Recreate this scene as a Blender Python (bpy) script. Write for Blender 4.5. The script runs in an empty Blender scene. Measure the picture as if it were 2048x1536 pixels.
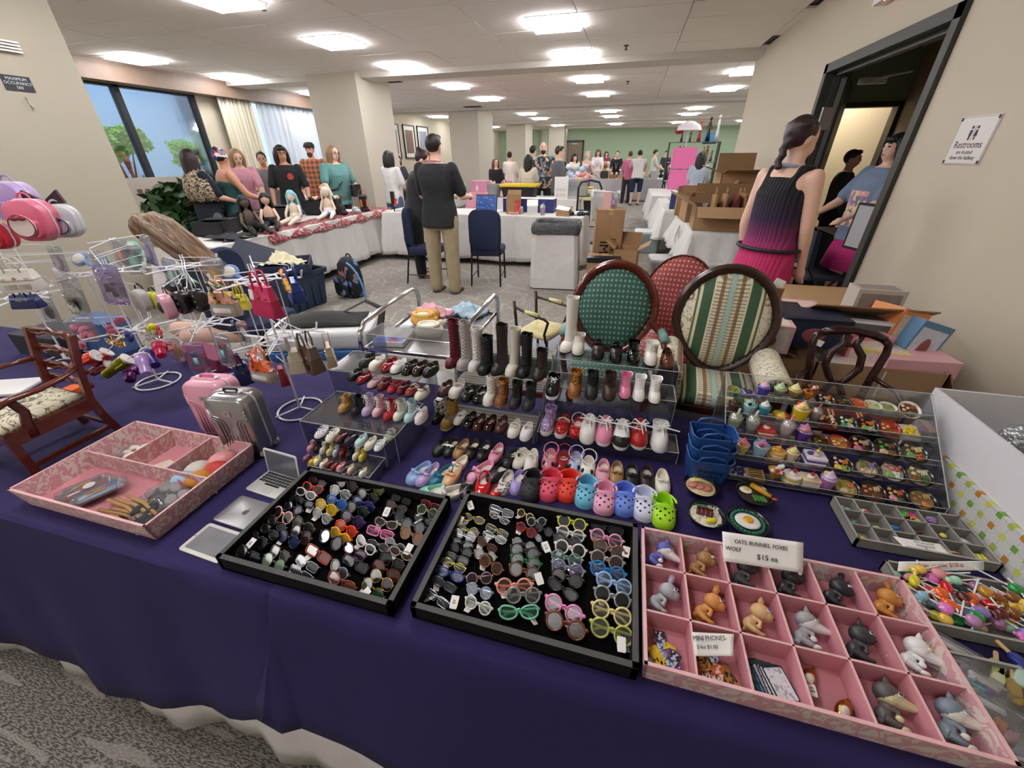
import bpy,bmesh,math,random
from math import cos,sin
from mathutils import Vector as V,Matrix as Mx,Euler
sc=bpy.context.scene;col=sc.collection
rad=math.radians;PI=math.pi;rnd=random.Random(7);RU=rnd.uniform
# ---------- camera, world, exposure ----------
CH=1.56
cam=bpy.data.cameras.new('camera');camo=bpy.data.objects.new('camera',cam);col.objects.link(camo)
cam.sensor_fit='HORIZONTAL';cam.sensor_width=36;cam.lens=36*790/2048;cam.clip_start=.05;cam.clip_end=200
_p,_y,_r=rad(30.1),rad(15.25),rad(-.5)
CF=V((-sin(_y)*cos(_p),cos(_y)*cos(_p),-sin(_p)))
_R=V((cos(_y),sin(_y),0));_U=_R.cross(CF)
CR=_R*cos(_r)+_U*sin(_r);CU=-_R*sin(_r)+_U*cos(_r)
camo.matrix_world=Mx.Translation((0,0,CH))@Mx((CR,CU,-CF)).transposed().to_4x4()
sc.camera=camo
w=bpy.data.worlds.new('sky');sc.world=w;w.use_nodes=True
w.node_tree.nodes['Background'].inputs[0].default_value=(.62,.78,1,1);w.node_tree.nodes['Background'].inputs[1].default_value=2.6
vs=sc.view_settings;vs.view_transform='Standard';vs.look='None';vs.gamma=1;vs.use_curve_mapping=False;vs.exposure=1.05
LAMP=9.0
cy=sc.cycles;cy.max_bounces=7;cy.diffuse_bounces=4;cy.glossy_bounces=3;cy.transmission_bounces=4;cy.transparent_max_bounces=24;cy.caustics_reflective=False;cy.caustics_refractive=False;cy.sample_clamp_indirect=4
def U(px,py,z=None,y=None,x=None):
 v=CF*790+CR*(px-1024)-CU*(py-768)
 t=(z-CH)/v.z if z is not None else(y/v.y if y is not None else x/v.x)
 return V((0,0,CH))+v*t
# ---------- materials ----------
def hx(c):
 if isinstance(c,(tuple,list)):return tuple(c)+((1,)if len(c)==3 else())
 c=c.lstrip('#');f=lambda s:(lambda v:v/12.92 if v<=.04045 else((v+.055)/1.055)**2.4)(int(s,16)/255)
 return(f(c[0:2]),f(c[2:4]),f(c[4:6]),1)
_mc={}
def mat(c,r=.5,m=0.,bump=None,var=None,trans=0.,em=0.,coat=0.,sheen=0.,alpha=1.,spec=.5,name=None):
 k=('p',c,r,m,bump,var,trans,em,coat,sheen,alpha,spec)
 if k in _mc:return _mc[k]
 M=bpy.data.materials.new(name or 'mat_%d'%len(_mc));M.use_nodes=True;n=M.node_tree.nodes;l=M.node_tree.links
 b=n['Principled BSDF'];c4=hx(c)
 b.inputs['Base Color'].default_value=c4;b.inputs['Roughness'].default_value=r;b.inputs['Metallic'].default_value=m
 b.inputs['Transmission Weight'].default_value=trans;b.inputs['Coat Weight'].default_value=coat;b.inputs['Sheen Weight'].default_value=sheen
 b.inputs['Alpha'].default_value=alpha;b.inputs['Specular IOR Level'].default_value=spec
 if em:b.inputs['Emission Color'].default_value=c4;b.inputs['Emission Strength'].default_value=em
 if bump or var:
  tc=n.new('ShaderNodeTexCoord')
  if var:
   t=n.new('ShaderNodeTexNoise');t.inputs['Scale'].default_value=var[0];t.inputs['Detail'].default_value=4;l.new(tc.outputs['Object'],t.inputs[0])
   mx=n.new('ShaderNodeMix');mx.data_type='RGBA';mx.inputs['A'].default_value=tuple(x*(1-var[1])for x in c4[:3])+(1,)
   mx.inputs['B'].default_value=tuple(min(1,x*(1+var[1]))for x in c4[:3])+(1,);l.new(t.outputs['Fac'],mx.inputs['Factor']);l.new(mx.outputs['Result'],b.inputs['Base Color'])
  if bump:
   t=n.new('ShaderNodeTexNoise');t.inputs['Scale'].default_value=bump[0];t.inputs['Detail'].default_value=3;l.new(tc.outputs['Object'],t.inputs[0])
   bp=n.new('ShaderNodeBump');bp.inputs['Strength'].default_value=bump[1];bp.inputs['Distance'].default_value=.01 if len(bump)<3 else bump[2];l.new(t.outputs['Fac'],bp.inputs['Height']);l.new(bp.outputs[0],b.inputs['Normal'])
 _mc[k]=M;return M
def clear(c='#ffffff',gloss=.12,op=0.,r=.05):
 k=('c',c,gloss,op,r)
 if k in _mc:return _mc[k]
 M=bpy.data.materials.new('clear_%d'%len(_mc));M.use_nodes=True;n=M.node_tree.nodes;l=M.node_tree.links;n.clear()
 o=n.new('ShaderNodeOutputMaterial');t=n.new('ShaderNodeBsdfTransparent');t.inputs[0].default_value=hx(c)
 g=n.new('ShaderNodeBsdfGlossy');g.inputs['Roughness'].default_value=r
 lw=n.new('ShaderNodeLayerWeight');lw.inputs[0].default_value=.35
 mp=n.new('ShaderNodeMath');mp.operation='MULTIPLY_ADD';mp.inputs[1].default_value=.6;mp.inputs[2].default_value=gloss*.5;l.new(lw.outputs['Fresnel'],mp.inputs[0])
 mx=n.new('ShaderNodeMixShader');l.new(mp.outputs[0],mx.inputs[0]);l.new(t.outputs[0],mx.inputs[1]);l.new(g.outputs[0],mx.inputs[2])
 last=mx
 if op:
  d=n.new('ShaderNodeBsdfDiffuse');d.inputs[0].default_value=hx(c);m2=n.new('ShaderNodeMixShader');m2.inputs[0].default_value=op
  l.new(mx.outputs[0],m2.inputs[1]);l.new(d.outputs[0],m2.inputs[2]);last=m2
 l.new(last.outputs[0],o.inputs[0]);_mc[k]=M;return M
class NT:
 def __init__(s,r=.6,name='pattern',**kw):
  s.M=bpy.data.materials.new(name);s.M.use_nodes=True;s.n=s.M.node_tree.nodes;s.l=s.M.node_tree.links;s.b=s.n['Principled BSDF'];s.b.inputs['Roughness'].default_value=r
  for k,v in kw.items():s.b.inputs[k].default_value=v
  s.tc=s.n.new('ShaderNodeTexCoord');s.co=s.tc.outputs['Object']
 def map(s,scale=(1,1,1),rot=(0,0,0),loc=(0,0,0)):
  m=s.n.new('ShaderNodeMapping');m.inputs['Scale'].default_value=scale;m.inputs['Rotation'].default_value=rot;m.inputs['Location'].default_value=loc;s.l.new(s.co,m.inputs[0]);return m.outputs[0]
 def noise(s,co,sc_,det=3,dist=0.):
  t=s.n.new('ShaderNodeTexNoise');t.inputs['Scale'].default_value=sc_;t.inputs['Detail'].default_value=det;t.inputs['Distortion'].default_value=dist;s.l.new(co,t.inputs[0]);return t.outputs['Fac']
 def voro(s,co,sc_,feat='F1',out='Distance',metric='EUCLIDEAN',rnd_=1.):
  t=s.n.new('ShaderNodeTexVoronoi');t.feature=feat;
  if feat!='DISTANCE_TO_EDGE':t.distance=metric
  t.inputs['Scale'].default_value=sc_;t.inputs['Randomness'].default_value=rnd_;s.l.new(co,t.inputs[0]);return t.outputs[out]
 def wave(s,co,sc_,dist=0.,axis='X'):
  t=s.n.new('ShaderNodeTexWave');t.bands_direction=axis;t.inputs['Scale'].default_value=sc_;t.inputs['Distortion'].default_value=dist;s.l.new(co,t.inputs[0]);return t.outputs['Fac']
 def xyz(s,co):
  t=s.n.new('ShaderNodeSeparateXYZ');s.l.new(co,t.inputs[0]);return t.outputs
 def m(s,op,a,b=None,c=None):
  t=s.n.new('ShaderNodeMath');t.operation=op
  for i,x in enumerate((a,b,c)):
   if x is None:continue
   if isinstance(x,(int,float)):t.inputs[i].default_value=x
   else:s.l.new(x,t.inputs[i])
  return t.outputs[0]
 def ramp(s,f,stops,const=False):
  t=s.n.new('ShaderNodeValToRGB');e=t.color_ramp.elements;t.color_ramp.interpolation='CONSTANT' if const else 'LINEAR'
  while len(e)<len(stops):e.new(.5)
  for i,(p,c)in enumerate(stops):e[i].position=p;e[i].color=hx(c)
  s.l.new(f,t.inputs[0]);return t.outputs[0]
 def mix(s,f,a,b):
  t=s.n.new('ShaderNodeMix');t.data_type='RGBA'
  for k,x in(('Factor',f),('A',a),('B',b)):
   if isinstance(x,(int,float)):t.inputs[k].default_value=x
   elif isinstance(x,(str,tuple)):t.inputs[k].default_value=hx(x)
   else:s.l.new(x,t.inputs[k])
  return t.outputs['Result']
 def done(s,c,bump=None,bs=.3,bd=.005):
  s.l.new(c,s.b.inputs['Base Color'])
  if bump is not None:
   t=s.n.new('ShaderNodeBump');t.inputs['Strength'].default_value=bs;t.inputs['Distance'].default_value=bd;s.l.new(bump,t.inputs['Height']);s.l.new(t.outputs[0],s.b.inputs['Normal'])
  return s.M
def rep(nt,f,k=1.):
 return nt.m('FRACT',nt.m('MULTIPLY',f,k))
# ---------- geometry ----------
def rotm(rx=0,ry=0,rz=0):return Euler((rad(rx),rad(ry),rad(rz))).to_matrix().to_4x4()
class G:
 def __init__(s):s.v=[];s.f=[];s.T=Mx.Identity(4);s.mi=[];s.cur=0
 def at(s,x=0,y=0,z=0,rx=0,ry=0,rz=0,sc_=1):s.T=Mx.Translation((x,y,z))@rotm(rx,ry,rz)@Mx.Scale(sc_,4);return s
 def _add(s,vs,fs):
  k=len(s.v);T=s.T;s.v+=[tuple(T@V(p))for p in vs];s.f+=[tuple(i+k for i in f)for f in fs];s.mi+=[s.cur]*len(fs);return s
 def box(s,c,d,rz=0,rx=0,ry=0,taper=1.):
  M=Mx.Translation(c)@rotm(rx,ry,rz);x,y,z=d[0]/2,d[1]/2,d[2]/2;t=taper
  p=[M@V(q)for q in((-x,-y,-z),(x,-y,-z),(x,y,-z),(-x,y,-z),(-x*t,-y*t,z),(x*t,-y*t,z),(x*t,y*t,z),(-x*t,y*t,z))]
  return s._add(p,[(3,2,1,0),(4,5,6,7),(0,1,5,4),(1,2,6,5),(2,3,7,6),(3,0,4,7)])
 def bb(s,x0,y0,z0,x1,y1,z1):return s.box(((x0+x1)/2,(y0+y1)/2,(z0+z1)/2),(abs(x1-x0),abs(y1-y0),abs(z1-z0)))
 def loft(s,rings,cap0=True,cap1=True,closed=True):
  n=len(rings[0]);vs=[p for r in rings for p in r];fs=[]
  for i in range(len(rings)-1):
   for j in range(n if closed else n-1):
    a=i*n+j;b=i*n+(j+1)%n;fs.append((a,b,b+n,a+n))
  if cap0:fs.append(tuple(range(n-1,-1,-1)))
  if cap1:k=(len(rings)-1)*n;fs.append(tuple(range(k,k+n)))
  return s._add(vs,fs)
 def tube(s,pts,r,n=8,cap=True,closed=False,flat=1.):
  pts=[V(p)for p in pts];m=len(pts);rr=r if isinstance(r,(list,tuple))else[r]*m;rings=[];up=None
  for i,p in enumerate(pts):
   if closed:t=(pts[(i+1)%m]-pts[i-1])
   else:t=(pts[min(i+1,m-1)]-pts[max(i-1,0)])
   t=t.normalized()if t.length>1e-9 else V((0,0,1))
   if up is None:up=V((0,0,1))if abs(t.z)<.9 else V((0,1,0))
   a=t.cross(up);a=a.normalized()if a.length>1e-6 else t.orthogonal().normalized();b=a.cross(t).normalized();up=b
   rings.append([p+(a*cos(2*PI*k/n)+b*flat*sin(2*PI*k/n))*rr[i]for k in range(n)])
  if closed:rings.append(rings[0]);cap=False
  return s.loft(rings,cap,cap)
 def lathe(s,prof,n=20,c=(0,0,0),cap=False,sx=1.,sy=1.):
  rings=[[(c[0]+r*sx*cos(2*PI*k/n),c[1]+r*sy*sin(2*PI*k/n),c[2]+z)for k in range(n)]for r,z in prof]
  return s.loft(rings,cap,cap)
 def cyl(s,c,r,h,n=20,r2=None):return s.lathe([(r,0),(r if r2 is None else r2,h)],n,c,True)
 def ell(s,c,r,nu=12,nv=8,rx=0,ry=0,rz=0):
  if isinstance(r,(int,float)):r=(r,r,r)
  M=Mx.Translation(c)@rotm(rx,ry,rz);rings=[]
  for i in range(nv+1):
   a=-PI/2+PI*i/nv;ca=max(cos(a),1e-4);rings.append([M@V((r[0]*ca*cos(2*PI*k/nu),r[1]*ca*sin(2*PI*k/nu),r[2]*sin(a)))for k in range(nu)])
  return s.loft(rings,True,True)
 def slab(s,out,z0,z1,b=0.,top=1.):
  def ins(k,z):
   cx=sum(p[0]for p in out)/len(out);cy=sum(p[1]for p in out)/len(out);R_=max(math.hypot(p[0]-cx,p[1]-cy)for p in out)or 1
   f=1-k/R_;return[(cx+(p[0]-cx)*f,cy+(p[1]-cy)*f,z)for p in out]
  if b:return s.loft([ins(b,z0),ins(b*.3,z0+b*.3),ins(0,z0+b),ins(0,z1-b),ins(b*.3,z1-b*.3),ins(b,z1)])
  return s.loft([ins(0,z0),ins(0,z1)])
 def grid(s,fn,nu,nv):
  vs=[fn(i/nu,j/nv)for j in range(nv+1)for i in range(nu+1)]
  return s._add(vs,[(j*(nu+1)+i,j*(nu+1)+i+1,(j+1)*(nu+1)+i+1,(j+1)*(nu+1)+i)for j in range(nv)for i in range(nu)])
 def face(s,pts):return s._add(pts,[tuple(range(len(pts)))])
 def plate(s,pts,d):
  d=V(d);a=[V(p)for p in pts];return s.loft([a,[p+d for p in a]])
def rr(w,d,r,n=4,cx=0,cy=0):
 o=[]
 for sx,sy,a0 in((1,1,0),(-1,1,90),(-1,-1,180),(1,-1,270)):
  for k in range(n+1):
   a=rad(a0+90*k/n);o.append((cx+sx*(w/2-r)+r*cos(a),cy+sy*(d/2-r)+r*sin(a)))
 return o
def circ(r,n=20,sx=1.,sy=1.,c=(0,0)):return[(c[0]+r*sx*cos(2*PI*k/n),c[1]+r*sy*sin(2*PI*k/n))for k in range(n)]
def arc(c,r,a0,a1,n,plane='xz',sy=1.):
 o=[]
 for k in range(n+1):
  a=rad(a0+(a1-a0)*k/n);p,q=r*cos(a),r*sy*sin(a)
  o.append({'xz':(c[0]+p,c[1],c[2]+q),'xy':(c[0]+p,c[1]+q,c[2]),'yz':(c[0],c[1]+p,c[2]+q)}[plane])
 return o
def ob(name,g,m,parent=None,smooth=False,label=None,kind=None):
 me=bpy.data.meshes.new(name);me.from_pydata(g.v,[],g.f)
 ms=m if isinstance(m,(list,tuple))else[m]
 for x in ms:me.materials.append(x)
 if len(ms)>1:me.polygons.foreach_set('material_index',g.mi)
 if smooth is True:me.polygons.foreach_set('use_smooth',[True]*len(me.polygons))
 elif smooth:me.polygons.foreach_set('use_smooth',[True]*len(me.polygons));me.set_sharp_from_angle(angle=rad(smooth))
 o=bpy.data.objects.new(name,me);col.objects.link(o)
 if parent:o.parent=parent
 if label:o['label']=label
 if kind:o['kind']=kind
 return o
def tag(o,label,cat,group=None,kind=None):
 o['label']=label;o['category']=cat
 if group:o['group']=group
 if kind:o['kind']=kind
 return o
def thing(name,label,cat,loc=(0,0,0),rz=0,group=None,rx=0,ry=0,sc_=1):
 o=bpy.data.objects.new(name,None);col.objects.link(o);o.empty_display_size=.02;o.location=loc;o.rotation_euler=(rad(rx),rad(ry),rad(rz));o.scale=(sc_,)*3
 return tag(o,label,cat,group)
def struct(name,g,m,parent=None,smooth=False):return ob(name,g,m,parent,smooth,kind=None if parent else 'structure')
def dup(root,loc=None,rz=None,label=None,group=None,rx=None,ry=None,sc_=None):
 r=root.copy();col.objects.link(r)
 if loc is not None:r.location=loc
 e=r.rotation_euler
 if rz is not None:e.z=rad(rz)
 if rx is not None:e.x=rad(rx)
 if ry is not None:e.y=rad(ry)
 if sc_ is not None:r.scale=(sc_,)*3
 if label:r['label']=label
 if group:r['group']=group
 for ch in list(root.children):
  c=ch.copy();col.objects.link(c);c.parent=r
  for g_ in list(ch.children):d=g_.copy();col.objects.link(d);d.parent=c
 return r
def pc(o,name,parent):
 c=o.copy();c.name=name;col.objects.link(c);c.parent=parent;return c
FN=None
def text(name,body,size,m,parent,loc,rot=(0,0,0),align='CENTER',ext=.0004,shear=0,sx=1.,spacing=1.):
 cu=bpy.data.curves.new(name,'FONT');cu.body=body;cu.size=size;cu.align_x=align;cu.align_y='CENTER';cu.extrude=ext;cu.shear=shear;cu.resolution_u=2;cu.space_line=spacing
 cu.materials.append(m);o=bpy.data.objects.new(name,cu);col.objects.link(o);o.location=loc;o.rotation_euler=[rad(a)for a in rot];o.scale=(sx,1,1)
 me=bpy.data.meshes.new_from_object(o);me.name=name;bpy.data.objects.remove(o);bpy.data.curves.remove(cu);o=bpy.data.objects.new(name,me);col.objects.link(o);o.location=loc;o.rotation_euler=[rad(a)for a in rot];o.scale=(sx,1,1)
 if parent:o.parent=parent
 return o
WH=mat('#e9e7e2',.5);BK=mat('#0d0d0f',.5);INK=mat('#1a1a22',.6);PAPER=mat('#efece6',.8)
CHROME=mat('#d8d8da',.12,1.);WIREW=mat('#e6e6ea',.35);GOLD=mat('#d9a84a',.25,1.)
# ================= ROOM =================
CZ=2.95;WR=1.73;WL=-8.8;YF=30.0;YB=-3.2;WR2=9.0;YC=9.0
def carpet():
 nt=NT(.95,'carpet');c=nt.map()
 ln=nt.noise(c,260,2);
 vx=nt.map((1.3,1.3,1.3),(0,0,.5));e=nt.voro(vx,1.9,'DISTANCE_TO_EDGE');wob=nt.noise(c,40,2)
 e2=nt.voro(nt.map((1,1,1),(0,0,.9),(3,7,0)),4.4,'DISTANCE_TO_EDGE')
 l1=nt.m('LESS_THAN',nt.m('ADD',e,nt.m('MULTIPLY',wob,.04)),.034);l2=nt.m('LESS_THAN',nt.m('ADD',e2,nt.m('MULTIPLY',wob,.05)),.042)
 st=nt.m('GREATER_THAN',nt.noise(nt.map((14,150,1)),1.,2),.53)
 base=nt.mix(st,'#8f8a82','#aaa49b');base=nt.mix(nt.m('MULTIPLY',ln,.4),base,'#5d5953')
 base=nt.mix(nt.m('MULTIPLY',l1,.3),base,'#d6d0c4');base=nt.mix(nt.m('MULTIPLY',l2,.34),base,'#ccc6b8')
 yy=nt.xyz(nt.co)[1];d=nt.m('GREATER_THAN',nt.noise(nt.map((60,320,1),(0,0,.1)),1.,2),.5);near=nt.mix(d,'#4d4945','#8d8880');near=nt.mix(nt.m('MULTIPLY',nt.m('GREATER_THAN',nt.noise(nt.map((3,26,1),(0,0,.12)),1.,1),.6),.5),near,'#a8a298')
 base=nt.mix(nt.m('LESS_THAN',yy,1.),base,near)
 return nt.done(base,ln,.4,.003)
g=G();g.bb(WL-.2,YB-.2,-.06,WR2,YF+.2,0);struct('floor',g,carpet())
g=G();g.bb(-1.6,10.6,0,WR2,10.64,.004);struct('trim_1',g,mat('#3a3633',.6))
WALL=mat('#cbc2ae',.85,bump=(300,.12,.002));WALLS=mat('#bdb6a6',.9,bump=(420,.1,.002),var=(60,.04));GREEN=mat('#a9bc9f',.85)
DY0,DY1,DT=3.56,5.53,2.30
g=G();t=.16
g.bb(WR,YB,0,WR+t,DY0,CZ);g.bb(WR,DY1,0,WR+t,YC,CZ);g.bb(WR,DY0,DT,WR+t,DY1,CZ);struct('wall_right',g,WALL)
g=G();g.bb(WR+t,YC-.16,0,WR2,YC,CZ);struct('wall_east',g,WALL)
g=G();g.bb(WR2-.01,YC,0,WR2+.16,YF,CZ);struct('wall_north_east',g,GREEN)
g=G();g.bb(WL-.2,YF,0,WR2+.2,YF+.2,CZ);struct('wall_far',g,GREEN)
g=G();g.bb(WL-.2,YB-.2,0,WR+.2,YB,CZ);struct('wall_near',g,WALL)
FR=mat('#34352f',.55,bump=(30,.05));e=thing('door_1','','');e['kind']='structure';del e['label'];del e['category']
g=G();fw=.075
for y0,y1,z0,z1 in((DY0,DY0+fw,0,DT),(DY1-fw,DY1,0,DT),(DY0,DY1,DT-fw,DT)):g.bb(WR-.03,y0,z0,WR+.19,y1,z1)
g.bb(WR+.05,DY1-fw-.03,0,WR+.1,DY1-fw,DT-fw);g.bb(WR+.05,DY0,DT-fw-.03,WR+.1,DY1,DT-fw)
ob('door_frame',g,FR,e)
g=G();g.bb(0,-.022,.01,.86,.022,DT-fw-.02);lf=ob('door_leaf',g,mat('#2b2a27',.4,bump=(60,.05)),e);lf.location=(WR+.13,DY1-fw-.03,0);lf.rotation_euler=(0,0,rad(66))
for z in(.35,1.05,1.85):
 g=G();g.box((0,-.045,0),(.005,.09,.19));g.tube([(0,0,-.1),(0,0,.1)],.012,8)
 for a in(-.06,0,.06):g.box((-.004,-.05,a),(.004,.012,.012))
 hn=ob('hinge',g,mat('#b9b9b6',.35,.9),e);hn.location=(WR+.04,DY1-fw-.005,z);hn.rotation_euler=(0,0,rad(90))
 g=G();g.box((0,0,0),(.09,.004,.19));h2=ob('hinge_plate',g,mat('#b9b9b6',.35,.9),e);h2.location=(WR+.09,DY1-fw-.033,z)
g=G();g.box((0,0,0),(.22,.04,.05));g.tube([(0,-.02,0),(.0,-.25,0),(.15,-.32,.02)],.01,6);dc=ob('door_closer',g,mat('#8d8b86',.4,.6),e);dc.location=(WR+.35,DY1-.16,DT-.16)
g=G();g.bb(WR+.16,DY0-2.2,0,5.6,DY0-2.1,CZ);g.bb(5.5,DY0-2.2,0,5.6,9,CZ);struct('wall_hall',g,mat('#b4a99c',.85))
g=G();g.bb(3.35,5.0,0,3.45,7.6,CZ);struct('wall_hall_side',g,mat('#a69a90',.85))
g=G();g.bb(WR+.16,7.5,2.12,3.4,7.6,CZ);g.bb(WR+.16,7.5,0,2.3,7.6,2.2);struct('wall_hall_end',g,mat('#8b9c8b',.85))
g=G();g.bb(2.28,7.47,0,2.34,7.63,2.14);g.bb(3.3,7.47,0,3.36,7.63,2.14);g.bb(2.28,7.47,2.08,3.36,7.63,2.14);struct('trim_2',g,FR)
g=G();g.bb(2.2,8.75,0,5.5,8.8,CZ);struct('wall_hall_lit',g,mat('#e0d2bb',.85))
g=G();g.bb(WR+.16,DY0-2.2,2.7,5.6,8.9,2.74);struct('ceiling_hall',g,mat('#c9c4bb',.9))
g=G();g.bb(2.5,7.9,2.66,3.3,8.5,2.69);lo=ob('unseen_hall_light',g,mat('#fff2dc',.5,em=9.));tag(lo,'bright ceiling panel lighting the room beyond the doorway','light')
PIL=mat('#c2bcac',.9,bump=(300,.12,.002));
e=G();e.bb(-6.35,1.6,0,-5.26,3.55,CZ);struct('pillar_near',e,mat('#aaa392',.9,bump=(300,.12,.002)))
for i,(x0,x1,y0,y1)in enumerate(((-6.35,-5.26,8.25,9.5),(-6.35,-5.3,15.3,17.0),(-6.4,-5.4,22.8,24.4),(-4.9,-4.0,26.5,27.5))):
 g=G();g.bb(x0,y0,0,x1,y1,CZ);struct('pillar_%d'%(i+1),g,PIL)
wy0,wy1=U(150,150,x=WL).y-1.2,U(388,188,x=WL).y
zt=U(250,170,x=WL).z;zb=.55
g=G();g.bb(WL-.2,YB,0,WL,wy0,CZ);g.bb(WL-.2,wy1,0,WL,8.9,CZ);g.bb(WL-.2,wy0,0,WL,wy1,zb);g.bb(WL-.2,wy0,zt,WL,wy1,CZ)
g.bb(WL-.2,8.9,0,WL,YF,.3);g.bb(WL-.2,8.9,zt,WL,YF,CZ);g.bb(WL-.2,13.2,.3,WL,YF,zt);struct('wall_left',g,WALL)
e=bpy.data.objects.new('window_1',None);col.objects.link(e);e['kind']='structure'
FB=mat('#1f2022',.4)
g=G();
for y in(wy0,U(255,240,x=WL).y,wy1-.06):g.bb(WL-.14,y,zb,WL-.02,y+.09,zt)
g.bb(WL-.14,wy0,zb,WL-.02,wy1,zb+.07);g.bb(WL-.14,wy0,zt-.04,WL-.02,wy1,zt);ob('window_frame',g,FB,e)
ym=U(255,240,x=WL).y
for a,b in((wy0+.09,ym),(ym+.09,wy1-.06)):
 g=G();g.bb(WL-.085,a,zb+.07,WL-.075,b,zt-.04);ob('pane',g,clear('#e4ecf2',.5),e)
e=bpy.data.objects.new('window_2',None);col.objects.link(e);e['kind']='structure'
g=G();
for y in(8.9,10.3,11.7,13.1):g.bb(WL-.14,y,.3,WL-.02,y+.08,zt)
ob('window_frame',g,FB,e)
VZ=U(400,185,x=-8.5).z
g=G();g.bb(WL,YB,VZ-.02,-8.45,14.8,VZ+.27);struct('trim_3',g,mat('#7f6a5a',.5,var=(8,.15),bump=(40,.1)))
g=G();g.bb(WL,YB,VZ+.27,-8.3,14.8,CZ);struct('trim_4',g,mat('#d8d2c6',.8))
def curtain(name,y0,y1,m,amp,n,label,x=-8.62):
 g=G();N=n*6
 def f(u,v):
  return(x+amp*sin(2*PI*u*n)+amp*.3*sin(2*PI*u*n*.37+v*2),y0+(y1-y0)*u,.05+(VZ-.02-.05)*v)
 g.grid(f,N,8);o=ob(name,g,m,None,True);tag(o,label,'curtain');md=o.modifiers.new('s','SOLIDIFY');md.thickness=.004;return o
ya=U(450,250,x=-8.6).y;yb=U(516,250,x=-8.6).y
curtain('drape',ya,yb,mat('#d9d3bd',.9,sheen=.3),.05,9,'cream lined drape drawn back beside the sheer white curtain')
nt=NT(.9,'sheer');nt.b.inputs['Alpha'].default_value=.72;M=nt.done(nt.mix(nt.noise(nt.map(),3),'#dfe7ef','#f4f8fb'))
curtain('sheer_curtain',yb+.1,13.2,M,.035,22,'sheer white curtain glowing with daylight behind the pillar')
g=G();g.bb(-16,-6,-.5,-15.8,22,7);tag(ob('concrete_wall',g,mat('#aebccb',.9,var=(1.5,.06),bump=(30,.2))),'pale blue concrete wall of the building outside the window','building')
g=G();g.bb(-16,-8,-.6,WL-.25,24,-.02);struct('ground',g,mat('#6c7a55',.9,var=(5,.3)))
def leaves(g,c,r,n,s,flat=1.):
 for _ in range(n):
  d=V((rnd.gauss(0,1),rnd.gauss(0,1),rnd.gauss(0,1))).normalized()*(RU(.6,1.05));p=V((c[0]+d.x*r[0],c[1]+d.y*r[1],c[2]+d.z*r[2]))
  a=V((rnd.gauss(0,1),rnd.gauss(0,1),rnd.gauss(0,.6))).normalized()*s;b=a.orthogonal().normalized()*s*.5
  g.face([p-a,p-b,p+a,p+b])
LEAF=mat('#86b93c',.6,var=(3,.25));LEAF2=mat('#3f7d2e',.6,var=(3,.3))
def tree(px,py,x,H_,rr_,n,label):
 p=U(px,py,x=x);t=thing('garden_tree',label,'tree',(x,p.y,-.05))
 g=G();g.tube([(0,0,0),(.1,.1,p.z*.4),(0,0,p.z)],[.07,.05,.03],7)
 for a in range(6):an=a*1.05;g.tube([(0,0,p.z*.35),(cos(an)*rr_*.5,sin(an)*rr_*.5,p.z)],[.035,.012],5)
 ob('trunk',g,mat('#4b3c30',.9),t)
 g=G();
 for k in range(22):
  an=RU(0,6.3);q=RU(0,1)**.5*rr_;zz=RU(-.6,.75)*H_
  leaves(g,(cos(an)*q,sin(an)*q*(1-.4*abs(zz)/H_),p.z+zz),(.24,.24,.14),n//22,.06)
 ob('foliage',g,LEAF,t,kind='stuff')
tree(232,290,-12.2,.5,.55,4200,'round light green garden tree outside the window')
tree(372,305,-13.6,.4,.3,1500,'small yellow-green tree beside the right window post outside')
g=G()
for k in range(60):
 y=3.5+k*.1;leaves(g,(-9.9+RU(-.3,.3),y,.75+RU(-.15,.25)),(.3,.2,.28),150,.06)
tag(ob('hedge',g,LEAF2),'clipped green hedge running under the window outside','hedge',kind='stuff')
def pict(y,w,h,z,label,c):
 t=thing('framed_picture',label,'picture',(WL+.01,y,z),0,'framed pictures on the window-side wall');
 g=G();b=.035
 for a in((-w/2,-h/2,-w/2+b,h/2),(w/2-b,-h/2,w/2,h/2),(-w/2,-h/2,w/2,-h/2+b),(-w/2,h/2-b,w/2,h/2)):g.bb(0,a[0],a[1],.04,a[2],a[3])
 ob('picture_frame',g,BK,t);g=G();g.bb(0,-w/2,-h/2,.012,w/2,h/2);ob('mat_board',g,mat('#e8e6e0',.7),t)
 g=G();g.bb(.01,-w/2+.16,-h/2+.18,.016,w/2-.16,h/2-.18);ob('print',g,mat(c,.3,var=(6,.3)),t)
for i,(a,b,zz,lb,c)in enumerate(((775,800,288,'black framed print nearest the large pillar','#77706a'),(807,831,290,'middle one of the three black framed prints','#7a5f50'),(835,858,292,'black framed print farthest from the large pillar','#8d97a5'))):
 ya,yb=U(a,zz,x=WL).y,U(b,zz,x=WL).y;zt_=U(a,[246,249,252][i],x=WL).z;pict((ya+yb)/2,(yb-ya)*.92,1.15,zt_-.57,lb,c)
fd=bpy.data.objects.new('door_2',None);col.objects.link(fd);fd['kind']='structure'
x0,x1=U(1107,290,y=YF).x,U(1168,290,y=YF).x;zt2=U(1130,281,y=YF).z
g=G();g.bb(x0,YF-.06,0,x0+.1,YF,zt2);g.bb(x1-.1,YF-.06,0,x1,YF,zt2);g.bb(x0,YF-.06,zt2-.1,x1,YF,zt2);ob('door_frame',g,FR,fd)
xm=(x0+x1)/2
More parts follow.
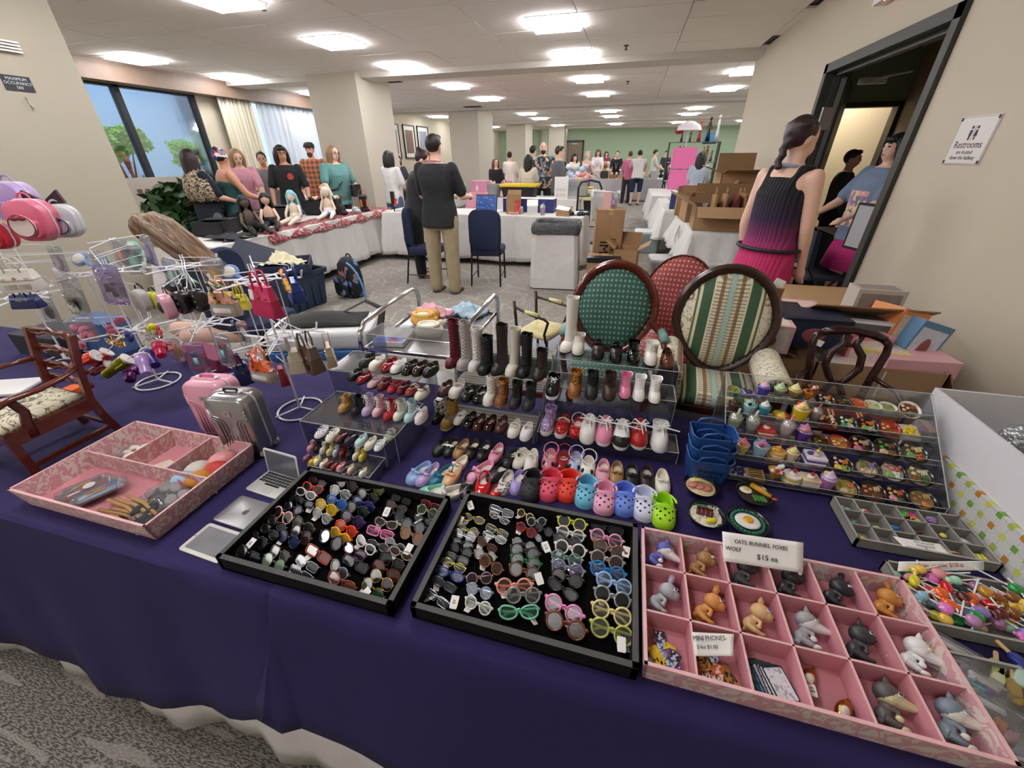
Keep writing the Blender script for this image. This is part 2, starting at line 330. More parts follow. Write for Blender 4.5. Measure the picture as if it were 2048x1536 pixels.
for a,b in((x0+.1,xm-.01),(xm+.01,x1-.1)):
 g=G();g.bb(a,YF-.035,0,b,YF-.005,zt2-.1);ob('door_leaf',g,mat('#8a7a69',.6,var=(3,.1)),fd)
 g=G();g.bb(a+.2,YF-.1,zt2-.22,b-.3,YF-.035,zt2-.16);ob('door_closer',g,mat('#d0d0cc',.4),fd)
g=G();g.bb(U(1085,270,y=YF).x,YF-.25,0,U(1098,270,y=YF).x,YF,CZ);struct('trim_5',g,mat('#c7d1bd',.8))
# ---------- ceiling ----------
g=G();g.bb(WL-.2,YB-.2,CZ+.02,WR2+.2,YF+.2,CZ+.15);ceil=struct('ceiling',g,mat('#4a4741',.9))
TILE=mat('#efe9e1',.95,bump=(160,.25,.003),var=(90,.04));x0s=-.815;y0s=5.9;TX,TY=1.22,.61
lcols=[-.815-TY,-.815-TX*3,-.815-TX*6,1.625,4.675,7.725]
lrows=[-2.03,.41,2.24,4.07,5.9,7.73]+[7.73+2.44*k for k in range(1,9)]
def lit(x,y):
 return any(abs(x-a)<.2 for a in lcols)and any(abs(y-b)<.2 for b in lrows)
nt_=0;far=G();proto={}
def tile(x,y,w_):
 global nt_
 dz=rnd.choice((0,0,0,.002,-.003,.004));
 if y>1.5 and x<2.2 and nt_<290 and y<18:
  k=round(w_,2)
  if k not in proto:
   g=G();g.bb(.004,.004,-.012,w_-.004,TY-.004,.012);proto[k]=ob('ceiling_tile',g,TILE,ceil);o=proto[k]
  else:o=pc(proto[k],'ceiling_tile',ceil)
  o.location=(x,y,CZ+dz);nt_+=1
 else:far.bb(x+.004,y+.004,CZ-.012+dz,x+w_-.004,y+TY-.004,CZ+.012+dz)
y=y0s-TY*15
while y<YF:
 x=x0s-TX*7
 while x<WR2:
  inside=(x+TX>WL-.3)and(x<WR+.1 or y>YC-.3)
  if inside and not(x>WR-.1 and y<YC-.2):
   l1,l2=lit(x,y),lit(x+TY,y)
   if l1 and l2:pass
   elif l1:tile(x+TY,y,TX-TY)
   elif l2:tile(x,y,TY)
   else:tile(x,y,TX)
  x+=TX
 y+=TY
ob('ceiling_tile',far,TILE,ceil,kind='stuff')
EMS=mat('#fdfbff',.5,em=LAMP*2.1);EMC=mat('#a9a59e',.6,em=LAMP*.09)
lp=None;li=0
for y in lrows:
 for x in lcols:
  if x>WR-.3 and y<YC:continue
  if-6.4<x+.3<-5.2:continue
  li+=1
  if lp is None:
   lp=thing('ceiling_light','square ceiling light panel with glowing border','light',(x,y,CZ),0,'square ceiling light panels');s=.61
   g=G();b=.025
   for a in((0,0,s,b),(0,s-b,s,s),(0,b,b,s-b),(s-b,b,s,s-b)):g.bb(a[0],a[1],-.02,a[2],a[3],0)
   ob('light_frame',g,WH,lp)
   g=G();a=.022;b=.09
   for q in((a,a,s-a,b),(a,s-b,s-a,s-a),(a,b,b,s-b),(s-b,b,s-a,s-b)):g.bb(q[0],q[1],-.055,q[2],q[3],-.012)
   ob('glowing_border',g,EMS,lp);g=G();g.bb(b,b,-.016,s-b,s-b,-.008);ob('diffuser',g,EMC,lp);L_=lp
  else:L_=dup(lp,(x,y,CZ))
  ci=lcols.index(x);ri=lrows.index(y)
  L_['label']='square ceiling light with glowing border, '+'row %s, %s column'%(['far behind the camera','well behind the camera','just behind the camera','cut by the top edge','nearest to the camera','second from the camera','third from the camera','fourth from the camera','fifth from the camera','sixth from the camera','seventh from the camera','eighth from the camera','ninth from the camera','farthest from the camera'][ri],['middle','left','window side','right','outer right','far right'][ci])
for i,(ya,yb,d)in enumerate(((8.42,8.98,.09),(15.0,15.5,.09),(21.8,22.3,.1),(26.9,27.4,.1))):
 g=G();g.bb(WL,ya,CZ-d,WR+.02 if i==0 else WR2,yb,CZ+.01);struct('beam_%d'%(i+1),g,mat('#cdc8bf',.9))
for i,(px,py)in enumerate(((775,161),(945,212))):
 p=U(px,py,z=CZ);t=thing('air_vent',['dark slotted air vent beside the large pillar','dark slotted air vent ahead of the second pillar'][i],'vent',(p.x,p.y,CZ-.015));g=G();g.box((0,0,0),(.6,.3,.01));ob('frame',g,mat('#6a665f',.6),t)
 g=G()
 for k in range(6):g.box((0,-.11+k*.044,-.008),(.54,.015,.01),rx=30)
 ob('louver',g,mat('#2d2b28',.6),t)
for i,(px,py,lb)in enumerate(((524,4,'near the top edge'),(1253,88,'right of the second light'),(1256,161,'over the aisle'),(968,256,'far down the hall'))):
 p=U(px,py,z=CZ);t=thing('sprinkler_head','small dark sprinkler head on the ceiling '+lb,'sprinkler',(p.x,p.y,CZ-.012));g=G();g.lathe([(.045,0),(.03,-.012),(.012,-.014)],14);g.tube([(0,0,-.01),(0,0,-.05)],.01,6);g.lathe([(.0,-.05),(.025,-.05),(.025,-.055),(0,-.056)],12);ob('deflector',g,mat('#3a3632',.5,.5),t)
p=U(1785,4,x=WR-.02);t=thing('exit_lamp','white exit lamp with red indicator above the doorway','lamp',(WR-.045,p.y,p.z+.1));g=G();g.box((0,0,0),(.08,.34,.16));ob('housing',g,WH,t);g=G();g.ell((-.03,.0,-.083),.008);ob('indicator',g,mat('#ff4030',.4,em=6.),t)
g=G();g.bb(3.9,4.0,2.66,4.9,5.2,2.69);lo=ob('unseen_hall_light',g,mat('#fff2dc',.5,em=4.));tag(lo,'ceiling light panel hidden round the corner of the hallway','light')  # added emitter out of view, brightens the dark hallway
# ================= TABLES, CLOTHS AND THE BACKGROUND STALLS =================
def drape(name,label,x0,x1,y0,y1,z,hem,m,flare=.07,amp=.02,wl=.35,seed=0,nz=9,r=.02,cat='tablecloth',sides='fblr',group=None,hemf=None,sharp=None):
 P=[];st=.05 if(x1-x0)<6 else .1
 def run(a,b,n):
  L=math.dist(a,b);k=max(2,int(L/st));
  for i in range(k):P.append(((a[0]+(b[0]-a[0])*i/k,a[1]+(b[1]-a[1])*i/k),n))
 def cor(c,a0):
  for k in range(1,5):a=rad(a0+90*k/5);P.append(((c[0]+r*(cos(a)),c[1]+r*sin(a)),(cos(a)*1.25,sin(a)*1.25)))
 run((x0+r,y0),(x1-r,y0),(0,-1));cor((x1-r,y0+r),-90);run((x1,y0+r),(x1,y1-r),(1,0));cor((x1-r,y1-r),0)
 run((x1-r,y1),(x0+r,y1),(0,1));cor((x0+r,y1-r),90);run((x0,y1-r),(x0,y0+r),(-1,0));cor((x0+r,y0+r),180)
 rr_=random.Random(seed);ph=[rr_.uniform(0,6.3)for _ in range(5)];g=G();rings=[];N=len(P)
 def wav(i,p):
  s_=(p[0]*1.0+p[1]*1.0);return .5*sin(s_*2*PI/wl+ph[0])+.35*sin(s_*2*PI/(wl*.43)+ph[1])+.4*sin(s_*2*PI/(wl*1.9)+ph[2])
 cx,cy=(x0+x1)/2,(y0+y1)/2
 rings.append([(cx+(p[0]-cx)*.985,cy+(p[1]-cy)*.985,z)for p,n in P])
 rings.append([(p[0]-n[0]*.006,p[1]-n[1]*.006,z)for p,n in P]);rings.append([(p[0]+n[0]*.002,p[1]+n[1]*.002,z-.006)for p,n in P])
 for k in range(1,nz+1):
  f=k/nz;q=[]
  for i,(p,n)in enumerate(P):
   h=hemf(p[0],p[1])if hemf else hem+.012*sin((p[0]+p[1])*5+ph[3])
   o=.004+flare*f**1.1+amp*(f**.8)*wav(i,p);q.append((p[0]+n[0]*o,p[1]+n[1]*o,z-.006-(z-.006-h)*f))
  rings.append(q)
 g.loft(rings,True,False);o=ob(name,g,m,None,40);tag(o,label,cat,group);
 md=o.modifiers.new('s','SOLIDIFY');md.thickness=.003;md.offset=-1;return o
def table_frame(x0,x1,y0,y1,z,label,lg='folding'):
 t=thing('folding_table',label,'table',((x0+x1)/2,(y0+y1)/2,0));w,d=(x1-x0)/2-.03,(y1-y0)/2-.03
 g=G();g.bb(-w,-d,z-.045,w,d,z-.012);ob('tabletop',g,mat('#b7b2a8',.5),t)
 lm=mat('#5c5a56',.4,.6)
 for sx in(-1,1):
  for sy in(-1,1):g=G();g.tube([(sx*(w-.15),sy*(d-.06),0),(sx*(w-.22),sy*(d-.06),z-.045)],.014,8);ob('leg',g,lm,t)
 return t
PUR=NT(.85,'purple cloth');PUR.b.inputs['Sheen Weight'].default_value=.0;wv=PUR.noise(PUR.map(),900,2);fold=PUR.noise(PUR.map((1,2.2,1)),3.2,2)
PURM=PUR.done(PUR.mix(PUR.noise(PUR.map(),2.5,2),'#1c1048','#271858'),PUR.m('ADD',PUR.m('MULTIPLY',wv,.04),fold),.5,.05)
WCL=mat('#dcdad6',.85,bump=(9,.5,.03));WCL2=mat('#d5d3d0',.85,bump=(14,.4,.02));GCL=mat('#c6c6c8',.85,bump=(9,.4,.02))
TY0,TY1=.352,1.27
def hemL(x,y):
 if y>TY0+.3:return .1
 return .11+max(0,min(1,(x+1.45)/.83))**1.5*.33
def hemR(x,y):return .43-.02*sin((x+.66)*4)if y<TY0+.3 else .3
table_frame(-3.3,-.7,TY0,TY1,.745,'long folding table under the left purple cloth')
table_frame(-.62,1.55,TY0,TY1,.745,'folding table under the right purple cloth')
drape('tablecloth','white underskirt hanging below the purple cloths to the carpet',-3.32,1.57,TY0+.004,TY1-.004,.742,.02,WCL,flare=.085,amp=.03,wl=.42,seed=3)
drape('tablecloth','purple cloth over the left table, ending in a pointed corner',-3.34,-.64,TY0,TY1,.748,.1,PURM,flare=.1,amp=.022,wl=.7,seed=5,hemf=hemL)
drape('tablecloth','purple cloth over the right table under the eyewear trays',-.645,1.59,TY0,TY1,.7505,.3,PURM,flare=.095,amp=.018,wl=.9,seed=8,hemf=hemR)
# --- white stall tables behind
def stall(x0,x1,y0,y1,lab,m=WCL,hem=.04,seed=1,z=.75,**k):
 table_frame(x0,x1,y0,y1,z-.006,'folding table beneath the '+lab);return drape('tablecloth',lab,x0-.01,x1+.01,y0-.01,y1+.01,z,hem,m,seed=seed,**k)
stall(-5.05,-4.15,3.35,6.6,'wrinkled white cloth of the doll stall behind the blue tub',seed=11,hem=.12,flare=.1,amp=.04)
stall(-3.95,-.62,6.35,7.1,'white cloth of the laptop table behind the navy chairs',seed=12,hem=.08,amp=.03)
stall(.78,1.52,5.35,7.1,'white cloth under the open cartons near the doorway',seed=13,hem=.38,amp=.05,flare=.12,wl=.6)
stall(.6,1.5,7.5,9.6,'white cloth of the second table in the right aisle row',seed=14,hem=.3,amp=.05,flare=.12)
stall(.5,1.5,10.2,12.4,'white cloth of the third table in the right aisle row',seed=15,hem=.25,amp=.04)
stall(-4.3,1.15,17.2,18.1,'grey long cloth of the far cross table behind the leaning shopper',GCL,seed=16,hem=.02,amp=.03)
stall(-3.0,-1.0,9.0,9.8,'white cloth behind the laptop table under yellow-lidded bins',seed=17)
stall(-6.6,-5.6,10.5,14.5,'pale cloth table beyond the large pillar',GCL,seed=18)
stall(-3.9,-2.9,10.3,12.6,'pink gingham covered table with small dolls',mat('#e3a3b4',.8,var=(30,.15)),seed=19,hem=.35)
stall(3.0,6.0,15,16,'pale cloth table at the far right of the hall',GCL,seed=20)
g=G();g.grid(lambda u,v:(-4.5+.42*v+.02*sin(u*40),4.05+2.9*u,.757-(0 if v<.8 else(v-.8)*.5)+.003*sin(u*30+v*9)),60,10)
nt=NT(.6,'red runner');RR=nt.done(nt.ramp(nt.voro(nt.map(),30),[(0,'#8f1f2c'),(.5,'#7a1724'),(.8,'#c9a0a0')]))
o=tag(ob('table_runner',g,RR,None,True),'crinkled dark red runner across the white doll stall','runner');o.modifiers.new('s','SOLIDIFY').thickness=.002
CB=mat('#a98661',.8,var=(6,.08));CBD=mat('#8b6b4a',.85,var=(6,.1));TAPE=mat('#b89c6c',.35)
def carton(name,label,loc,w,d,h,rz=0,flaps=(70,70,50,50),fl=.5,m=CB,t_=.006,group=None,open_=True):
 t=thing(name,label,'box',loc,rz,group);g=G()
 g.bb(-w/2,-d/2,0,w/2,d/2,t_)
 g.bb(-w/2,-d/2,0,w/2,-d/2+t_,h);g.bb(-w/2,d/2-t_,0,w/2,d/2,h);g.bb(-w/2,-d/2,0,-w/2+t_,d/2,h);g.bb(w/2-t_,-d/2,0,w/2,d/2,h)
 if not open_:g.bb(-w/2,-d/2,h-t_,w/2,d/2,h)
 ob('carton_walls',g,m,t)
 if open_:
  for k,(a,q)in enumerate(zip(flaps,((0,-d/2,w,-90),(0,d/2,w,90),(-w/2,0,d,180),(w/2,0,d,0)))):
   if a is None:continue
   L=(d if k<2 else w)*fl;g=G();g.box((L/2,0,0),(L,q[2]*.98,t_));f=ob('flap',g,CBD if k==1 else m,t);f.location=(q[0],q[1],h);f.rotation_euler=Euler((0,rad(-a+0),rad(q[3])),'XYZ')
 else:
  g=G();g.bb(-.03,-d/2-.001,h-.06,.03,d/2+.001,h+.001);ob('tape',g,TAPE,t)
 return t
def bxat(px,py,z):return U(px,py,z=z)
p=U(1205,565,z=0);t=carton('tall_carton','tall brown carton with black lettering beside the laptop table',(p.x-.01,p.y+.22,0),.36,.32,.93,8,open_=False)
for s_,dx,sz in(('DREAM',.06,.1),('IMP',-.055,.17)):text('lettering',s_,sz,BK,t,(dx,-.163,.42),(90,90,0),'CENTER')
g=G();g.bb(-.001,-.1605,0,.003,-.1595,.93);ob('seam',g,CBD,t)
p=U(1200,580,z=0);t=carton('shipping_carton','brown shipping carton with a black tape strip, standing before the tall carton',(p.x,p.y+.1,0),.42,.3,.42,4,open_=False)
g=G();g.bb(-.21,-.152,.36,.21,-.15,.4);g.bb(-.21,-.152,.4,.21,.0,.422);ob('black_tape',g,mat('#15151a',.4),t)
t=carton('shipping_carton','open brown carton right of the tall lettered carton',(p.x+.28,p.y+.3,0),.3,.35,.5,-6,(None,60,40,30))
p0,p1=U(1060,572,z=0),U(1150,583,z=0);c=(p0+p1)/2;t=thing('trash_bin','rectangular bin wrapped in white cloth with a dark liner folded over its rim','bin',(c.x,c.y+.18,0),3)
w_,d_=.28,.2
rings=[[(x*(1+.03*sin(i*1.7+k)),y*(1+.05*sin(i*2.3+k)),z)for i,(x,y)in enumerate(rr(2*w_*s,2*d_*s,.06,5))]for k,(s,z)in enumerate(((1.13,0.015),(1.12,.2),(1.07,.45),(1.02,.7),(1.0,.78)))]
g=G();g.loft(rings,False,False);ob('cloth_skirt',g,WCL,t,True)
g=G();g.loft([[(x*s,y*s,z)for x,y in rr(2*w_,2*d_,.06,5)]for s,z in((.9,.1),(1.,.8),(.97,.8),(.88,.12))],True,True);ob('bin_body',g,mat('#3b3f42',.5),t)
LIN=NT(.25,'liner');LIN=LIN.done(LIN.mix(LIN.noise(LIN.map(),12,3,1.),'#2a2a2c','#6c6c70'),LIN.noise(LIN.map(),25,3,1.5),.8,.03)
g=G();g.loft([[(x*s*(1+.02*sin(i*3.1+k*2)),y*s*(1+.03*sin(i*2.1+k)),z+.006*sin(i*4+k))for i,(x,y)in enumerate(rr(2*w_,2*d_,.06,8))]for k,(s,z)in enumerate(((1.06,.69),(1.1,.74),(1.08,.8),(1.0,.83),(.93,.8),(.88,.6)))],False,False);ob('liner',g,LIN,t,True)
NAVY=mat('#1d2747',.85,bump=(200,.2));CF_=mat('#17181c',.4,.3)
def banquet(loc,rz,label):
 t=thing('banquet_chair',label,'chair',loc,rz,'navy banquet chairs')
 g=G();g.slab(rr(.44,.44,.08,5),.40,.49,.03);ob('seat',g,NAVY,t,40)
 o=[(x,z)for x,z in rr(.42,.5,.12,6)]
 g=G();g.loft([[(x*s,.22+yy+(-.02*(x/.2)**2),z*s+.72)for x,z in o]for s,yy in((.93,-.03),(1,-.01),(1,.02),(.93,.035))]);b=ob('backrest',g,NAVY,t,40);
 for sx in(-1,1):
  g=G();g.tube([(sx*.2,-.2,0),(sx*.19,-.18,.42)],.012,8);ob('leg',g,CF_,t)
  g=G();g.tube([(sx*.2,.27,0),(sx*.19,.2,.42),(sx*.19,.23,.62)],.012,8);ob('leg',g,CF_,t)
  g=G();g.tube([(sx*.195,-.19,.12),(sx*.195,.25,.12)],.008,6);ob('stretcher',g,CF_,t)
 g=G();g.tube([(-.19,-.2,.4),(.19,-.2,.4),(.19,.2,.4),(-.19,.2,.4)],.011,6,closed=True);ob('seat_frame',g,CF_,t)
 return t
banquet((-1.78,5.35,0),188,'navy padded banquet chair right of the man in khaki trousers, back turned')
banquet((-2.62,5.2,0),95,'navy padded banquet chair left of the man in khaki trousers')
p=U(640,640,z=0);BL=mat('#24364f',.5)
def tub(name,label,loc,w,d,h,rz,m,lid=None,taper=.88,ribs=True,clear_=False):
 t=thing(name,label,'storage tub',loc,rz);g=G();o=rr(w,d,.05,4)
 g.loft([[(x*s,y*s,z)for x,y in o]for s,z in((taper,0),(1,h),(.96,h),(taper*.96,.012))],True,True);ob('tub_walls',g,m,t)
 g=G();g.loft([[(x*s,y*s,z)for x,y in o]for s,z in((1.0,h-.05),(1.05,h-.05),(1.06,h),(.98,h))],False,False);ob('rim',g,m,t)
 if ribs:
  k=0
  for i in range(-3,4):
   if k==0:
    g=G();g.box((0,0,0),(.03,.016,h*.78));pr=ob('rib',g,m,t)
   for sy in(-1,1):
    q=pr if k==0 else pc(pr,'rib',t);q.location=(i*w*.12,sy*d*(taper+1)/4,h*.45);k+=1
  for sx in(-1,1):
   for i in(-2,-1,0,1,2):q=pc(pr,'rib',t);q.location=(sx*w*(taper+1)/4,i*d*.16,h*.45);q.rotation_euler=(0,0,PI/2)
 if lid:g=G();g.slab(rr(w*1.08,d*1.08,.06,4),h-.01,h+.035,.012);ob('lid',g,lid,t,40)
 return t
tub('storage_tub','navy blue ribbed storage tub on the carpet behind the bag stands',(-3.75,3.65,0),.9,.55,.42,80,BL)
g=G();w,d,h=.62,.42,.1
g.bb(-w/2,-d/2,0,w/2,d/2,.008);g.bb(-w/2,-d/2,0,w/2,-d/2+.01,h);g.bb(-w/2,d/2-.01,0,w/2,d/2,h);g.bb(-w/2,-d/2,0,-w/2+.01,d/2,h);g.bb(w/2-.01,-d/2,0,w/2,d/2,h)
o=tag(ob('shallow_box',g,mat('#22304d',.6)),'shallow navy open box resting on the blue tub','box');o.location=(-3.72,3.72,.44);o.rotation_euler=(rad(3),0,rad(35))
g=G();g.bb(-.25,-.2,0,.25,.2,.012);o=tag(ob('box_lid',g,mat('#1c2438',.6)),'dark navy box lid leaning up behind the shallow box','lid');o.location=(-4.0,3.55,.62);o.rotation_euler=(rad(35),rad(20),rad(20))
g=G();g.grid(lambda u,v:((u-.5)*.5+.02*sin(v*20),(v-.5)*.42,.17*math.exp(-((u-.5)**2+(v-.5)**2)*7)+.012*sin(u*45+v*8)+.05*(v<.1)),26,22);o=tag(ob('folded_cloth',g,mat('#e0d8b5',.8),None,True),'crumpled cream cloth heaped in the shallow navy box','cloth');o.location=(-3.78,3.78,.47);o.rotation_euler=(0,0,rad(30));o.modifiers.new('s','SOLIDIFY').thickness=.004
nt=NT(.7,'floral fabric');FLOR=nt.done(nt.ramp(nt.voro(nt.map(),22,'F1','Color'),[(0,'#14141c'),(.45,'#1c2233'),(.6,'#5b86b5'),(.72,'#12121a'),(.85,'#b06a5c'),(1,'#20283c')],True))
t=thing('backpack','dark floral backpack with blue trim on the carpet by the stall','backpack',(-3.28,4.3,0),-20)
g=G();g.loft([[(x*s,y*s2,z)for x,y in rr(.32,.2,.07,5)]for s,s2,z in((.85,.9,0),(1,1,.05),(1,1,.25),(.92,.85,.4),(.6,.5,.47),(.2,.2,.49))]);ob('pack_body',g,FLOR,t,True)
g=G();g.loft([[(x*s,-.1-.05+y*s,z)for x,y in rr(.22,.08,.035,4)]for s,z in((.8,.04),(1,.08),(1,.22),(.7,.28))]);ob('front_pocket',g,FLOR,t,True)
g=G();g.tube(arc((.1,-.11,.1),.3,-20,80,8,'xz',1.2),.012,6);ob('trim',g,mat('#5f93c8',.6),t)
g=G();g.tube([(-.12,.1,.44),(-.2,.16,.3),(-.2,.15,.1),(-.13,.1,.03)],.018,6,flat=.4);ob('strap',g,BK,t);g=G();g.tube(arc((0,.03,.47),.05,0,180,8),.01,6);ob('top_handle',g,BK,t)
p=U(690,735,z=.45);t=thing('cooler','white cooler with blue band and black shoulder strap behind the table','cooler',(-1.75,1.95,0),20)
g=G();g.slab(rr(.62,.34,.06,5),0,.5,.02);ob('cooler_body',g,mat('#d9dbda',.4),t,40)
g=G();g.slab(rr(.64,.36,.06,5),.48,.54,.012);ob('band',g,mat('#3d6ea8',.4),t,40);g=G();g.slab(rr(.63,.35,.06,5),.54,.66,.03);ob('lid',g,mat('#e9ebea',.4),t,40)
g=G();g.grid(lambda u,v:(-.25+.5*u,-.1+.24*v,.675+.05*sin(u*PI)*sin(v*PI)),12,8);o=ob('black_bag_flap',g,mat('#20211f',.7),t,True);o.modifiers.new('s','SOLIDIFY').thickness=.008
g=G();g.tube([(.1,.05,.7),(.25,.1,.76),(.36,.05,.72),(.34,-.05,.6),(.3,-.12,.5)],.022,6,flat=.2);ob('strap',g,mat('#1b1c1a',.7),t)
# ---- laptop table things
def simple(name,label,cat,fn,m,loc,rz=0,smooth=False,group=None):g=G();fn(g);o=tag(ob(name,g,m,None,smooth),label,cat,group);o.location=loc;o.rotation_euler=(0,0,rad(rz));return o
p=U(970,425,z=.76);t=thing('laptop','open black laptop showing a dark blue desktop on the white table','laptop',(p.x,6.5,.752),178)
g=G();g.slab(rr(.36,.25,.01,2),0,.015,.004);ob('keyboard_base',g,BK,t);g=G();g.bb(-.18,-.006,0,.18,.006,.25);s=ob('screen_frame',g,BK,t);s.location=(0,-.12,.015);s.rotation_euler=(rad(12),0,0)
nt=NT(.3,'screen');c_=nt.ramp(nt.noise(nt.map((9,1,26)),1.6,2),[(.0,'#16305e'),(.6,'#1b3a70'),(.64,'#6f8fc0'),(.7,'#16305e')]);nt.l.new(c_,nt.b.inputs['Emission Color']);nt.b.inputs['Emission Strength'].default_value=.5
g=G();g.bb(-.17,.0062,.012,.17,.0075,.24);ob('screen',g,nt.done(c_),s)
p=U(1020,428,z=.76)
t=carton('open_carton','tan printed carton beside the laptop',(p.x+.02,6.62,.752),.22,.2,.26,10,(None,40,None,None));g=G();g.bb(.02,-.102,.02,.1,-.1,.2);ob('red_print',g,mat('#d0483c',.5),t)
p=U(1100,400,z=.76);o=simple('long_box','long dark blue box with white top edge across the white table','box',lambda g:g.bb(-.42,-.12,0,.42,.12,.2),mat('#2b2f70',.5),(p.x,6.88,.752),-3)
g=G();g.bb(-.42,-.12,.2,.42,.12,.206);ob('lid_top',g,WH,o)
p=U(1066,428,z=.76);o=simple('small_white_box','small white carton with raised lid beside the iced drink','box',lambda g:g.bb(-.08,-.07,0,.08,.07,.13),WH,(p.x,6.48,.752),12);g=G();g.box((0,.03,.17),(.17,.15,.006),rx=30);ob('lid',g,WH,o)
p=U(1091,425,z=.76);t=thing('iced_drink','clear dome cup of pink iced drink with straw','cup',(p.x,6.5,.752));g=G();g.lathe([(.03,0),(.042,.1),(.042,.11)],14,cap=True);ob('cup',g,clear('#f4e8ee',.3,.35),t,True)
g=G();g.lathe([(.028,.003),(.033,.05)],14,cap=True);ob('pink_drink',g,mat('#e0407e',.3),t);g=G();g.lathe([(.045,.11),(.04,.135),(.02,.155),(.01,.158)],14);ob('dome_lid',g,clear('#f4f4f4',.4,.3),t,True);g=G();g.tube([(0,0,.05),(.02,0,.2)],.005,6);ob('straw',g,mat('#58a08a',.4),t)
p=U(1130,428,z=.76);t=carton('flat_carton','low brown carton with white paper on the white table',(p.x,6.5,.752),.2,.16,.08,-8,(None,25,None,None));g=G();g.box((-.02,.02,.1),(.2,.15,.006),rx=14,ry=8);ob('paper',g,WH,t)
for i,(px,py,c,lb)in enumerate(((1143,430,'#2a2a2e','black plush slipper heap at the front of the white table'),(1160,427,'#e6e4df','white plush slipper heap beside the black one'),(1172,424,'#3a3a3e','small dark bundle near the corner of the white table'))):
 p=U(px,py,z=.76);simple('slipper_heap',lb,'slippers',lambda g:[g.ell((RU(-.07,.07),RU(-.05,.05),.03),(.05,.035,.028),10,6,rz=RU(0,180))for _ in range(5)],mat(c,.9),(p.x,6.55,.752),0,True)
p=U(1035,424,z=.76);simple('coiled_cable','pink coiled cable beside the tan printed carton','cable',lambda g:[g.tube(arc((0,0,.01+.008*k),.07+.01*sin(k),0,350,16,'xy'),.006,6)for k in range(4)]+[g.tube([(.05,0,.03),(.02,.02,.15),(.1,.05,.12),(.07,0,.02)],.005,6)],mat('#e59a8e',.5),(p.x,6.5,.752))
p=U(1054,424,z=.76);t=thing('drink_can','small silver-red can between cable and white carton','can',(p.x-.03,6.52,.752));g=G();g.lathe([(.022,0),(.027,.008),(.027,.1),(.02,.11)],14,cap=True);ob('can_body',g,mat('#b9a9a6',.3,.6),t,True)
p=U(1205,424,z=.94);g=G()
t=thing('plastic_bin','clear plastic bin with white bag liner on the tall carton side','bin',(p.x-.02,6.1,.75));g.loft([[(x*s,y*s,z)for x,y in rr(.36,.3,.04,4)]for s,z in((.8,0),(1,.35))],True,False);ob('bin_walls',g,clear('#e6ecec',.25,.3),t);g=G();g.loft([[(x*s*(1+.04*sin(i*2)),y*s,z+.02*sin(i*3))for i,(x,y)in enumerate(rr(.36,.3,.04,6))]for s,z in((.9,.05),(1.02,.34),(1.06,.37),(1.04,.3))],False,False);ob('bag_liner',g,clear('#f2f2f2',.3,.5),t,True)
t=thing('pink_figure_pack','pink and lilac boxed figure standing on the tall carton','package',(-.28,5.95,.931));g=G();g.bb(-.05,-.04,0,.06,.04,.2);ob('pack_box',g,mat('#e8bcbc',.5),t);g=G();g.ell((.09,-.01,.07),(.035,.03,.05));g.ell((.07,-.01,.12),(.025,.02,.03));ob('lilac_bow',g,mat('#b39ad0',.5),t,True)
p=U(1210,412,z=.3);t=thing('hand_truck','black hooped hand truck standing behind the white table','hand truck',(-.75,8.6,0));g=G();g.tube([(-.22,0,.1),(-.22,0,1.0),(-.17,0,1.1),(0,0,1.13),(.17,0,1.1),(.22,0,1.0),(.22,0,.1)],.02,8);ob('frame_tube',g,BK,t)
for z in(.3,.6,.85):g=G();g.tube([(-.22,0,z),(.22,0,z)],.012,6);ob('crossbar',g,BK,t)
for sx in(-1,1):g=G();g.at(0,0,0,0,90);g.lathe([(.02,-.02),(.12,-.02),(.12,.02),(.02,.02)],16,(-.12,.05,sx*.28));ob('wheel',g,mat('#222222',.7),t)
g=G();g.bb(-.2,-.2,.02,.2,0,.03);ob('toe_plate',g,BK,t)
def bin_(px,py,Y,w,h,c,lid,label,z0=.75):
 p=U(px,py,y=Y);t=thing('lidded_bin',label,'bin',(p.x,Y,z0),0);g=G();g.loft([[(x*s,y*s,z)for x,y in rr(w,w*.6,.04,3)]for s,z in((.88,0),(1,h))]);ob('bin_walls',g,mat(c,.5),t);g=G();g.slab(rr(w*1.08,w*.68,.05,3),h,h+.05,.01);ob('lid',g,mat(lid,.45),t)
bin_(1040,385,9.3,.75,.22,'#1a1b1e','#e0c020','black bin with yellow lid behind the long blue box')
bin_(1170,378,10.4,.36,.85,'#1a1b1e','#e0c020','tall black bin with yellow lid left of the hand truck',0)
p=U(1150,385,y=9.2);t=thing('display_case','clear case overflowing with pastel plush toys','case',(p.x,9.25,.75));g=G();g.loft([[(x,y,z)for x,y in rr(.5,.35,.02,2)]for z in(0,.38)],True,False);ob('case_walls',g,clear('#eef0ee',.3,.25),t)
PAS=['#f0a7b8','#f4e2a8','#b9d3ea','#f3c6d4','#e8e2ef','#cfe4c8','#f2b89a']
for i in range(26):
 o=simple('plush_toy','pastel plush toy heaped on the clear case','plush toy',lambda g:(g.ell((0,0,0),(.07,.06,.055),8,6),g.ell((.04,0,.05),(.035,.03,.035),8,6)),mat(PAS[i%7],.9),(p.x+RU(-.2,.2)+.05,9.25+RU(-.12,.12),1.1+.1*(i//9)+RU(0,.05)),RU(0,360),True,'plush toys on the clear case')
p=U(1120,395,y=8.9);t=thing('price_board','white standing board with printed doll sketches','board',(p.x,9.02,.75),4);g=G();g.bb(-.14,-.01,0,.14,.01,.42);ob('panel',g,PAPER,t)
for k in range(6):g=G();g.tube(arc((-.07+.07*(k%3),-.012,.08+.1*(k//3)),.022,0,300,8),.003,4);ob('sketch',g,mat('#8f8c88',.8),t)
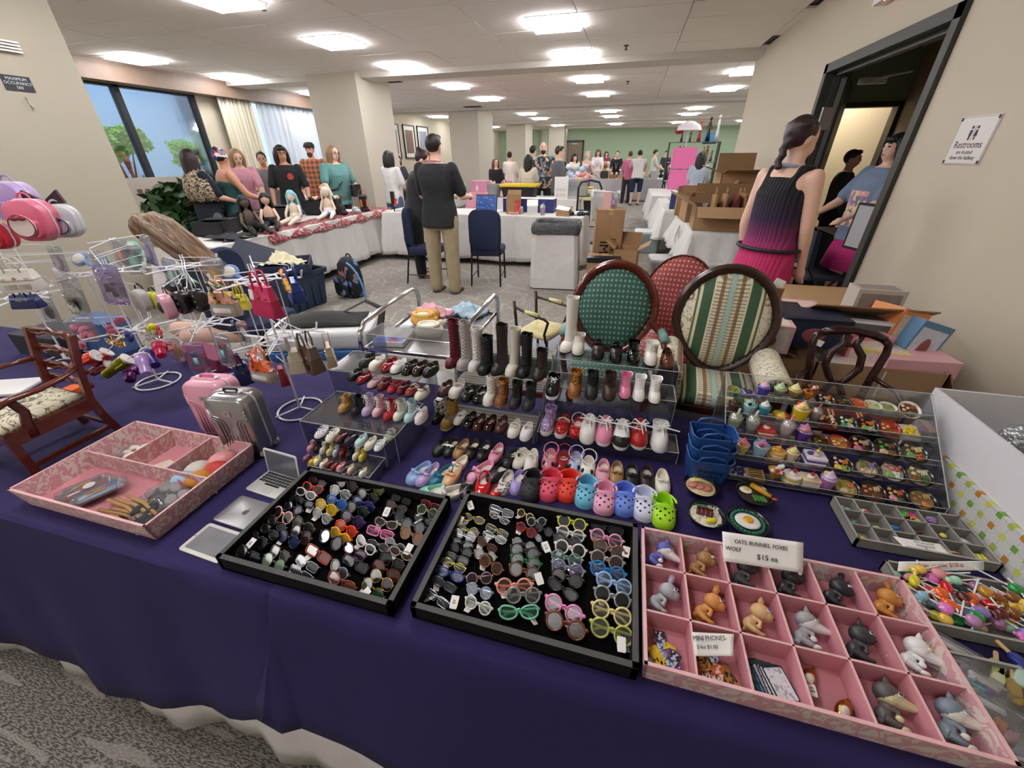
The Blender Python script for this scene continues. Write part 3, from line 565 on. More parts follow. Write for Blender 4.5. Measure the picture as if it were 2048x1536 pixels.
for i,(px,Y,w,h,c,lb)in enumerate(((1195,9.4,.4,.1,'#d9cf9c','pale yellow flat box under the parcels'),(1190,9.35,.34,.06,'#e4e0d2','cream flat parcel on the pale yellow box'),(1180,9.0,.3,.05,'#d6c98e','straw coloured flat box near the table edge'))):
 p=U(px,400,y=Y);simple('flat_box',lb,'box',lambda g:g.bb(-w/2,-.12,0,w/2,.12,h),mat(c,.7),(p.x,Y,.752+(.1 if i==1 else 0)),RU(-8,8))
# ---- doll stall (left) things
def doll(px,Y,x,label,hair,skin,dress,lh=.22,seed=0,rz=0):
 t=thing('seated_doll',label,'doll',(x,Y,.765),rz,sc_=1.45);sk=mat(skin,.5)
 g=G();g.ell((0,0,.1),(.045,.035,.08),10,8);g.tube([(0,0,.16),(0,0,.2)],.012,6);g.tube([(.045,0,.15),(.07,-.04,.08),(.05,-.1,.04)],[.014,.012,.008],6);g.tube([(-.045,0,.15),(-.07,-.04,.08),(-.05,-.1,.03)],[.014,.012,.008],6)
 g.ell((0,0,.23),(.035,.037,.043),10,8);ob('doll_body',g,sk,t,True)
 g=G();g.tube([(.025,0,.04),(.06,-.16,.05),(.05,-.32,.02)],[.028,.022,.014],8);g.tube([(-.025,0,.04),(-.04,-.17,.03),(-.07,-.33,.02)],[.028,.022,.014],8);g.ell((0,0,.06),(.055,.045,.05),10,6);ob('outfit',g,mat(dress,.6),t,True)
 g=G();rr_=random.Random(seed)
 for k in range(26):
  a=rr_.uniform(0,PI)+0.0;x_,y_=cos(a)*.036,sin(a)*.03;g.tube([(x_*.3,y_*.5,.275),(x_,y_+.008,.24),(x_*1.3,y_+.02,.24-lh*.5),(x_*1.5+rr_.uniform(-.02,.02),y_+.02,.24-lh)],[.012,.014,.012,.004],5)
 g.ell((0,.006,.245),(.04,.04,.04),10,6);ob('hair',g,mat(hair,.5,bump=(90,.3)),t,True);return t
for a in((520,4.15,-4.42,'black-haired doll in a lace outfit seated at the near end of the red runner','#0e0d10','#5a4a42','#151316',.26,1,60),(545,4.5,-4.45,'black-haired doll in a strapless outfit leaning back on the red runner','#101015','#e4c0a8','#141418',.2,2,40),
  (600,4.95,-4.45,'doll with light blue hair sitting on the red runner','#8fc9cf','#e8d9c4','#e9dfcf',.15,3,20),(668,5.6,-4.4,'doll with long white hair on the doll stall','#dfd9c8','#e2c9b4','#efefef',.25,4,30)):doll(*a)
def dbox(px,Y,x,w,d,h,label,c='#15161a'):return simple('doll_box',label,'box',lambda g:(g.bb(-w/2,-d/2,0,w/2,d/2,.01),g.bb(-w/2,-d/2,0,w/2,-d/2+.01,h),g.bb(-w/2,d/2-.01,0,w/2,d/2,h),g.bb(-w/2,-d/2,0,-w/2+.01,d/2,h),g.bb(w/2-.01,-d/2,0,w/2,d/2,h),g.bb(-w/2,d*.1,h-.01,w/2,d/2,h)),mat(c,.6),(x,Y,.762),20)
dbox(0,4.0,-4.78,.34,.42,.15,'open black box holding small white parts at the near end of the doll stall');dbox(0,4.55,-4.85,.3,.4,.17,'black box behind the two black-haired dolls');dbox(0,5.15,-4.85,.34,.5,.18,'long black box behind the blue-haired doll')
g=G();g.grid(lambda u,v:(-4.35+(u-.5)*.4,3.75+(v-.5)*.35,.77+.02*sin(u*12)*sin(v*9)+.02),16,14);tag(ob('black_lace_cloth',g,mat('#17171a',.6,bump=(60,.8)),None,True),'black lace garment lying at the near corner of the doll stall','garment').modifiers.new('s','SOLIDIFY').thickness=.006
dbox(0,5.9,-4.72,.5,.3,.2,'black display riser with small doll heads on it','#111215')
for i in range(24):simple('doll_bust','small doll head lined up on the black riser','doll head',lambda g:(g.ell((0,0,.02),(.02,.022,.026),8,6),g.ell((0,.006,.03),(.022,.022,.02),8,5)),mat(['#e5cdb6','#3b2a22','#f0e6da','#8c3328','#d8c49a'][i%5],.6),(-4.9+.045*(i%8)+RU(-.01,.01),5.78+.07*(i//8)+.04*(i%8),.965),RU(0,360),True,'doll heads on the black riser')
t=thing('lantern','black lantern with orange window on the doll stall','lantern',(-4.28,6.35,.765));g=G();g.lathe([(.08,0),(.08,.03),(.065,.04),(.065,.2),(.08,.22),(.05,.25)],16,cap=True);ob('lantern_body',g,BK,t,30)
for a in(0,90,180,270):g=G();g.box((.066*cos(rad(a)),.066*sin(rad(a)),.12),(.006,.035,.11),rz=a);ob('window',g,mat('#e8773c',.4),t)
g=G();g.tube(arc((0,0,.25),.07,0,180,10),.005,6);ob('handle',g,mat('#d8622c',.4),t)
for i,(x,Y,c,lb)in enumerate(((-4.35,5.85,'#2a2326','black doll boot pair bundle with pink print beside the white-haired doll'),(-4.25,6.05,'#b9bcbd','grey and white patterned pouch lying by the lantern'))):
 simple('accessory_bundle',lb,'bundle',lambda g:(g.ell((0,0,.05),(.06,.05,.1 if i==0 else .05)),g.ell((.06,-.03,.03),(.06,.04,.035))),mat(c,.7,var=(40,.4)),(x,Y,.765),0,True)
t=thing('wire_stand','black wire display stand behind the lantern','stand',(-4.6,6.6,.76));
for k in range(5):g=G();g.tube([(-.12+.05*k,0,0),(-.14+.06*k,.02,.25),(-.05+.05*k,.03,.3)],.004,5);ob('wire',g,BK,t)
t=thing('camera_tripod_phone','black phone holder with red clip near the stooping woman','holder',(-3.75,6.4,.76));g=G();g.bb(-.03,-.02,.1,.03,.02,.3);g.tube([(0,0,0),(0,0,.12)],.012,6);ob('holder_body',g,BK,t);g=G();g.box((.05,-.02,.14),(.03,.03,.12),ry=20);ob('red_clip',g,mat('#d2372a',.4),t)
for i in range(7):simple('small_item','small pale craft item beside the stooping woman','craft item',lambda g:g.slab(rr(.09,.05,.01,2),0,.02,.004),mat(['#e8e8e6','#c9c9cc','#1b1b1d','#d6dfe6'][i%4],.5),(-3.8+.16*i-.1,6.45+.06*(i%3),.755),RU(0,180),False,'craft items beside the stooping woman')
stall(-7.6,-6.5,6.2,9.4,'white cloth table beneath the window',seed=23)
p=U(325,365,x=-6.9);t=thing('display_board','cream display board with pinned brown leaves','board',(-7.0,p.y,.76),70);g=G();g.bb(-.35,-.01,0,.35,.01,.55);ob('panel',g,mat('#d9cfc6',.7),t)
for k in range(12):g=G();g.box((-.26+.09*(k%6),-.014,.15+.2*(k//6)),(.06,.006,.1),ry=15*(k%3));ob('pinned_leaf',g,mat('#8c6a5e',.8),t)
t=thing('leafy_plant','dark green leafy plant beside the near pillar','plant',(-6.35,4.9,0));g=G();g.lathe([(.16,0),(.2,.35),(.21,.37)],18,cap=True);ob('pot',g,mat('#4a4440',.6),t);g=G();leaves(g,(0,0,.8),(.5,.5,.45),1200,.09);ob('foliage',g,mat('#2f4d22',.6,var=(4,.3)),t,kind='stuff')
# ---- right aisle cartons
p=U(1430,410,z=.75)
carton('open_carton','large open carton nearest the doorway holding paper gift bags',(1.17,5.72,.752),.74,.5,.26,-2,(-25,80,25,None),.45)
carton('open_carton','open carton behind the gift bag carton with its left flap out',(1.0,6.4,.752),.5,.45,.32,5,(20,30,25,70),.4)
carton('open_carton','tall open carton against the wall with flaps spread',(1.38,6.6,.98),.48,.5,.36,0,(10,80,20,None),.45)
carton('open_carton','shallow carton at the far end of the first right table',(1.05,6.95,.752),.7,.2,.3,0,(None,75,None,None),.45)
for i in range(8):
 t=thing('gift_bag',['brown paper gift bag with twisted handles in the near carton','dark red gift bag among the brown ones in the near carton'][i%4==2],'gift bag',(1.02+.07*i,5.75+.02*(i%2),.765),90,'gift bags in the near carton');t.rotation_euler.y=0;t.rotation_euler.x=rad(RU(-8,16));m_=mat(['#a58058','#b08a60','#6e2a2a','#9a774f'][i%4],.8)
 g=G();g.bb(-.13,-.012,0,.13,.012,.36+.01*(i%3));ob('bag_body',g,m_,t);g=G();g.tube(arc((0,0,.36),.05,0,180,8,'xz',1.5),.004,5);ob('handle',g,mat('#c3a071',.8),t)
o=simple('wooden_board','dark wooden board leaning inside the near carton','board',lambda g:g.bb(-.16,-.01,0,.16,.01,.24),mat('#5a4636',.6,var=(10,.3)),(.98,5.86,.78),-5);o.rotation_euler.x=rad(-8)
t=thing('treat_bag','clear cellophane treat bag with pink candies on the near carton rim','treat bag',(.9,5.62,.8));g=G();g.lathe([(.01,0),(.05,.02),(.045,.1),(.012,.17),(.03,.24)],10,cap=False);ob('cellophane',g,clear('#f0f0ec',.5,.2),t,True);g=G();[g.ell((RU(-.02,.02),RU(-.02,.02),.02+.012*k),.014,6,5)for k in range(6)];ob('candy',g,mat('#d9606e',.4),t,True)
tub('clear_tub','clear plastic storage tub under the near right table',(1.05,5.75,0),.6,.4,.32,0,clear('#dfe4e4',.25,.35),mat('#cfd3d4',.4),ribs=False)
tub('clear_tub','clear tub with dark clothes at the foot of the second right table',(.42,7.9,0),.45,.35,.34,0,clear('#dfe8ea',.25,.35),mat('#dfe3e4',.4),ribs=False)
tub('clear_tub','clear tub on the carpet right of the aisle, blue label',(.62,6.1,0),.42,.4,.26,5,clear('#e6eaea',.25,.4),mat('#dfe3e4',.4),ribs=False)
tub('clear_tub','clear shallow tub on a navy tub at the doorway',(1.44,3.55,.42),.4,.3,.16,10,clear('#dde3e5',.25,.3),None,ribs=False)
tub('navy_tub','navy lidded tub on the floor beside the doorway',(1.42,3.55,0),.46,.42,.38,4,mat('#1b2842',.5),mat('#1d2b48',.5),ribs=False)
o=simple('folding_chair_leg_frame','dark metal frame leaning under the near right table','frame',lambda g:g.tube([(0,0,0),(.25,.05,.12),(.35,.1,.6)],.012,6),BK,(.95,5.25,0))
for i in range(9):
 simple('craft_kit','coloured craft kit box on the second right table','craft kit',lambda g:g.bb(-.04,-.1,0,.04,.1,.24),mat(['#2c3f70','#e0d9cc','#c98a5c','#f0efe9','#384a68'][i%5],.5),(.72+.09*i,7.75+.05*(i%2),.752),RU(-6,6),False,'craft kits on the second right table')
for i in range(16):simple('knitted_item','small pale craft piece scattered on the right tables','craft piece',lambda g:g.ell((0,0,.025),(.05,.04,.025),8,5),mat(['#ece6d8','#b8b2a6','#32343a','#e2c7a0','#d3d8e2'][i%5],.8),(RU(.7,1.3),RU(8.2,9.4),.753),RU(0,90),True,'craft pieces on the right tables')
t=thing('hanging_cord','blue and white cords hanging over the near right cloth','cord',(.7,6.0,.55));
for k in range(3):g=G();g.tube([(0,-.05*k,.18),(-.03,-.05*k,.05),(-.02,-.05*k-.05,-.08),(.0,-.05*k-.1,.02),(0,-.05*k-.08,.16)],.006,5);ob('cord_loop',g,mat(['#2c5a9a','#e0ddd4','#d9cfb0'][k],.5),t)
p=U(1345,360,z=.0);t=thing('drawer_tower','tall pink drawer tower with white parasol on top','drawers',(U(1362,345,y=12.3).x,12.3,.75));
for k in range(2):g=G();g.slab(rr(.55,.4,.03,2),.0+.48*k,.46+.48*k,.01);ob('drawer',g,mat('#e070a8',.5),t)
g=G();g.lathe([(.3,1.3),(.26,1.4),(.12,1.48),(0,1.5)],12);g.tube([(0,0,.95),(0,0,1.45)],.012,5);ob('parasol',g,mat('#e9e4e6',.6),t,True);g=G();g.ell((-.22,0,1.3),(.1,.08,.08));ob('red_cap',g,mat('#a02035',.6),t,True)
def bdoll(x,y,z,h,c,label,grp):
 return simple('display_doll',label,'doll',lambda g:(g.lathe([(.11*h,0),(.07*h,.3*h),(.035*h,.55*h),(.06*h,.72*h),(.02*h,.8*h)],9,cap=True),g.ell((0,0,.88*h),(.06*h,.06*h,.08*h),8,6),g.tube([(.05*h,0,.72*h),(.12*h,0,.45*h)],.016*h,5),g.tube([(-.05*h,0,.72*h),(-.13*h,0,.5*h)],.016*h,5)),mat(c,.6,var=(10,.2)),(x,y,z),RU(0,360),True,grp)
sx0,sx1=U(1340,281,y=16).x,U(1440,281,y=16).x;zs=U(1380,284,y=16).z
t=thing('display_shelf','glass shelf rack of gowned dolls by the far right wall','shelf',((sx0+sx1)/2,16,.76));w=(sx1-sx0)/2
for z in(.0,.55,zs-.76):g=G();g.bb(-w,-.2,z-.02,w,.2,z);ob('shelf_board',g,mat('#5a6a62',.4),t)
for a in(-1,1):g=G();g.bb(a*w-.015,-.2,-.76,a*w+.015,.2,zs-.76);ob('upright',g,BK,t)
for i in range(5):bdoll(sx0+.35+.26*i,16,zs,[.4,.35,.62,.7,.75][i],['#2a2226','#3a3030','#a3202c','#141416','#cfd0d0'][i],['small black gowned doll at the left end of the top shelf','grey-brown doll beside the small black one on the top shelf','red gowned doll on the top shelf','black gowned doll right of the red one','white gowned doll at the right end of the top shelf'][i],'dolls on the top shelf')
for i in range(26):bdoll(sx0+.1+(sx1-sx0-.1)*rnd.random(),15.85+rnd.random()*.25,.78 if i%2 else 1.33,RU(.3,.5),['#1c1a1e','#7c2a44','#d8cdbd','#33363c','#b8862c','#5a4660','#c9d3dc'][i%7],'dressed doll on the crowded lower shelves','dolls on the lower shelves')
g=G();g.bb(-.2,-.01,0,.2,.01,.3);o=tag(ob('blue_sign',g,mat('#4f8fb8',.5)),'small blue sign above the doll shelves','sign');p=U(1420,277,y=16);o.location=(p.x,16,p.z-.15)
fx0=-3.6
for i in range(16):
 x=-3.7+.3*i;simple('far_goods_box','small box lined along the far cross table','box',lambda g:g.bb(-.13,-.12,0,.13,.12,.12+.14*(i in(8,9,15))),mat(['#b9bcbc','#cfcfd0','#3b3836','#a07a52','#b8966a','#8fc0b8','#9b9da0'][i%7],.6),(x,17.4,.752),0,False,'boxes on the far cross table')
for i in range(30):simple('far_trinket','tiny cream trinket on the far cross table boxes','trinket',lambda g:g.ell((0,0,.04),(.05,.05,.05),8,5),mat(['#efe9da','#e9d6c4','#d7cfc4'][i%3],.7),(-3.8+.17*i,17.45+.1*(i%2),.88),0,True,'trinkets on the far cross table')
def heap(n,x0,x1,y0,y1,z,cols,name,label,grp,r=.1,tall=1.5):
 for i in range(n):simple(name,label,'doll goods',lambda g:(g.ell((0,0,r*tall),(r,r*.8,r*tall),8,6),g.ell((0,0,r*tall*2.2),(r*.55,r*.55,r*.7),8,5)),mat(rnd.choice(cols),.7,var=(12,.3)),(RU(x0,x1),RU(y0,y1),z),RU(0,360),True,grp)
heap(22,-3.85,-2.95,10.4,12.4,.755,['#e9c9c0','#c99a96','#efe2d8','#d98fa0','#7a5a50'],'small_doll','small pink and cream doll on the gingham table','dolls on the gingham table',.055,1.6)
heap(30,-3.6,.6,18.9,20.2,.0,['#8a4a5a','#3a3a44','#c9a2a6','#d8d2cc','#4c6a7a','#b88a5c','#2a2426'],'merchandise_stack','colourful stack of goods behind the far cross table','goods behind the far cross table',.16,3.4)
heap(18,-6.5,-5.7,10.7,14.3,.755,['#d9b9b0','#403a3c','#a0303c','#efe8e0','#8a8f98'],'wig_doll','doll or wig stand on the table beyond the large pillar','doll stands beyond the large pillar',.08,1.8)
heap(12,3.1,5.9,15.1,15.9,.755,['#6a5a5c','#c9c2ba','#8a3f55','#34363c'],'stall_item','stall item on the far right table','items on the far right table',.1,1.8)
simple('pink_cloth_stand','pink cloth draped display box on the gingham table','display',lambda g:(g.bb(-.2,-.2,0,.2,.2,.25)),mat('#dd9cb4',.8),(U(962,385,y=10.6).x,10.6,.755))
simple('wire_basket','grey wire waste basket beside the gingham table','basket',lambda g:g.lathe([(.12,0),(.17,.3),(.175,.31),(.16,.3)],16,cap=False),mat('#9a9a9c',.5),(U(988,385,y=9.3).x,9.3,.7),0,True)
# ================= PEOPLE =================
def blob(name,g,m,parent,vox,smooth=4,label=None,dec=None):
 o=ob(name,g,m,parent,True,label);md=o.modifiers.new('r','REMESH');md.mode='VOXEL';md.voxel_size=vox;md.use_smooth_shade=True
 s=o.modifiers.new('s','SMOOTH');s.iterations=smooth;s.factor=.6;return o
def caps(g,a,b,r0,r1,n=10):
 a,b=V(a),V(b);g.tube([a,a.lerp(b,.33),a.lerp(b,.66),b],[r0,r0+(r1-r0)*.3,r0+(r1-r0)*.7,r1],n);g.ell(a,r0,n,6);g.ell(b,r1,n,6)
SKT=dict(a='#d9a78c',b='#c48d70',c='#e6bda6',d='#b07a5c')
def person(label,x,y,h=1.68,rz=0,skin='a',wd=1.,top='#1a1b1e',bot='#1c1c22',hair='#1a1412',hs='short',lean=0,arms=((10,8,15),(10,8,15)),style='tee',bstyle='pants',shoes='#2a2725',head=(0,0),vox=.02,hat=None,glasses=False,belly=0.,bust=0.,legs=(0,0),z=0,extras=None,beard=None,topm=None,botm=None,legskin=False,seat=False,lany=None):
 t=thing('person',label,'person',(x,y,z),rz);H=h;S=mat(SKT.get(skin,skin),.55,bump=(40,.04));ln=rad(lean)
 def tp(p):
  p=V(p);hp=V((0,0,.52*H));q=p-hp
  return hp+V((q.x,q.y*cos(ln)-q.z*sin(ln),q.z*cos(ln)+q.y*sin(ln)))
 wl=wd**.5;shw=.099*H*wd**.75;hpw=.06*H*wd**.8;hipz=.5*H
 J={}
 for s,(fl)in zip((-1,1),legs):
  a=rad(fl);hp=V((s*hpw*.95,0,hipz));kn=hp+V((s*.01,-sin(a)*.235*H,-cos(a)*.235*H));an=kn+V((s*.005,sin(a)*.05*H if not seat else 0,-.225*H))
  if seat:kn=hp+V((s*.05,-.25*H,.0));an=kn+V((0,.02,-.25*H))
  J['k',s],J['a',s],J['h',s]=kn,an,hp
 hand=[]
 for s,(f,o_,e)in zip((-1,1),arms):
  sh=tp((s*shw,0,.805*H));f_,oo=rad(f),rad(o_);d=V((s*sin(oo),-sin(f_)*cos(oo),-cos(f_)*cos(oo)));el=sh+d*.178*H
  f2=rad(f+e);d2=V((s*sin(oo*.3)-s*.25*sin(rad(e)),-sin(f2),-cos(f2))).normalized();wr=el+d2*.15*H;hand.append((wr,d2));J['s',s],J['e',s],J['w',s]=sh,el,wr
 neck=tp((0,0,.86*H));hc=tp((0,-.012*H,.925*H));
 hd=Mx.Translation(hc)@rotm(lean*.6+head[0],0,head[1])
 g=G();r=H*wd;q=H*wl
 for s in(-1,1):
  caps(g,J['h',s],J['k',s],.05*q,.033*q);caps(g,J['k',s],J['a',s],.034*q,.021*q);g.ell(J['a',s]+V((0,-.03*H,-.012*H)),(.027*H,.06*H,.02*H))
  caps(g,J['s',s],J['e',s],.029*q,.024*q);caps(g,J['e',s],J['w',s],.024*q,.015*H)
  wr,d2=hand[0 if s<0 else 1];pm=wr+d2*.028*H;side=V((1,0,0));up=d2.cross(side).normalized()
  g.ell(pm,(.022*H,.012*H,.026*H),8,6)
  g.tube([wr,pm],[.014*H,.017*H],8)
  for k in range(4):b0=pm+d2*.018*H+side*(k-1.5)*.0105*H;L_=(.03,.036,.034,.026)[k]*H;g.tube([b0,b0+d2*L_*.55,b0+d2*L_*.9+up*.01*H],[.0062*H,.0056*H,.0045*H],6)
  b0=wr+d2*.012*H-side*s*.016*H;g.tube([b0,b0+d2*.02*H-side*s*.014*H,b0+d2*.038*H-side*s*.016*H],[.0075*H,.0065*H,.005*H],6)
 def torso(g,rows,e=0.):
  g.loft([[tuple(tp((math.copysign(abs(cos(a))**.75,cos(a))*(rx*r+e),math.copysign(abs(sin(a))**.8,sin(a))*(ry*r+e)-(bk if sin(a)<0 else 0)*H*-sin(a),zz*H)))for a in[2*PI*k/20 for k in range(20)]]for zz,rx,ry,bk in rows])
 BD=((.455,.07,.052,0),(.5,.092,.066,0),(.56,.086,.062,belly*.025),(.62,.078,.058,belly*.035),(.69,.083,.062,belly*.02+bust*.012),(.745,.092,.064,bust*.022),(.79,.097,.056,bust*.005),(.815,.082,.045,0),(.84,.045,.036,0))
 torso(g,BD);caps(g,tp((0,0,.82*H)),hc-V((0,0,.03*H)),.034*H,.03*H)
 g.T=hd;g.ell((0,.004*H,.008*H),(.044*H,.054*H,.056*H),16,12);g.ell((0,-.014*H,-.028*H),(.034*H,.036*H,.036*H),12,8)
 g.ell((0,-.052*H,-.006*H),(.0075*H,.011*H,.015*H),8,6);g.ell((0,-.048*H,-.032*H),(.014*H,.006*H,.006*H),8,6)
 for s in(-1,1):g.ell((s*.046*H,.008*H,-.004*H),(.006*H,.012*H,.018*H),8,6)
 g.T=Mx.Identity(4);blob('body',g,S,t,min(vox,.016),3)
 for s in(-1,1):
  g=G();g.T=hd;g.ell((s*.018*H,-.047*H,.006*H),(.0075*H,.005*H,.0042*H),8,6);ob('eye',g,mat('#231a18',.3),t,True)
  g=G();g.T=hd;g.tube([(s*.009*H,-.051*H,.018*H),(s*.02*H,-.05*H,.021*H),(s*.03*H,-.043*H,.017*H)],.002*H,5);ob('eyebrow',g,mat(hair or '#3a2a20',.8),t)
 g=G();g.T=hd;g.tube([(-.013*H,-.05*H,-.032*H),(0,-.0545*H,-.031*H),(.013*H,-.05*H,-.032*H)],[.001*H,.0032*H,.001*H],6);ob('mouth',g,mat('#9a4f48',.5),t,True)
 TM=topm or mat(top,.85,bump=(14,.45,.03),var=(5,.08));e_=.009
 g=G();
 SB=[(zz,rx+(.006 if zz<.6 else 0),ry+.003,bk)for zz,rx,ry,bk in BD]
 if style=='tank':torso(g,SB[1:6]+[(.77,.075,.05,bust*.01),(.785,.06,.045,0)],e_)
 else:torso(g,[(.455,.097,.072,belly*.01)]+SB[1:8]+[(.835,.05,.04,0)],e_)
 if style=='tank':
  for s in(-1,1):g.tube([tp((s*.05*H,-.06*r,.74*H)),tp((s*.062*H,0,.83*H)),tp((s*.05*H,.055*r,.74*H))],.008*H,6,flat=.5)
 for s in(-1,1):
  if style=='tee':el=J['s',s].lerp(J['e',s],.8);caps(g,J['s',s],el,.031*q+e_,.032*q+e_)
  elif style=='long':caps(g,J['s',s],J['e',s],.031*q+e_,.028*q+e_);caps(g,J['e',s],J['e',s].lerp(J['w',s],.9),.028*q+e_,.018*H+e_)
 TN={'tee':'shirt','long':'sleeved_top','tank':'tank_top'}[style]
 if bstyle!='dress':blob(TN,g,TM,t,vox,4)
 BM=botm or mat(bot,.85,bump=(18,.35,.02));
 if bstyle=='dress':
  rg=[];n=26
  for zz,rx,ry in((.03,.14,.12),(.12,.135,.115),(.25,.128,.108),(.38,.122,.104),(.46,.118,.1)):rg.append([(rx*r*cos(2*PI*k/n)*(1+.035*sin(k*2.9)*(.6-zz)),ry*r*sin(2*PI*k/n)*(1+.035*cos(k*3.7)*(.6-zz)),zz*H)for k in range(n)])
  for zz,rx,ry in((.53,.11,.086),(.6,.096,.076),(.68,.098,.076+bust*.012),(.745,.1,.074+bust*.012),(.785,.092,.064),(.805,.075,.056)):rg.append([tuple(tp((rx*r*cos(2*PI*k/n),ry*r*sin(2*PI*k/n),zz*H)))for k in range(n)])
  g=G();g.loft(rg)
  for s in(-1,1):g.tube([tp((s*.045*H,-.06*r,.76*H)),tp((s*.058*H,-.02*H,.832*H)),tp((s*.058*H,.015*H,.832*H)),tp((s*.045*H,.055*r,.76*H))],.018*H,6)
  blob('dress',g,BM,t,.011,3)
 elif bstyle=='skirt':
  g=G();n=22;rg=[[(rx*r*cos(2*PI*k/n)*(1+.06*sin(k*2.6)*(.55-zz)*3),ry*r*sin(2*PI*k/n),zz*H)for k in range(n)]for zz,rx,ry in((.3,.13,.1),(.4,.115,.09),(.5,.096,.07),(.56,.085,.062))];g.loft(rg);ob('skirt',g,BM,t,True)
 else:
  g=G();torso(g,[(.44,.06,.05,0),(.47,.09,.066,0),(.51,.094,.068,0),(.56,.088,.064,belly*.02),(.58,.084,.062,belly*.02)],.004)
  for s in(-1,1):
   caps(g,J['h',s],J['k',s],.058*q,.046*q)
   if bstyle=='pants':caps(g,J['k',s],J['a',s]+V((0,0,.0)),.047*q,.04*q)
  blob('trousers' if bstyle=='pants' else 'shorts',g,BM,t,vox,3)
 for s in(-1,1):
  if H:a=J['a',s];g=G();g.loft([[(a.x+x_*sc2,a.y-.035*H+y_*sc2,zz+a.z-.04*H)for x_,y_ in rr(.055*H,.155*H,.027*H,4)]for sc2,zz in((.95,-.0),(1,.012),(.95,.03),(.6,.05))]);ob('shoe',g,mat(shoes,.6),t,True)
 if hair:
  HM=mat(hair,.5,bump=(60,.35),var=(30,.15));g=G();g.T=hd;
  g.ell((0,.014*H,.017*H),(.05*H,.055*H,.056*H),14,10)
  if hs=='short':g.ell((0,-.026*H,.05*H),(.04*H,.026*H,.018*H),10,6)
  if hs in('long','bob','wavy'):
   L_={'long':.2,'bob':.1,'wavy':.17}[hs]*H;rr_=random.Random(int(x*1000)&255)
   for k in range(20):
    a=rad(-25+230*k/19);cx_,cy_=cos(a)*.048*H,sin(a)*.048*H+.012*H;w_=.012*H*rr_.uniform(-1,1)
    g.tube([(cx_*.7,cy_*.8,.045*H),(cx_*1.06,cy_*1.05,.0),(cx_*1.1+w_*.4,cy_*1.1+.004*H,-L_*.5),(cx_*1.1+w_,cy_*1.15,-L_)],[.016*H,.018*H,.017*H,.006*H],6)
   if hs!='long':g.ell((0,-.038*H,.038*H),(.036*H,.018*H,.018*H),10,6)
  if hs=='bun':g.ell((0,.055*H,.052*H),(.024*H,.024*H,.024*H),10,8)
  if hs=='braid':
   for k in range(7):g.ell(((-.01+.012*(k%2))*H,(.058+.002*k)*H,(.02-.018*k)*H),(.017*H,.014*H,.014*H),8,6)
   for k in range(6):a=rad(20+28*k);g.ell((cos(a)*.045*H,.01*H+sin(a)*.04*H,.04*H),(.018*H,.016*H,.014*H),8,6)
  g.T=Mx.Identity(4);blob('hair',g,HM,t,min(vox,.014),2)
 if beard:g=G();g.T=hd;g.ell((0,-.03*H,-.045*H),(.03*H,.028*H,.03*H),10,8);ob('beard',g,mat(beard,.9),t,True)
 if hat:
  g=G();g.T=hd
  if hat[0]=='cap':g.lathe([(.056*H,.02*H),(.056*H,.045*H),(.04*H,.068*H),(0,.074*H)],16,(0,.006*H,0));g.slab([(x_,y_-.075*H)for x_,y_ in rr(.07*H,.06*H,.025*H,4)],.022*H,.028*H);
  elif hat[0]=='brim':g.lathe([(.1*H,.03*H),(.098*H,.036*H),(.056*H,.038*H),(.052*H,.07*H),(.03*H,.078*H),(0,.078*H)],18,(0,.006*H,0))
  elif hat[0]=='scarf':g.lathe([(.055*H,.0),(.059*H,.03*H),(.045*H,.06*H),(0,.072*H)],16,(0,.014*H,0));g.ell((0,.07*H,.01*H),(.025*H,.015*H,.04*H))
  ob({'cap':'cap','brim':'brimmed_hat','scarf':'headscarf'}[hat[0]],g,hat[1],t,True)
 if glasses:
  g=G();g.T=hd
  for s in(-1,1):g.tube([(s*.019*H+.013*H*cos(q*PI/6),-.056*H,.005*H+.01*H*sin(q*PI/6))for q in range(12)],.0014*H,5,closed=True);g.tube([(s*.032*H,-.055*H,.007*H),(s*.048*H,.0,.004*H)],.0012*H,4)
  g.tube([(-.006*H,-.058*H,.006*H),(.006*H,-.058*H,.006*H)],.0014*H,4);ob('eyeglasses',g,mat('#2a2624',.4),t)
 if lany:g=G();g.tube([tp((.03*H,.035*H,.84*H)),tp((.055*H,-.02*H,.83*H)),tp((.02*H,-.085*H*wd,.72*H)),tp((0,-.095*H*wd,.64*H))],.004*H,5);g.tube([tp((-.03*H,.035*H,.84*H)),tp((-.055*H,-.02*H,.83*H)),tp((-.02*H,-.085*H*wd,.72*H)),tp((0,-.095*H*wd,.64*H))],.004*H,5);g.tube([tp((.035*H,.03*H,.84*H)),tp((0,.05*H,.845*H)),tp((-.035*H,.03*H,.84*H))],.007*H,6);ob('lanyard',g,mat(lany,.6),t)
 if extras:extras(t,J,tp,hd,H)
 return t
def px(pxx,py,Y):return U(pxx,py,y=Y)
nt=NT(.85,'ombre jersey');z_=nt.xyz(nt.co)[2];OMB=nt.done(nt.ramp(nt.m('DIVIDE',z_,1.5),[(.0,'#c8306c'),(.62,'#c42f6a'),(.70,'#7a2a5e'),(.78,'#2f1f40'),(.88,'#16161c')]),nt.wave(nt.map((1,1,.02)),14,1.5),.3,.02)
def ex_dress(t,J,tp,hd,H):
 g=G();g.tube([tuple(tp((.104*H*1.12*cos(k*PI/10),.082*H*1.12*sin(k*PI/10),.555*H)))for k in range(20)],.01*H,6,closed=True,flat=.7);ob('waist_tie',g,mat('#1a1b26',.7),t)
 w=J['w',1];g=G();g.tube([tuple(w+V((.021*H*cos(k*PI/6),.021*H*sin(k*PI/6),.012)))for k in range(12)],.006*H,6,closed=True);ob('bracelet',g,mat('#d0506a',.5),t)
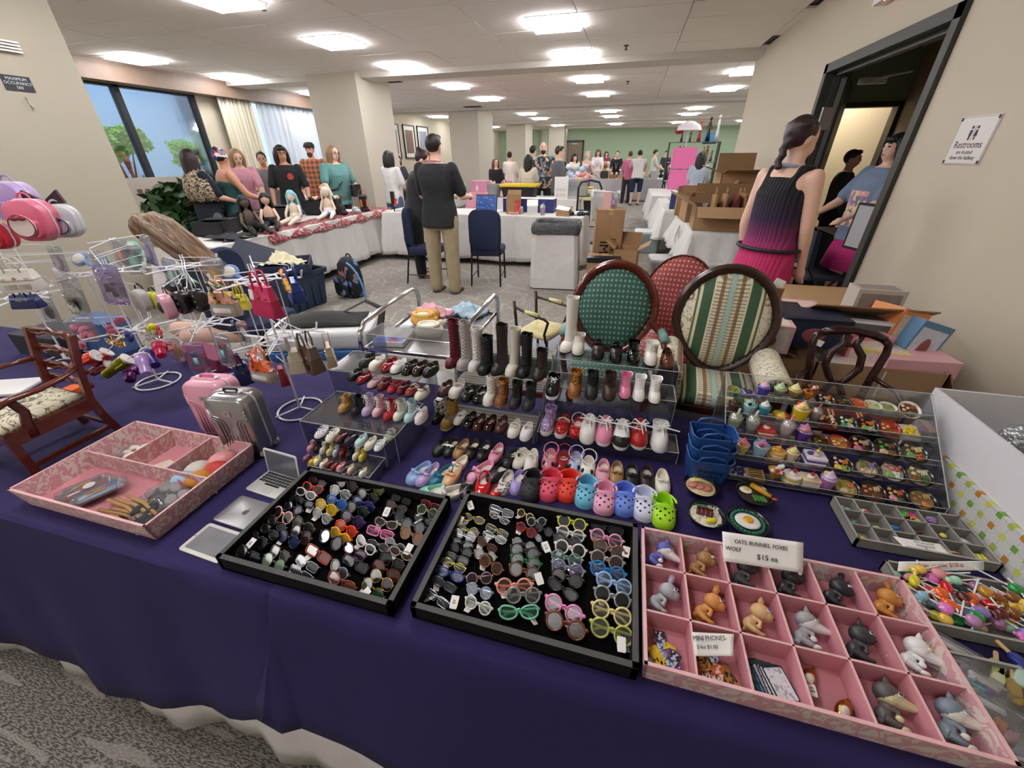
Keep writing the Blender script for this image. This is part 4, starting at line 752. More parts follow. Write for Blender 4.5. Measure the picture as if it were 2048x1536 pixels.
person('woman seen from behind in a black sleeveless dress fading to pink, dark braided hair',1.0,3.3,1.77,128,'c',1.0,botm=OMB,hair='#2a1418',hs='braid',style='tank',bstyle='dress',arms=((6,6,14),(-4,6,16)),head=(0,-18),vox=.014,extras=ex_dress,bust=.5,lany='#9aa4c0')
def ex_lany(c):
 def f(t,J,tp,hd,H):g=G();g.tube([tp((.04*H,.0,.845*H)),tp((.03*H,.04*H,.85*H)),tp((-.03*H,.04*H,.85*H)),tp((-.04*H,.0,.845*H))],.009*H,6,flat=.5);ob('lanyard',g,mat(c,.6,var=(60,.3)),t)
 return f
KH=mat('#a8997c',.85,bump=(12,.7,.03),var=(5,.12))
person('man seen from behind in a faded black tee and khaki cargo trousers',-2.17,4.72,1.78,176,'c',1.22,topm=mat('#26272b',.9,bump=(9,.6,.03),var=(7,.18)),botm=KH,hair='#17120f',hs='short',arms=((22,12,62),(22,12,62)),shoes='#4a4138',vox=.014,extras=ex_lany('#d9a8c0'),belly=.6)
person('stooping woman in a charcoal smock and black trousers with a red-brown bun',px(812,283,5.4).x,5.4,1.66,118,'c',1.3,topm=mat('#2d2e31',.9,bump=(10,.5,.03),var=(7,.15)),bot='#111114',hair='#2a1216',hs='bun',lean=14,arms=((35,5,55),(35,5,55)),glasses=True,shoes='#8d6f5c',vox=.016,head=(20,0),lany='#b9a0b8',belly=.5)
p=px(772,280,7.6);person('person in a white tee and jeans with chin-length black hair beside the pillar',p.x,7.6,1.66,165,'c',1.05,top='#e2e1de',bot='#4d6585',hair='#0f0d0f',hs='bob',arms=((15,10,40),(15,10,40)),vox=.02)
p=px(846,262,8.0);HATM=mat('#6f6a42',.8,var=(20,.4));person('person in a hot pink top with a camouflage brimmed hat and ginger hair',p.x,8.0,1.68,190,'c',1.1,top='#e0307a',bot='#2a2a30',hair='#b5652c',hs='bob',hat=('brim',HATM),vox=.02)
def sling(c,pr=None):
 def f(t,J,tp,hd,H):
  g=G();g.tube([tp((.07*H,0,.86*H)),tp((.02*H,-.12*H,.74*H)),tp((-.1*H,-.13*H,.62*H)),tp((-.13*H,.0,.58*H))],.011*H,6,flat=.5);ob('bag_strap',g,mat(c,.6),t)
  g=G();g.slab(rr(.2,.1,.03,3),-.1,.1,.01);o=ob('sling_bag',g,mat(c,.6),t);o.location=tp((.11*H,-.16*H,.6*H))
 return f
p=px(650,268,7.05);person('woman in a teal tee with long light brown hair and glasses behind the doll stall',p.x,7.05,1.75,75,'c',1.42,top='#5f8f8c',bot='#2b2c30',hair='#8a6848',hs='long',lean=8,arms=((18,22,20),(10,18,30)),glasses=True,vox=.016,bust=1.4,belly=1.,extras=sling('#1a1b1e'))
nt=NT(.85,'orange plaid');x_,y__,z_=nt.xyz(nt.co);st=nt.m('GREATER_THAN',nt.m('SINE',nt.m('MULTIPLY',z_,70)),.2);st2=nt.m('GREATER_THAN',nt.m('SINE',nt.m('MULTIPLY',x_,70)),.2);PLAID=nt.done(nt.mix(nt.m('MULTIPLY',nt.m('ADD',st,st2),.5),'#c9754a','#4a4740'))
p=px(618,262,8.0);person('bearded man in a black cap and orange plaid shirt beside the large pillar',p.x,7.9,1.82,20,'a',1.08,topm=PLAID,style='long',bot='#2a2c33',hair='#4a3020',hs='short',hat=('cap',mat('#22231f',.7)),beard='#5a3a26',arms=((15,12,30),(25,10,40)),vox=.02)
def logo(t,J,tp,hd,H):g=G();g.lathe([(0,0),(.028*H,0),(.028*H,.004)],12);o=ob('red_emblem',g,mat('#b8402c',.6),t);o.location=tp((.045*H,-.083*H*1.1,.74*H));o.rotation_euler=(rad(90),0,rad(0))
p=px(552,266,6.1);person('man in a black tee with a red chest emblem and long black hair',p.x,6.1,1.74,30,'b',1.12,top='#17181b',bot='#3f5677',hair='#0f0d0d',hs='bob',arms=((8,14,14),(8,14,14)),glasses=True,vox=.016,extras=logo,head=(0,25),beard=None,belly=.3)
p=px(513,276,6.9);person('person in a grey tee with a dark top bun bending over the stall',p.x,6.9,1.68,40,'b',1.1,top='#77787c',bot='#22232a',hair='#120f10',hs='bun',lean=14,arms=((40,8,40),(40,8,40)),vox=.02)
p=px(455,268,6.1);person('woman in a pink tee with long light brown hair stooping over the stall',p.x,6.1,1.72,55,'c',1.1,top='#d99aac',bot='#1a2140',hair='#9a7650',hs='long',lean=15,arms=((25,6,45),(25,6,45)),vox=.016,head=(15,0))
SCM=mat('#c77c86',.7);nt=NT(.7,'bright scarf');SCM=nt.done(nt.ramp(nt.voro(nt.map(),28,'F1','Color'),[(0,'#2b3c78'),(.3,'#e6e0da'),(.5,'#d0485a'),(.7,'#4f9fa0'),(.9,'#e8b8a0')],True))
p=px(428,280,5.1);person('woman in a dark teal tank top with a patterned headscarf seen from behind',p.x,5.1,1.68,150,'b',1.28,top='#1f4a4c',bot='#151518',hair='#14100f',hs='bun',style='tank',hat=('scarf',SCM),arms=((28,14,40),(25,12,50)),vox=.016,head=(10,40),bust=.5)
nt=NT(.8,'floral shawl');SHW=nt.done(nt.ramp(nt.noise(nt.map(),34,2,1.2),[(.4,'#3c332c'),(.5,'#cdbb9e'),(.62,'#8a7460'),(.75,'#d8cbb4')],True))
def shawl(t,J,tp,hd,H):
 g=G();n=22;g.loft([[tuple(tp((rx*H*cos(2*PI*k/n),ry*H*sin(2*PI*k/n),zz*H+.01*sin(k*3))))for k in range(n)]for zz,rx,ry in((.62,.15,.1),(.7,.16,.11),(.78,.15,.09),(.84,.08,.06),(.86,.05,.045))],False,False);o=ob('floral_shawl',g,SHW,t,True);o.modifiers.new('s','SOLIDIFY').thickness=.01
p=px(365,277,4.75);person('woman in a beige floral shawl over navy with dark wavy hair, seen from behind',p.x,4.75,1.68,165,'a',1.15,top='#14182a',bot='#55605c',hair='#231413',hs='wavy',arms=((22,10,50),(22,10,50)),vox=.016,extras=shawl)
def girl():
 p=U(330,470,y=2.15);t=thing('person','girl with long light brown hair bowed low behind the bag stands','person',(p.x-.0,p.y,0),0)
 hc=U(300,462,y=2.15)-V((p.x,p.y,0));nb=U(470,560,y=2.05)-V((p.x,p.y,0));S=mat(SKT['c'],.55)
 g=G();M_=Mx.Translation(hc)@rotm(0,0,-55)@rotm(48,0,0);g.T=M_;g.ell((0,0,0),(.075,.09,.1),16,12);g.ell((0,-.03,-.05),(.055,.06,.06),12,8);g.ell((0,-.092,-.01),(.012,.018,.024),8,6);g.ell((0,-.08,-.055),(.022,.01,.01));g.T=Mx.Identity(4)
 sh=hc+V((.3,.06,-.22));caps(g,hc+V((.05,.02,-.05)),sh,.05,.055);g.ell(sh+V((0,.0,-.14)),(.17,.12,.2),14,10);g.ell(sh+V((0,.02,-.38)),(.15,.12,.2),14,10)
 for s in(-1,1):
  a=sh+V((s*.14,-.02,-.03));e=a+V((s*.03-.1,-.18,-.2));w_=e+V((-.16,-.12,.02));caps(g,a,e,.045,.036);caps(g,e,w_,.034,.022);g.ell(w_+V((-.04,-.01,0)),(.045,.03,.018))
  for k in range(4):b=w_+V((-.07,-.02+.013*k,0));g.tube([b,b+V((-.035,0,-.01)),b+V((-.05,0,-.025))],[.008,.0075,.006],6)
  g.tube([w_+V((-.03,-.03,0)),w_+V((-.06,-.05,-.01))],[.009,.007],6)
 caps(g,sh+V((-.08,0,-.52)),sh+V((-.4,-.1,-.5)),.08,.06);caps(g,sh+V((.08,0,-.52)),sh+V((-.25,-.15,-.52)),.08,.06)
 blob('body',g,S,t,.013,3)
 g=G();g.ell(sh+V((0,0,-.12)),(.185,.135,.2),14,10);g.ell(sh+V((0,.02,-.36)),(.165,.135,.22),14,10)
 for s in(-1,1):a=sh+V((s*.14,-.02,-.03));caps(g,a,a+V((s*.02-.06,-.11,-.12)),.058,.052)
 blob('shirt',g,mat('#2a3040',.85,bump=(12,.4,.02)),t,.016)
 nt=NT(.42,'brown hair');mp_=nt.map((.25,.012,.012),(0,rad(38),rad(-8)));mp_.node.vector_type='TEXTURE';s_=nt.noise(mp_,1.,3);HM=nt.done(nt.ramp(s_,[(.3,'#3c2714'),(.47,'#5f432a'),(.6,'#8a6a48')]),s_,.4,.01)
 g=G();g.T=M_;g.ell((0,.01,.018),(.086,.1,.1),14,10);g.T=Mx.Identity(4);d=(nb-hc)
 for k in range(30):
  a=rad(-60+300*k/29);o_=V((cos(a)*.03,sin(a)*.07,sin(a*1.7)*.05));tp0=hc+V((.0,.0,.06))+o_*.8
  g.tube([tp0,hc+d*.2+V((0,0,.055))+o_*1.1,hc+d*.45+V((0,0,.02))+o_*1.1,hc+d*.74+o_*.9+V((0,0,-.01*(k%4)))],[.03,.03,.026,.006],6)
 blob('long_hair',g,HM,t,.01,1)
 for s in(-1,1):g=G();g.T=M_;g.ell((s*.03,-.082,.012),(.014,.006,.004));ob('eye',g,mat('#3a2620',.4),t,True)
 g=G();g.T=M_;g.tube([(-.02,-.086,-.055),(0,-.092,-.053),(.02,-.086,-.055)],[.002,.005,.002],6);ob('mouth',g,mat('#a8605a',.5),t)
girl()
q_=banquet((U(330,470,y=2.15).x+.32,2.35,0),90,'navy chair under the girl bowed behind the bag stands')
nt=NT(.85,'printed tee');c_=nt.co;v=nt.voro(nt.map((1,1,1)),26,'F1','Color');x_,y__,z_=nt.xyz(c_);msk=nt.m('MULTIPLY',nt.m('LESS_THAN',nt.m('ABSOLUTE',x_),.11),nt.m('MULTIPLY',nt.m('LESS_THAN',nt.m('ABSOLUTE',nt.m('SUBTRACT',z_,1.08)),.16),nt.m('LESS_THAN',y__,0)))
TEEP=nt.done(nt.mix(msk,'#6f8098',nt.ramp(v,[(0,'#d8a0b0'),(.3,'#e0c890'),(.6,'#6f8098'),(.8,'#b07a9c')],True)))
person('woman in the doorway in a slate blue printed tee with black bobbed hair and fringe',2.3,4.95,1.72,-75,'c',1.3,topm=TEEP,bot='#c8307c',hair='#100e10',hs='bob',arms=((32,6,30),(36,6,26)),vox=.016,bust=.8,belly=.8,bstyle='skirt',head=(0,0),legskin=True)
t=thing('folding_chair','dark blue padded folding chair under the doorway woman\'s hands','chair',(2.0,4.9,0),100)
g=G();g.slab(rr(.42,.4,.05,4),.42,.47,.015);ob('seat',g,mat('#1c2a44',.6),t);g=G();g.box((0,.2,.72),(.42,.04,.34),rx=-6);ob('backrest',g,mat('#1c2a44',.6),t)
for s in(-1,1):g=G();g.tube([(s*.2,-.22,0),(s*.2,.2,.55),(s*.2,.23,.92)],.013,6);ob('leg',g,BK,t);g=G();g.tube([(s*.19,.24,0),(s*.19,-.12,.44)],.013,6);ob('leg',g,BK,t)
p=px(1718,330,6.6);person('person in patterned dark sleeves glimpsed in the lit room behind the doorway',2.75,6.9,1.6,60,'c',1.1,top='#3a4348',bot='#202024',hair='#3a2a20',hs='short',style='long',vox=.02)
t=thing('black_cabinet','low black cabinet with papers in the hallway','cabinet',(2.7,5.6,0));g=G();g.bb(-.5,-.3,0,.35,.3,.78);ob('cabinet_body',g,mat('#151517',.5),t);g=G();g.bb(-.2,-.2,.78,.1,0,.8);ob('papers',g,PAPER,t)
# ---- far visitors
far_=[(990,290,11.2,'woman with long brown hair and glasses in black, seated at a craft stall',dict(top='#1a1a1d',hair='#5a3a28',hs='long',rz=40,h=1.5,glasses=True)),
(1019,283,13.5,'woman in a white top and peach skirt with a dark bun',dict(top='#e8ddd2',bot='#e6a890',bstyle='skirt',hair='#2a1a16',hs='bun',rz=180,h=1.66)),
(1057,296,9.9,'woman in a cream tee with long straight black hair, back turned',dict(top='#d6cfbc',bot='#20283c',hair='#14100f',hs='long',rz=178,h=1.58)),
(1066,281,11.8,'man with short dark hair and glasses in a dark tank top',dict(top='#3a4044',bot='#22242a',hair='#1e1814',hs='short',rz=150,h=1.78,glasses=True)),
(1087,278,10.8,'big bald bearded man in a dark floral shirt with a lanyard',dict(top='#4a5258',bot='#22242a',hair=None,hs='short',rz=15,h=1.84,beard='#2a1c14',wd=1.3,topm='HAW',lany='#d98aa8')),
(1119,283,9.9,'man in a grey tee with short brown hair in profile',dict(top='#5c5d61',bot='#2a2c30',hair='#33241a',hs='short',rz=110,h=1.74,wd=1.15,arms=((20,8,70),(20,8,70)))),
(1150,296,13.5,'person in black with black hair beside the far doors',dict(top='#141416',hair='#0f0d0f',hs='bob',rz=30,h=1.6)),
(1176,294,14.5,'man in a grey tank top with a pale cap behind the white tee woman',dict(top='#8a8886',hair='#c9c0b0',hs='short',rz=60,h=1.66,style='tank')),
(1197,300,18.4,'woman in a white tee with a pink lanyard standing behind the far cross table',dict(top='#e3e0de',hair='#4a3226',hs='bob',rz=5,h=1.75,glasses=True,lany='#d070a0')),
(1236,302,18.5,'woman in a dark patterned robe leaning over the far cross table',dict(top='#1c1a22',hair='#2a1a16',hs='bun',rz=0,h=1.7,lean=12,arms=((40,8,30),(40,8,30)),style='long',lany='#c9b0d8')),
(1262,300,16.4,'man in a pink shirt with short brown hair by the far table',dict(top='#d8749a',bot='#34343a',hair='#5a4030',hs='short',rz=200,h=1.66)),
(1281,308,15.8,'leaning shopper in a white tee and dark blue shorts at the far table, back turned',dict(top='#dcdad6',bot='#1d2b40',bstyle='shorts',hair='#17120f',hs='short',rz=182,h=1.74,lean=22,wd=1.2,arms=((50,10,20),(50,10,20)),legs=(8,-6))),
(1312,298,20.0,'man with a backpack in profile in front of the green wall',dict(top='#cfd0c4',hair='#1a1512',hs='short',rz=100,h=1.72)),
(1406,298,11.0,'woman with long dark hair in a pale blue top beyond the right cartons',dict(top='#aab6c8',hair='#17110f',hs='long',rz=170,h=1.6)),
(1335,296,22,'person in dark clothes far off by the green wall',dict(top='#33343a',hair='#1a1512',hs='short',rz=10,h=1.7)),
(1214,296,23,'person in a maroon top far behind the robed woman',dict(top='#7a3040',hair='#2a2020',hs='bob',rz=10,h=1.7)),
(790,285,10.3,'person in dark clothes partly behind the white tee shopper',dict(top='#3a3c44',hair='#2a1c1c',hs='bob',rz=60,h=1.6))]
nt=NT(.8,'hawaiian print');HAW=nt.done(nt.ramp(nt.voro(nt.map(),16,'F1','Color'),[(0,'#23282c'),(.35,'#5a7a82'),(.55,'#2a2f33'),(.7,'#c9a07c'),(.85,'#a8b8b4')],True))
for a,b,Y,lb,k in far_:
 if k.get('topm')=='HAW':k['topm']=HAW
 k.setdefault('arms',((22,8,45),(22,8,45)));p=px(a,b,Y);person(lb,p.x,Y,vox=.03,**{**dict(skin='c'),**k})
# ================= SHOES ON RISERS =================
ACR=clear('#f6f8f9',.08,.015);EDG=clear('#ffffff',.5,.35)
INS=mat('#e4dccb',.7)
def riser(label,x0,x1,y0,y1,z0,h,t_=.004,front=False):
 t=thing('acrylic_riser',label,'display riser',((x0+x1)/2,(y0+y1)/2,z0));w,d=(x1-x0)/2,(y1-y0)/2
 g=G();g.bb(-w,-d,h-t_,w,d,h);ob('top_sheet',g,ACR,t)
 for s in(-1,1):g=G();g.bb(s*w-t_/2,-d,0,s*w+t_/2,d,h-t_);ob('side_sheet',g,ACR,t)
 if front:g=G();g.bb(-w,-d,0,w,-d+t_,h-t_);ob('front_sheet',g,ACR,t)
 e=.0016;g=G()
 for y in(-d,d):g.tube([(-w,y,0),(-w,y,h),(w,y,h),(w,y,0)],e,4)
 for s in(-1,1):g.tube([(s*w,-d,h),(s*w,d,h)],e,4)
 ob('polished_edge',g,EDG,t);return t
def smix(a,b,t):return a+(b-a)*t
def shoe(name,label,loc,L=.085,up='#111114',sole='#1a1a1a',ins=INS,st=.006,heel=.0,gl=.35,shaft=0.,cat='shoe',rz=0,group=None,vamp=.45,
  strap=0,strapc=None,lace=None,laceh=None,bow=None,buckle=False,toe=None,width=.42,hb=.3,open_toe=False,extra=None,m=None,tag_=None,rx=0,sc_=1.,furs=None,ankle=None,sl=.7):
 """heel at +y, toe towards -y, standing on z=0"""
 t=thing(name,label,cat,loc,rz,group,rx=rx);UM=m or(mat(up,gl,coat=.3 if gl<.25 else 0.,bump=(400,.05,.001))if isinstance(up,str)else up);SM=mat(sole,.6)if isinstance(sole,str)else sole
 W=L*width*1.12;n=28
 def outl(s=1.,dy=0.):
  o=[]
  for k in range(n):
   a=2*PI*k/n;c,s_=cos(a),sin(a);y=s_*L/2;wy=W/2*(1+.12*(-s_))if s_<0 else W/2*(1-.22*s_)
   o.append((math.copysign(abs(c)**.85,c)*wy*s,(math.copysign(abs(s_)**.95,s_)*L/2)*s+dy))
  return o
 hz=lambda y:st+heel*max(0,min(1,(y/L+.1)/.45))
 base=outl();zt=[hz(y)for x,y in base]
 g=G();g.loft([[(x*.97,y*.98,0 if(heel<.004 or y<-.1*L or y>.22*L)else hz(y)*.55)for x,y in base],[(x*1.02,y*1.01,.3*st)for x,y in base]if heel<.004 else[(x*1.0,y*1.0,max(.3*st,(0 if(y<-.1*L or y>.22*L)else hz(y)*.6)))for x,y in base],[(x*1.02,y*1.015,z)for(x,y),z in zip(base,zt)],[(x*.9,y*.93,z+.0004)for(x,y),z in zip(base,zt)]]);ob('sole',g,SM,t,35)
 oy0=L*.5-.012*L/.085*1.;vy=L/2-L*(1-vamp);
 yf=-L/2+L*vamp*.98;yb=L*.47;cy_=(yf+yb)/2;ry=(yb-yf)/2;H_=L*hb
 def opn(f):
  o=[]
  for k in range(n):
   a=2*PI*k/n;c,s_=cos(a),sin(a);y=cy_+s_*ry;x=math.copysign(abs(c)**.8,c)*W*.36*(1 if s_>-.3 else .95);back=(s_+1)/2
   z=hz(y)+H_*(.62+.38*abs(s_)**1.5 if s_>0 else .62+.2*(-s_));o.append((x,y,z))
  return o
 top=opn(0);rings=[]
 for f in(0,.12,.3,.55,.8,1.):
  r_=[]
  for k in range(n):
   bx,by=base[k];tx,ty,tz=top[k];e=1-(1-f)**2.2
   x=smix(bx,tx,f**2.0);y=smix(by,ty,f**(2.0 if by<0 else 1.3));z=smix(zt[k],tz,e)
   r_.append((x,y,z))
  rings.append(r_)
 low=L*.01;rings.append([(x*.93,cy_+(y-cy_)*.94,z-.001)for x,y,z in top]);rings.append([(x*.9,cy_+(y-cy_)*.92,hz(y)+.003)for x,y,z in top])
 g=G();g.loft(rings,False,False);ob('upper',g,UM,t,50)
 g=G();g.face([(x*.92,cy_+(y-cy_)*.94,hz(y)+.0035)for x,y,z in top]);ob('insole',g,ins if not isinstance(ins,str)else mat(ins,.7),t)
 if shaft:
  yc=cy_+ry*.22;ra=W*.43;rr__=[]
  for f in(0,.12,.35,.7,1.):
   z=L*hb*.55+st+heel*.8+(shaft)*f;w_=ra*(1.05-.12*sin(f*PI)+.1*f);rr__.append([(w_*cos(2*PI*k/20),yc+(w_*1.12+ry*.35*(1-f)**2)*sin(2*PI*k/20),z+.002*sin(2*PI*k/20*3)*f)for k in range(20)])
  top_=rr__[-1];rr__.append([(x*.88,yc+(y-yc)*.88,z-.001)for x,y,z in top_]);rr__.append([(x*.84,yc+(y-yc)*.84,z-shaft*.8)for x,y,z in top_])
  g=G();g.loft(rr__,False,True);ob('shaft',g,UM,t,50)
  if lace:
   z0=L*hb*.6+st+heel*.8;nl=max(3,int(shaft/(.011 if shaft>.05 else .009)));LM=mat(lace,.7);YF_=lambda f:yc-((ra*(1.05-.12*sin(f*PI)+.1*f))*1.12+ry*.35*(1-f)**2)*.985;yf2=YF_(1)
   for k in range(nl):
    z=z0+shaft*(k+.4)/nl;g=G();y_=YF_((k+.4)/nl)-.0008;w_=ra*.45
    g.tube([(-w_,y_+.0015,z),(0,y_-.001,z+shaft/nl*.5),(w_,y_+.0015,z+shaft/nl)],.0014,5);g.tube([(w_,y_+.0015,z),(0,y_-.0018,z+shaft/nl*.5),(-w_,y_+.0015,z+shaft/nl)],.0014,5);ob('lace',g,LM,t)
   g=G();zt_=z0+shaft*.98;
   for s in(-1,1):g.tube([(0,yf2-.003,zt_),(s*.008,yf2-.006,zt_+.008),(s*.013,yf2-.006,zt_),(0,yf2-.004,zt_-.002)],.001,5);g.tube([(0,yf2-.004,zt_),(s*.006,yf2-.007,zt_-.01),(s*.009,yf2-.006,zt_-.022)],.001,5)
   ob('lace_bow',g,LM,t)
 elif lace:
  LM=mat(lace,.7)
  for k in range(4):y=yf-L*.05-k*L*.055+.006;g=G();z=hz(y)+H_*(1.0-.13*k)+.003;g.tube([(-W*.2,y,z-.002),(0,y-.001,z+.002),(W*.2,y,z-.002)],.0016,5,flat=.7);ob('lace',g,LM,t)
  g=G();z=hz(yf)+H_+.005
  for s in(-1,1):g.tube([(0,yf,z),(s*.01,yf+.003,z+.008),(s*.017,yf,z+.002),(0,yf,z)],.0014,5,flat=.7);g.tube([(0,yf,z),(s*.012,yf-.008,z-.002),(s*.016,yf-.022,z-.008)],.0014,5)
  ob('lace_bow',g,LM,t)
 for k in range(strap):
  y=cy_-ry*.25+k*ry*.45;z=hz(y)+H_*.78;g=G();g.tube([(-W*.45,y,z-.008),(-W*.38,y,z+.001),(0,y,z+.007),(W*.38,y,z+.001),(W*.45,y,z-.008)],L*.035,6,flat=.35);ob('strap',g,mat(strapc,.4)if strapc else UM,t)
 if buckle:g=G();y=cy_-ry*.25;z=hz(y)+H_*.66;g.tube([(W*.4+.0015*cos(a*PI/4),y+.003*cos(a*PI/4),z+.004*sin(a*PI/4))for a in range(8)],.0008,4,closed=True);ob('buckle',g,CHROME,t)
 if bow:
  BM_=mat(bow,.45);g=G();y=yf-L*.03;z=hz(y)+H_*.9+.003
  for s in(-1,1):g.ell((s*W*.2,y,z),(W*.22,L*.055,.003),8,5,rz=s*20,ry=s*14);g.tube([(0,y,z),(s*W*.18,y-L*.07,z-.003)],.0012,4)
  g.ell((0,y,z+.002),(.0035,.0035,.003),6,4);ob('bow',g,BM_,t,True)
 if toe:
  g=G();rg=[]
  for f in(.0,.35,.7,1.):
   rg.append([(W*.53*cos(a)*(1-.45*f**2),-L*.2-L*.315*sin(a)*(1-.5*f**2),st+H_*.62*f**.7+.0015)for a in[PI*k/12 for k in range(13)]])
  g.loft(rg,False,False,False);ob('toe_cap',g,mat(toe,.35),t,True)
 if ankle:
  g=G();z=hz(yb)+H_*1.15;pts=[(W*.5*cos(2*PI*k/14),cy_+ry*.55+W*.62*sin(2*PI*k/14),z+.006*sin(2*PI*k/14))for k in range(14)];g.tube(pts,.0018,5,closed=True,flat=.8);ob('ankle_strap',g,mat(ankle,.4),t)
 if tag_:g=G();g.plate([(-.008,0,.0005),(.008,0,.0005),(.008,-.026,.0005),(-.008,-.026,.0005)],(0,0,.0006));o=ob('price_tag',g,PAPER,t);o.location=(W*.5,-L*.45,0);o.rotation_euler=(0,0,rad(25))
 if extra:extra(t,L,W,hz,H_,cy_,ry,UM)
 return t
def S(px_,py_,z,name,label,L=.085,rz=0,**k):
 p=U(px_,py_,z=z);a=rad(rz);d=V((-sin(a),cos(a),0))*(L*.47);c=p+d;return shoe(name,label,(c.x,c.y,z+.0006),L=L,rz=rz,**k)
TZ=.7515
rA=riser('clear acrylic riser of lace-up doll boots in the left shoe display',-.905,-.575,.8,.985,TZ,.098)
rB=riser('tall clear riser holding the red strap shoes, behind the boot riser',-.93,-.6,1.0,1.15,TZ,.175)
rC=riser('tallest clear riser at the back left with black and white strap shoes',-.87,-.53,1.16,1.27,TZ,.245)
rD=riser('low clear riser with tiny doll shoes beside the laptop',-.80,-.60,.685,.77,TZ,.038)
rE=riser('small clear riser with clogs behind the tiny shoe riser',-.80,-.60,.775,.86,TZ,.075)
zA,zB,zC,zD,zE=[TZ+h+.0005 for h in(.098,.175,.245,.038,.075)]
BT=dict(hb=.34,shaft=.035,vamp=.42)
for px_,py_,lb,c,s_,lc,sh in((680,826,'tan nubuck lace-up doll boot at the left end of the boot riser','#b98f4e','#c9a266','#c9a86a',.025),(705,832,'black lace-up doll boot beside the tan one on the boot riser','#15151a','#101012','#101014',.035),
 (727,833,'lilac lace-up doll boot with white laces on the boot riser','#c3b2d3','#b8a6cb','#efeef0',.04),(748,835,'pale pink lace-up doll boot on the boot riser','#e5bcc3','#dba9b2','#efeeec',.038),
 (770,842,'red lace-up doll boot with looping laces on the boot riser','#b4262c','#9c2226','#efe3dc',.036),(790,843,'cream lace-up doll boot right of the red one on the boot riser','#e4e2d2','#dad6c2','#efeede',.038),(812,846,'mint blue lace-up doll boot on the boot riser','#b5d9da','#a6cdd0','#e4efee',.04)):
 S(px_,py_,zA,'doll_boot',lb,L=.058,rz=-8,up=c,sole=s_,lace=lc,shaft=sh,hb=.36,vamp=.42,gl=.5,st=.005,group='lace-up boots on the boot riser')
S(834,850,zA,'doll_sneaker','white doll sneaker with a pink side at the right end of the boot riser',L=.062,rz=-5,up='#e9dfe2',sole='#efefef',lace='#f4f4f4',hb=.42,vamp=.5,gl=.5,st=.007)
for px_,py_,lb,k in((699,763,'black strap doll shoe at the left end of the red row',dict(up='#17171c',strap=2)),(716,770,'glossy dark red strap doll shoe next to the black one in the red row',dict(up='#8c1420',strap=1,gl=.12)),(738,779,'pale pink strap doll shoe in the red row',dict(up='#e3b9c6',strap=1,gl=.2)),
 (758,783,'maroon double-strap doll shoe behind the boots in the red row',dict(up='#6d1c22',strap=2)),(778,789,'bright red bow-tied doll shoe in the red row',dict(up='#b02230',bow='#b02230',strap=1)),(796,791,'dark maroon strap doll shoe right of the bow-tied one',dict(up='#64191e',strap=1,sole='#4c1418')),
 (814,795,'maroon and white striped-strap doll shoe in the red row',dict(up='#8c2a2e',strap=2,strapc='#f0ebe4')),(833,801,'cream doll shoe with black band and ribbon at the right end of the red row',dict(up='#ebe7d8',strap=1,strapc='#1b1b1d',bow='#efead8',sole='#e6e1d2'))):
 S(px_,py_,zB,'doll_shoe',lb,L=.062,rz=-12,hb=.28,vamp=.42,**k)
for px_,py_,lb,k in((722,737,'black leather strap doll shoe at the left end of the back-left riser',dict(up='#121214',strap=1,sole='#0d0d0e')),(742,742,'white doll shoe beside the black one on the back-left riser',dict(up='#e9e7dd',strap=1,sole='#efeee6',buckle=True)),
 (766,747,'glossy cherry red strap doll shoe on the back-left riser',dict(up='#8a1018',strap=1,gl=.1)),(785,750,'white doll shoe with bow on the back-left riser',dict(up='#ecebe6',bow='#ecebe6',strap=1)),(808,752,'glossy black bow doll shoe on the back-left riser',dict(up='#0c0c10',gl=.1,strap=1,bow='#0c0c10')),
 (828,754,'glossy dark brown doll shoe on the back-left riser',dict(up='#2a1812',gl=.1,strap=1)),(850,756,'black strap doll shoe with round buckle at the right end of the back-left riser',dict(up='#101014',strap=1,buckle=True))):
 S(px_,py_,zC,'doll_shoe',lb,L=.07,rz=-10,hb=.3,vamp=.42,**k)
def holes(c='#20242c',n=9):
 def f(t,L,W,hz,H_,cy_,ry,UM):
  M=mat(c,.9);k=0
  for y,xs in((-.36,(-.5,.5)),(-.27,(-.8,0,.8)),(-.18,(-.5,.45)),(-.1,(-.85,0,.85))):
   for x_ in xs:
    g=G();X=x_*W*.36;Y=y*L;ds=math.sqrt(max(0,1-(X/(W*.52))**2));z=H_*.9*ds*(1-max(0,-(y+.12))*1.3)+.001;g.ell((0,0,0),(W*.055,W*.055,W*.035),8,4);o=ob('vent_hole',g,M,t);o.location=(X,Y,hz(Y)+z*.93)
  g=G();z=hz(0)+H_*.85;g.tube([(-W*.5*cos(rad(a)),cy_-ry*.45+(ry*1.5)*sin(rad(a)),z-H_*.05*sin(rad(a)))for a in range(0,181,15)],W*.06,6,flat=.7);ob('heel_strap',g,UM,t,True)
  g=G();g.tube([(-W*.46,-L*.02,hz(0)+H_*.7),(-W*.3,-L*.03,hz(0)+H_*1.02),(0,-L*.035,hz(0)+H_*1.1),(W*.3,-L*.03,hz(0)+H_*1.02),(W*.46,-L*.02,hz(0)+H_*.7)],W*.05,6,flat=.6);ob('collar_band',g,UM,t,True)
 return f
CL=dict(hb=.36,vamp=.56,width=.5,gl=.6,extra=holes())
for px_,py_,lb,c,s_ in((633,880,'white clog doll shoe with black heel at the left end of the clog riser','#e9eaec','#1d1d20'),(655,886,'white clog doll shoe with yellow lining on the clog riser','#efeee0','#e3da60')):S(px_,py_,zE,'doll_clog',lb,L=.05,rz=-10,up=c,sole=s_,**CL)
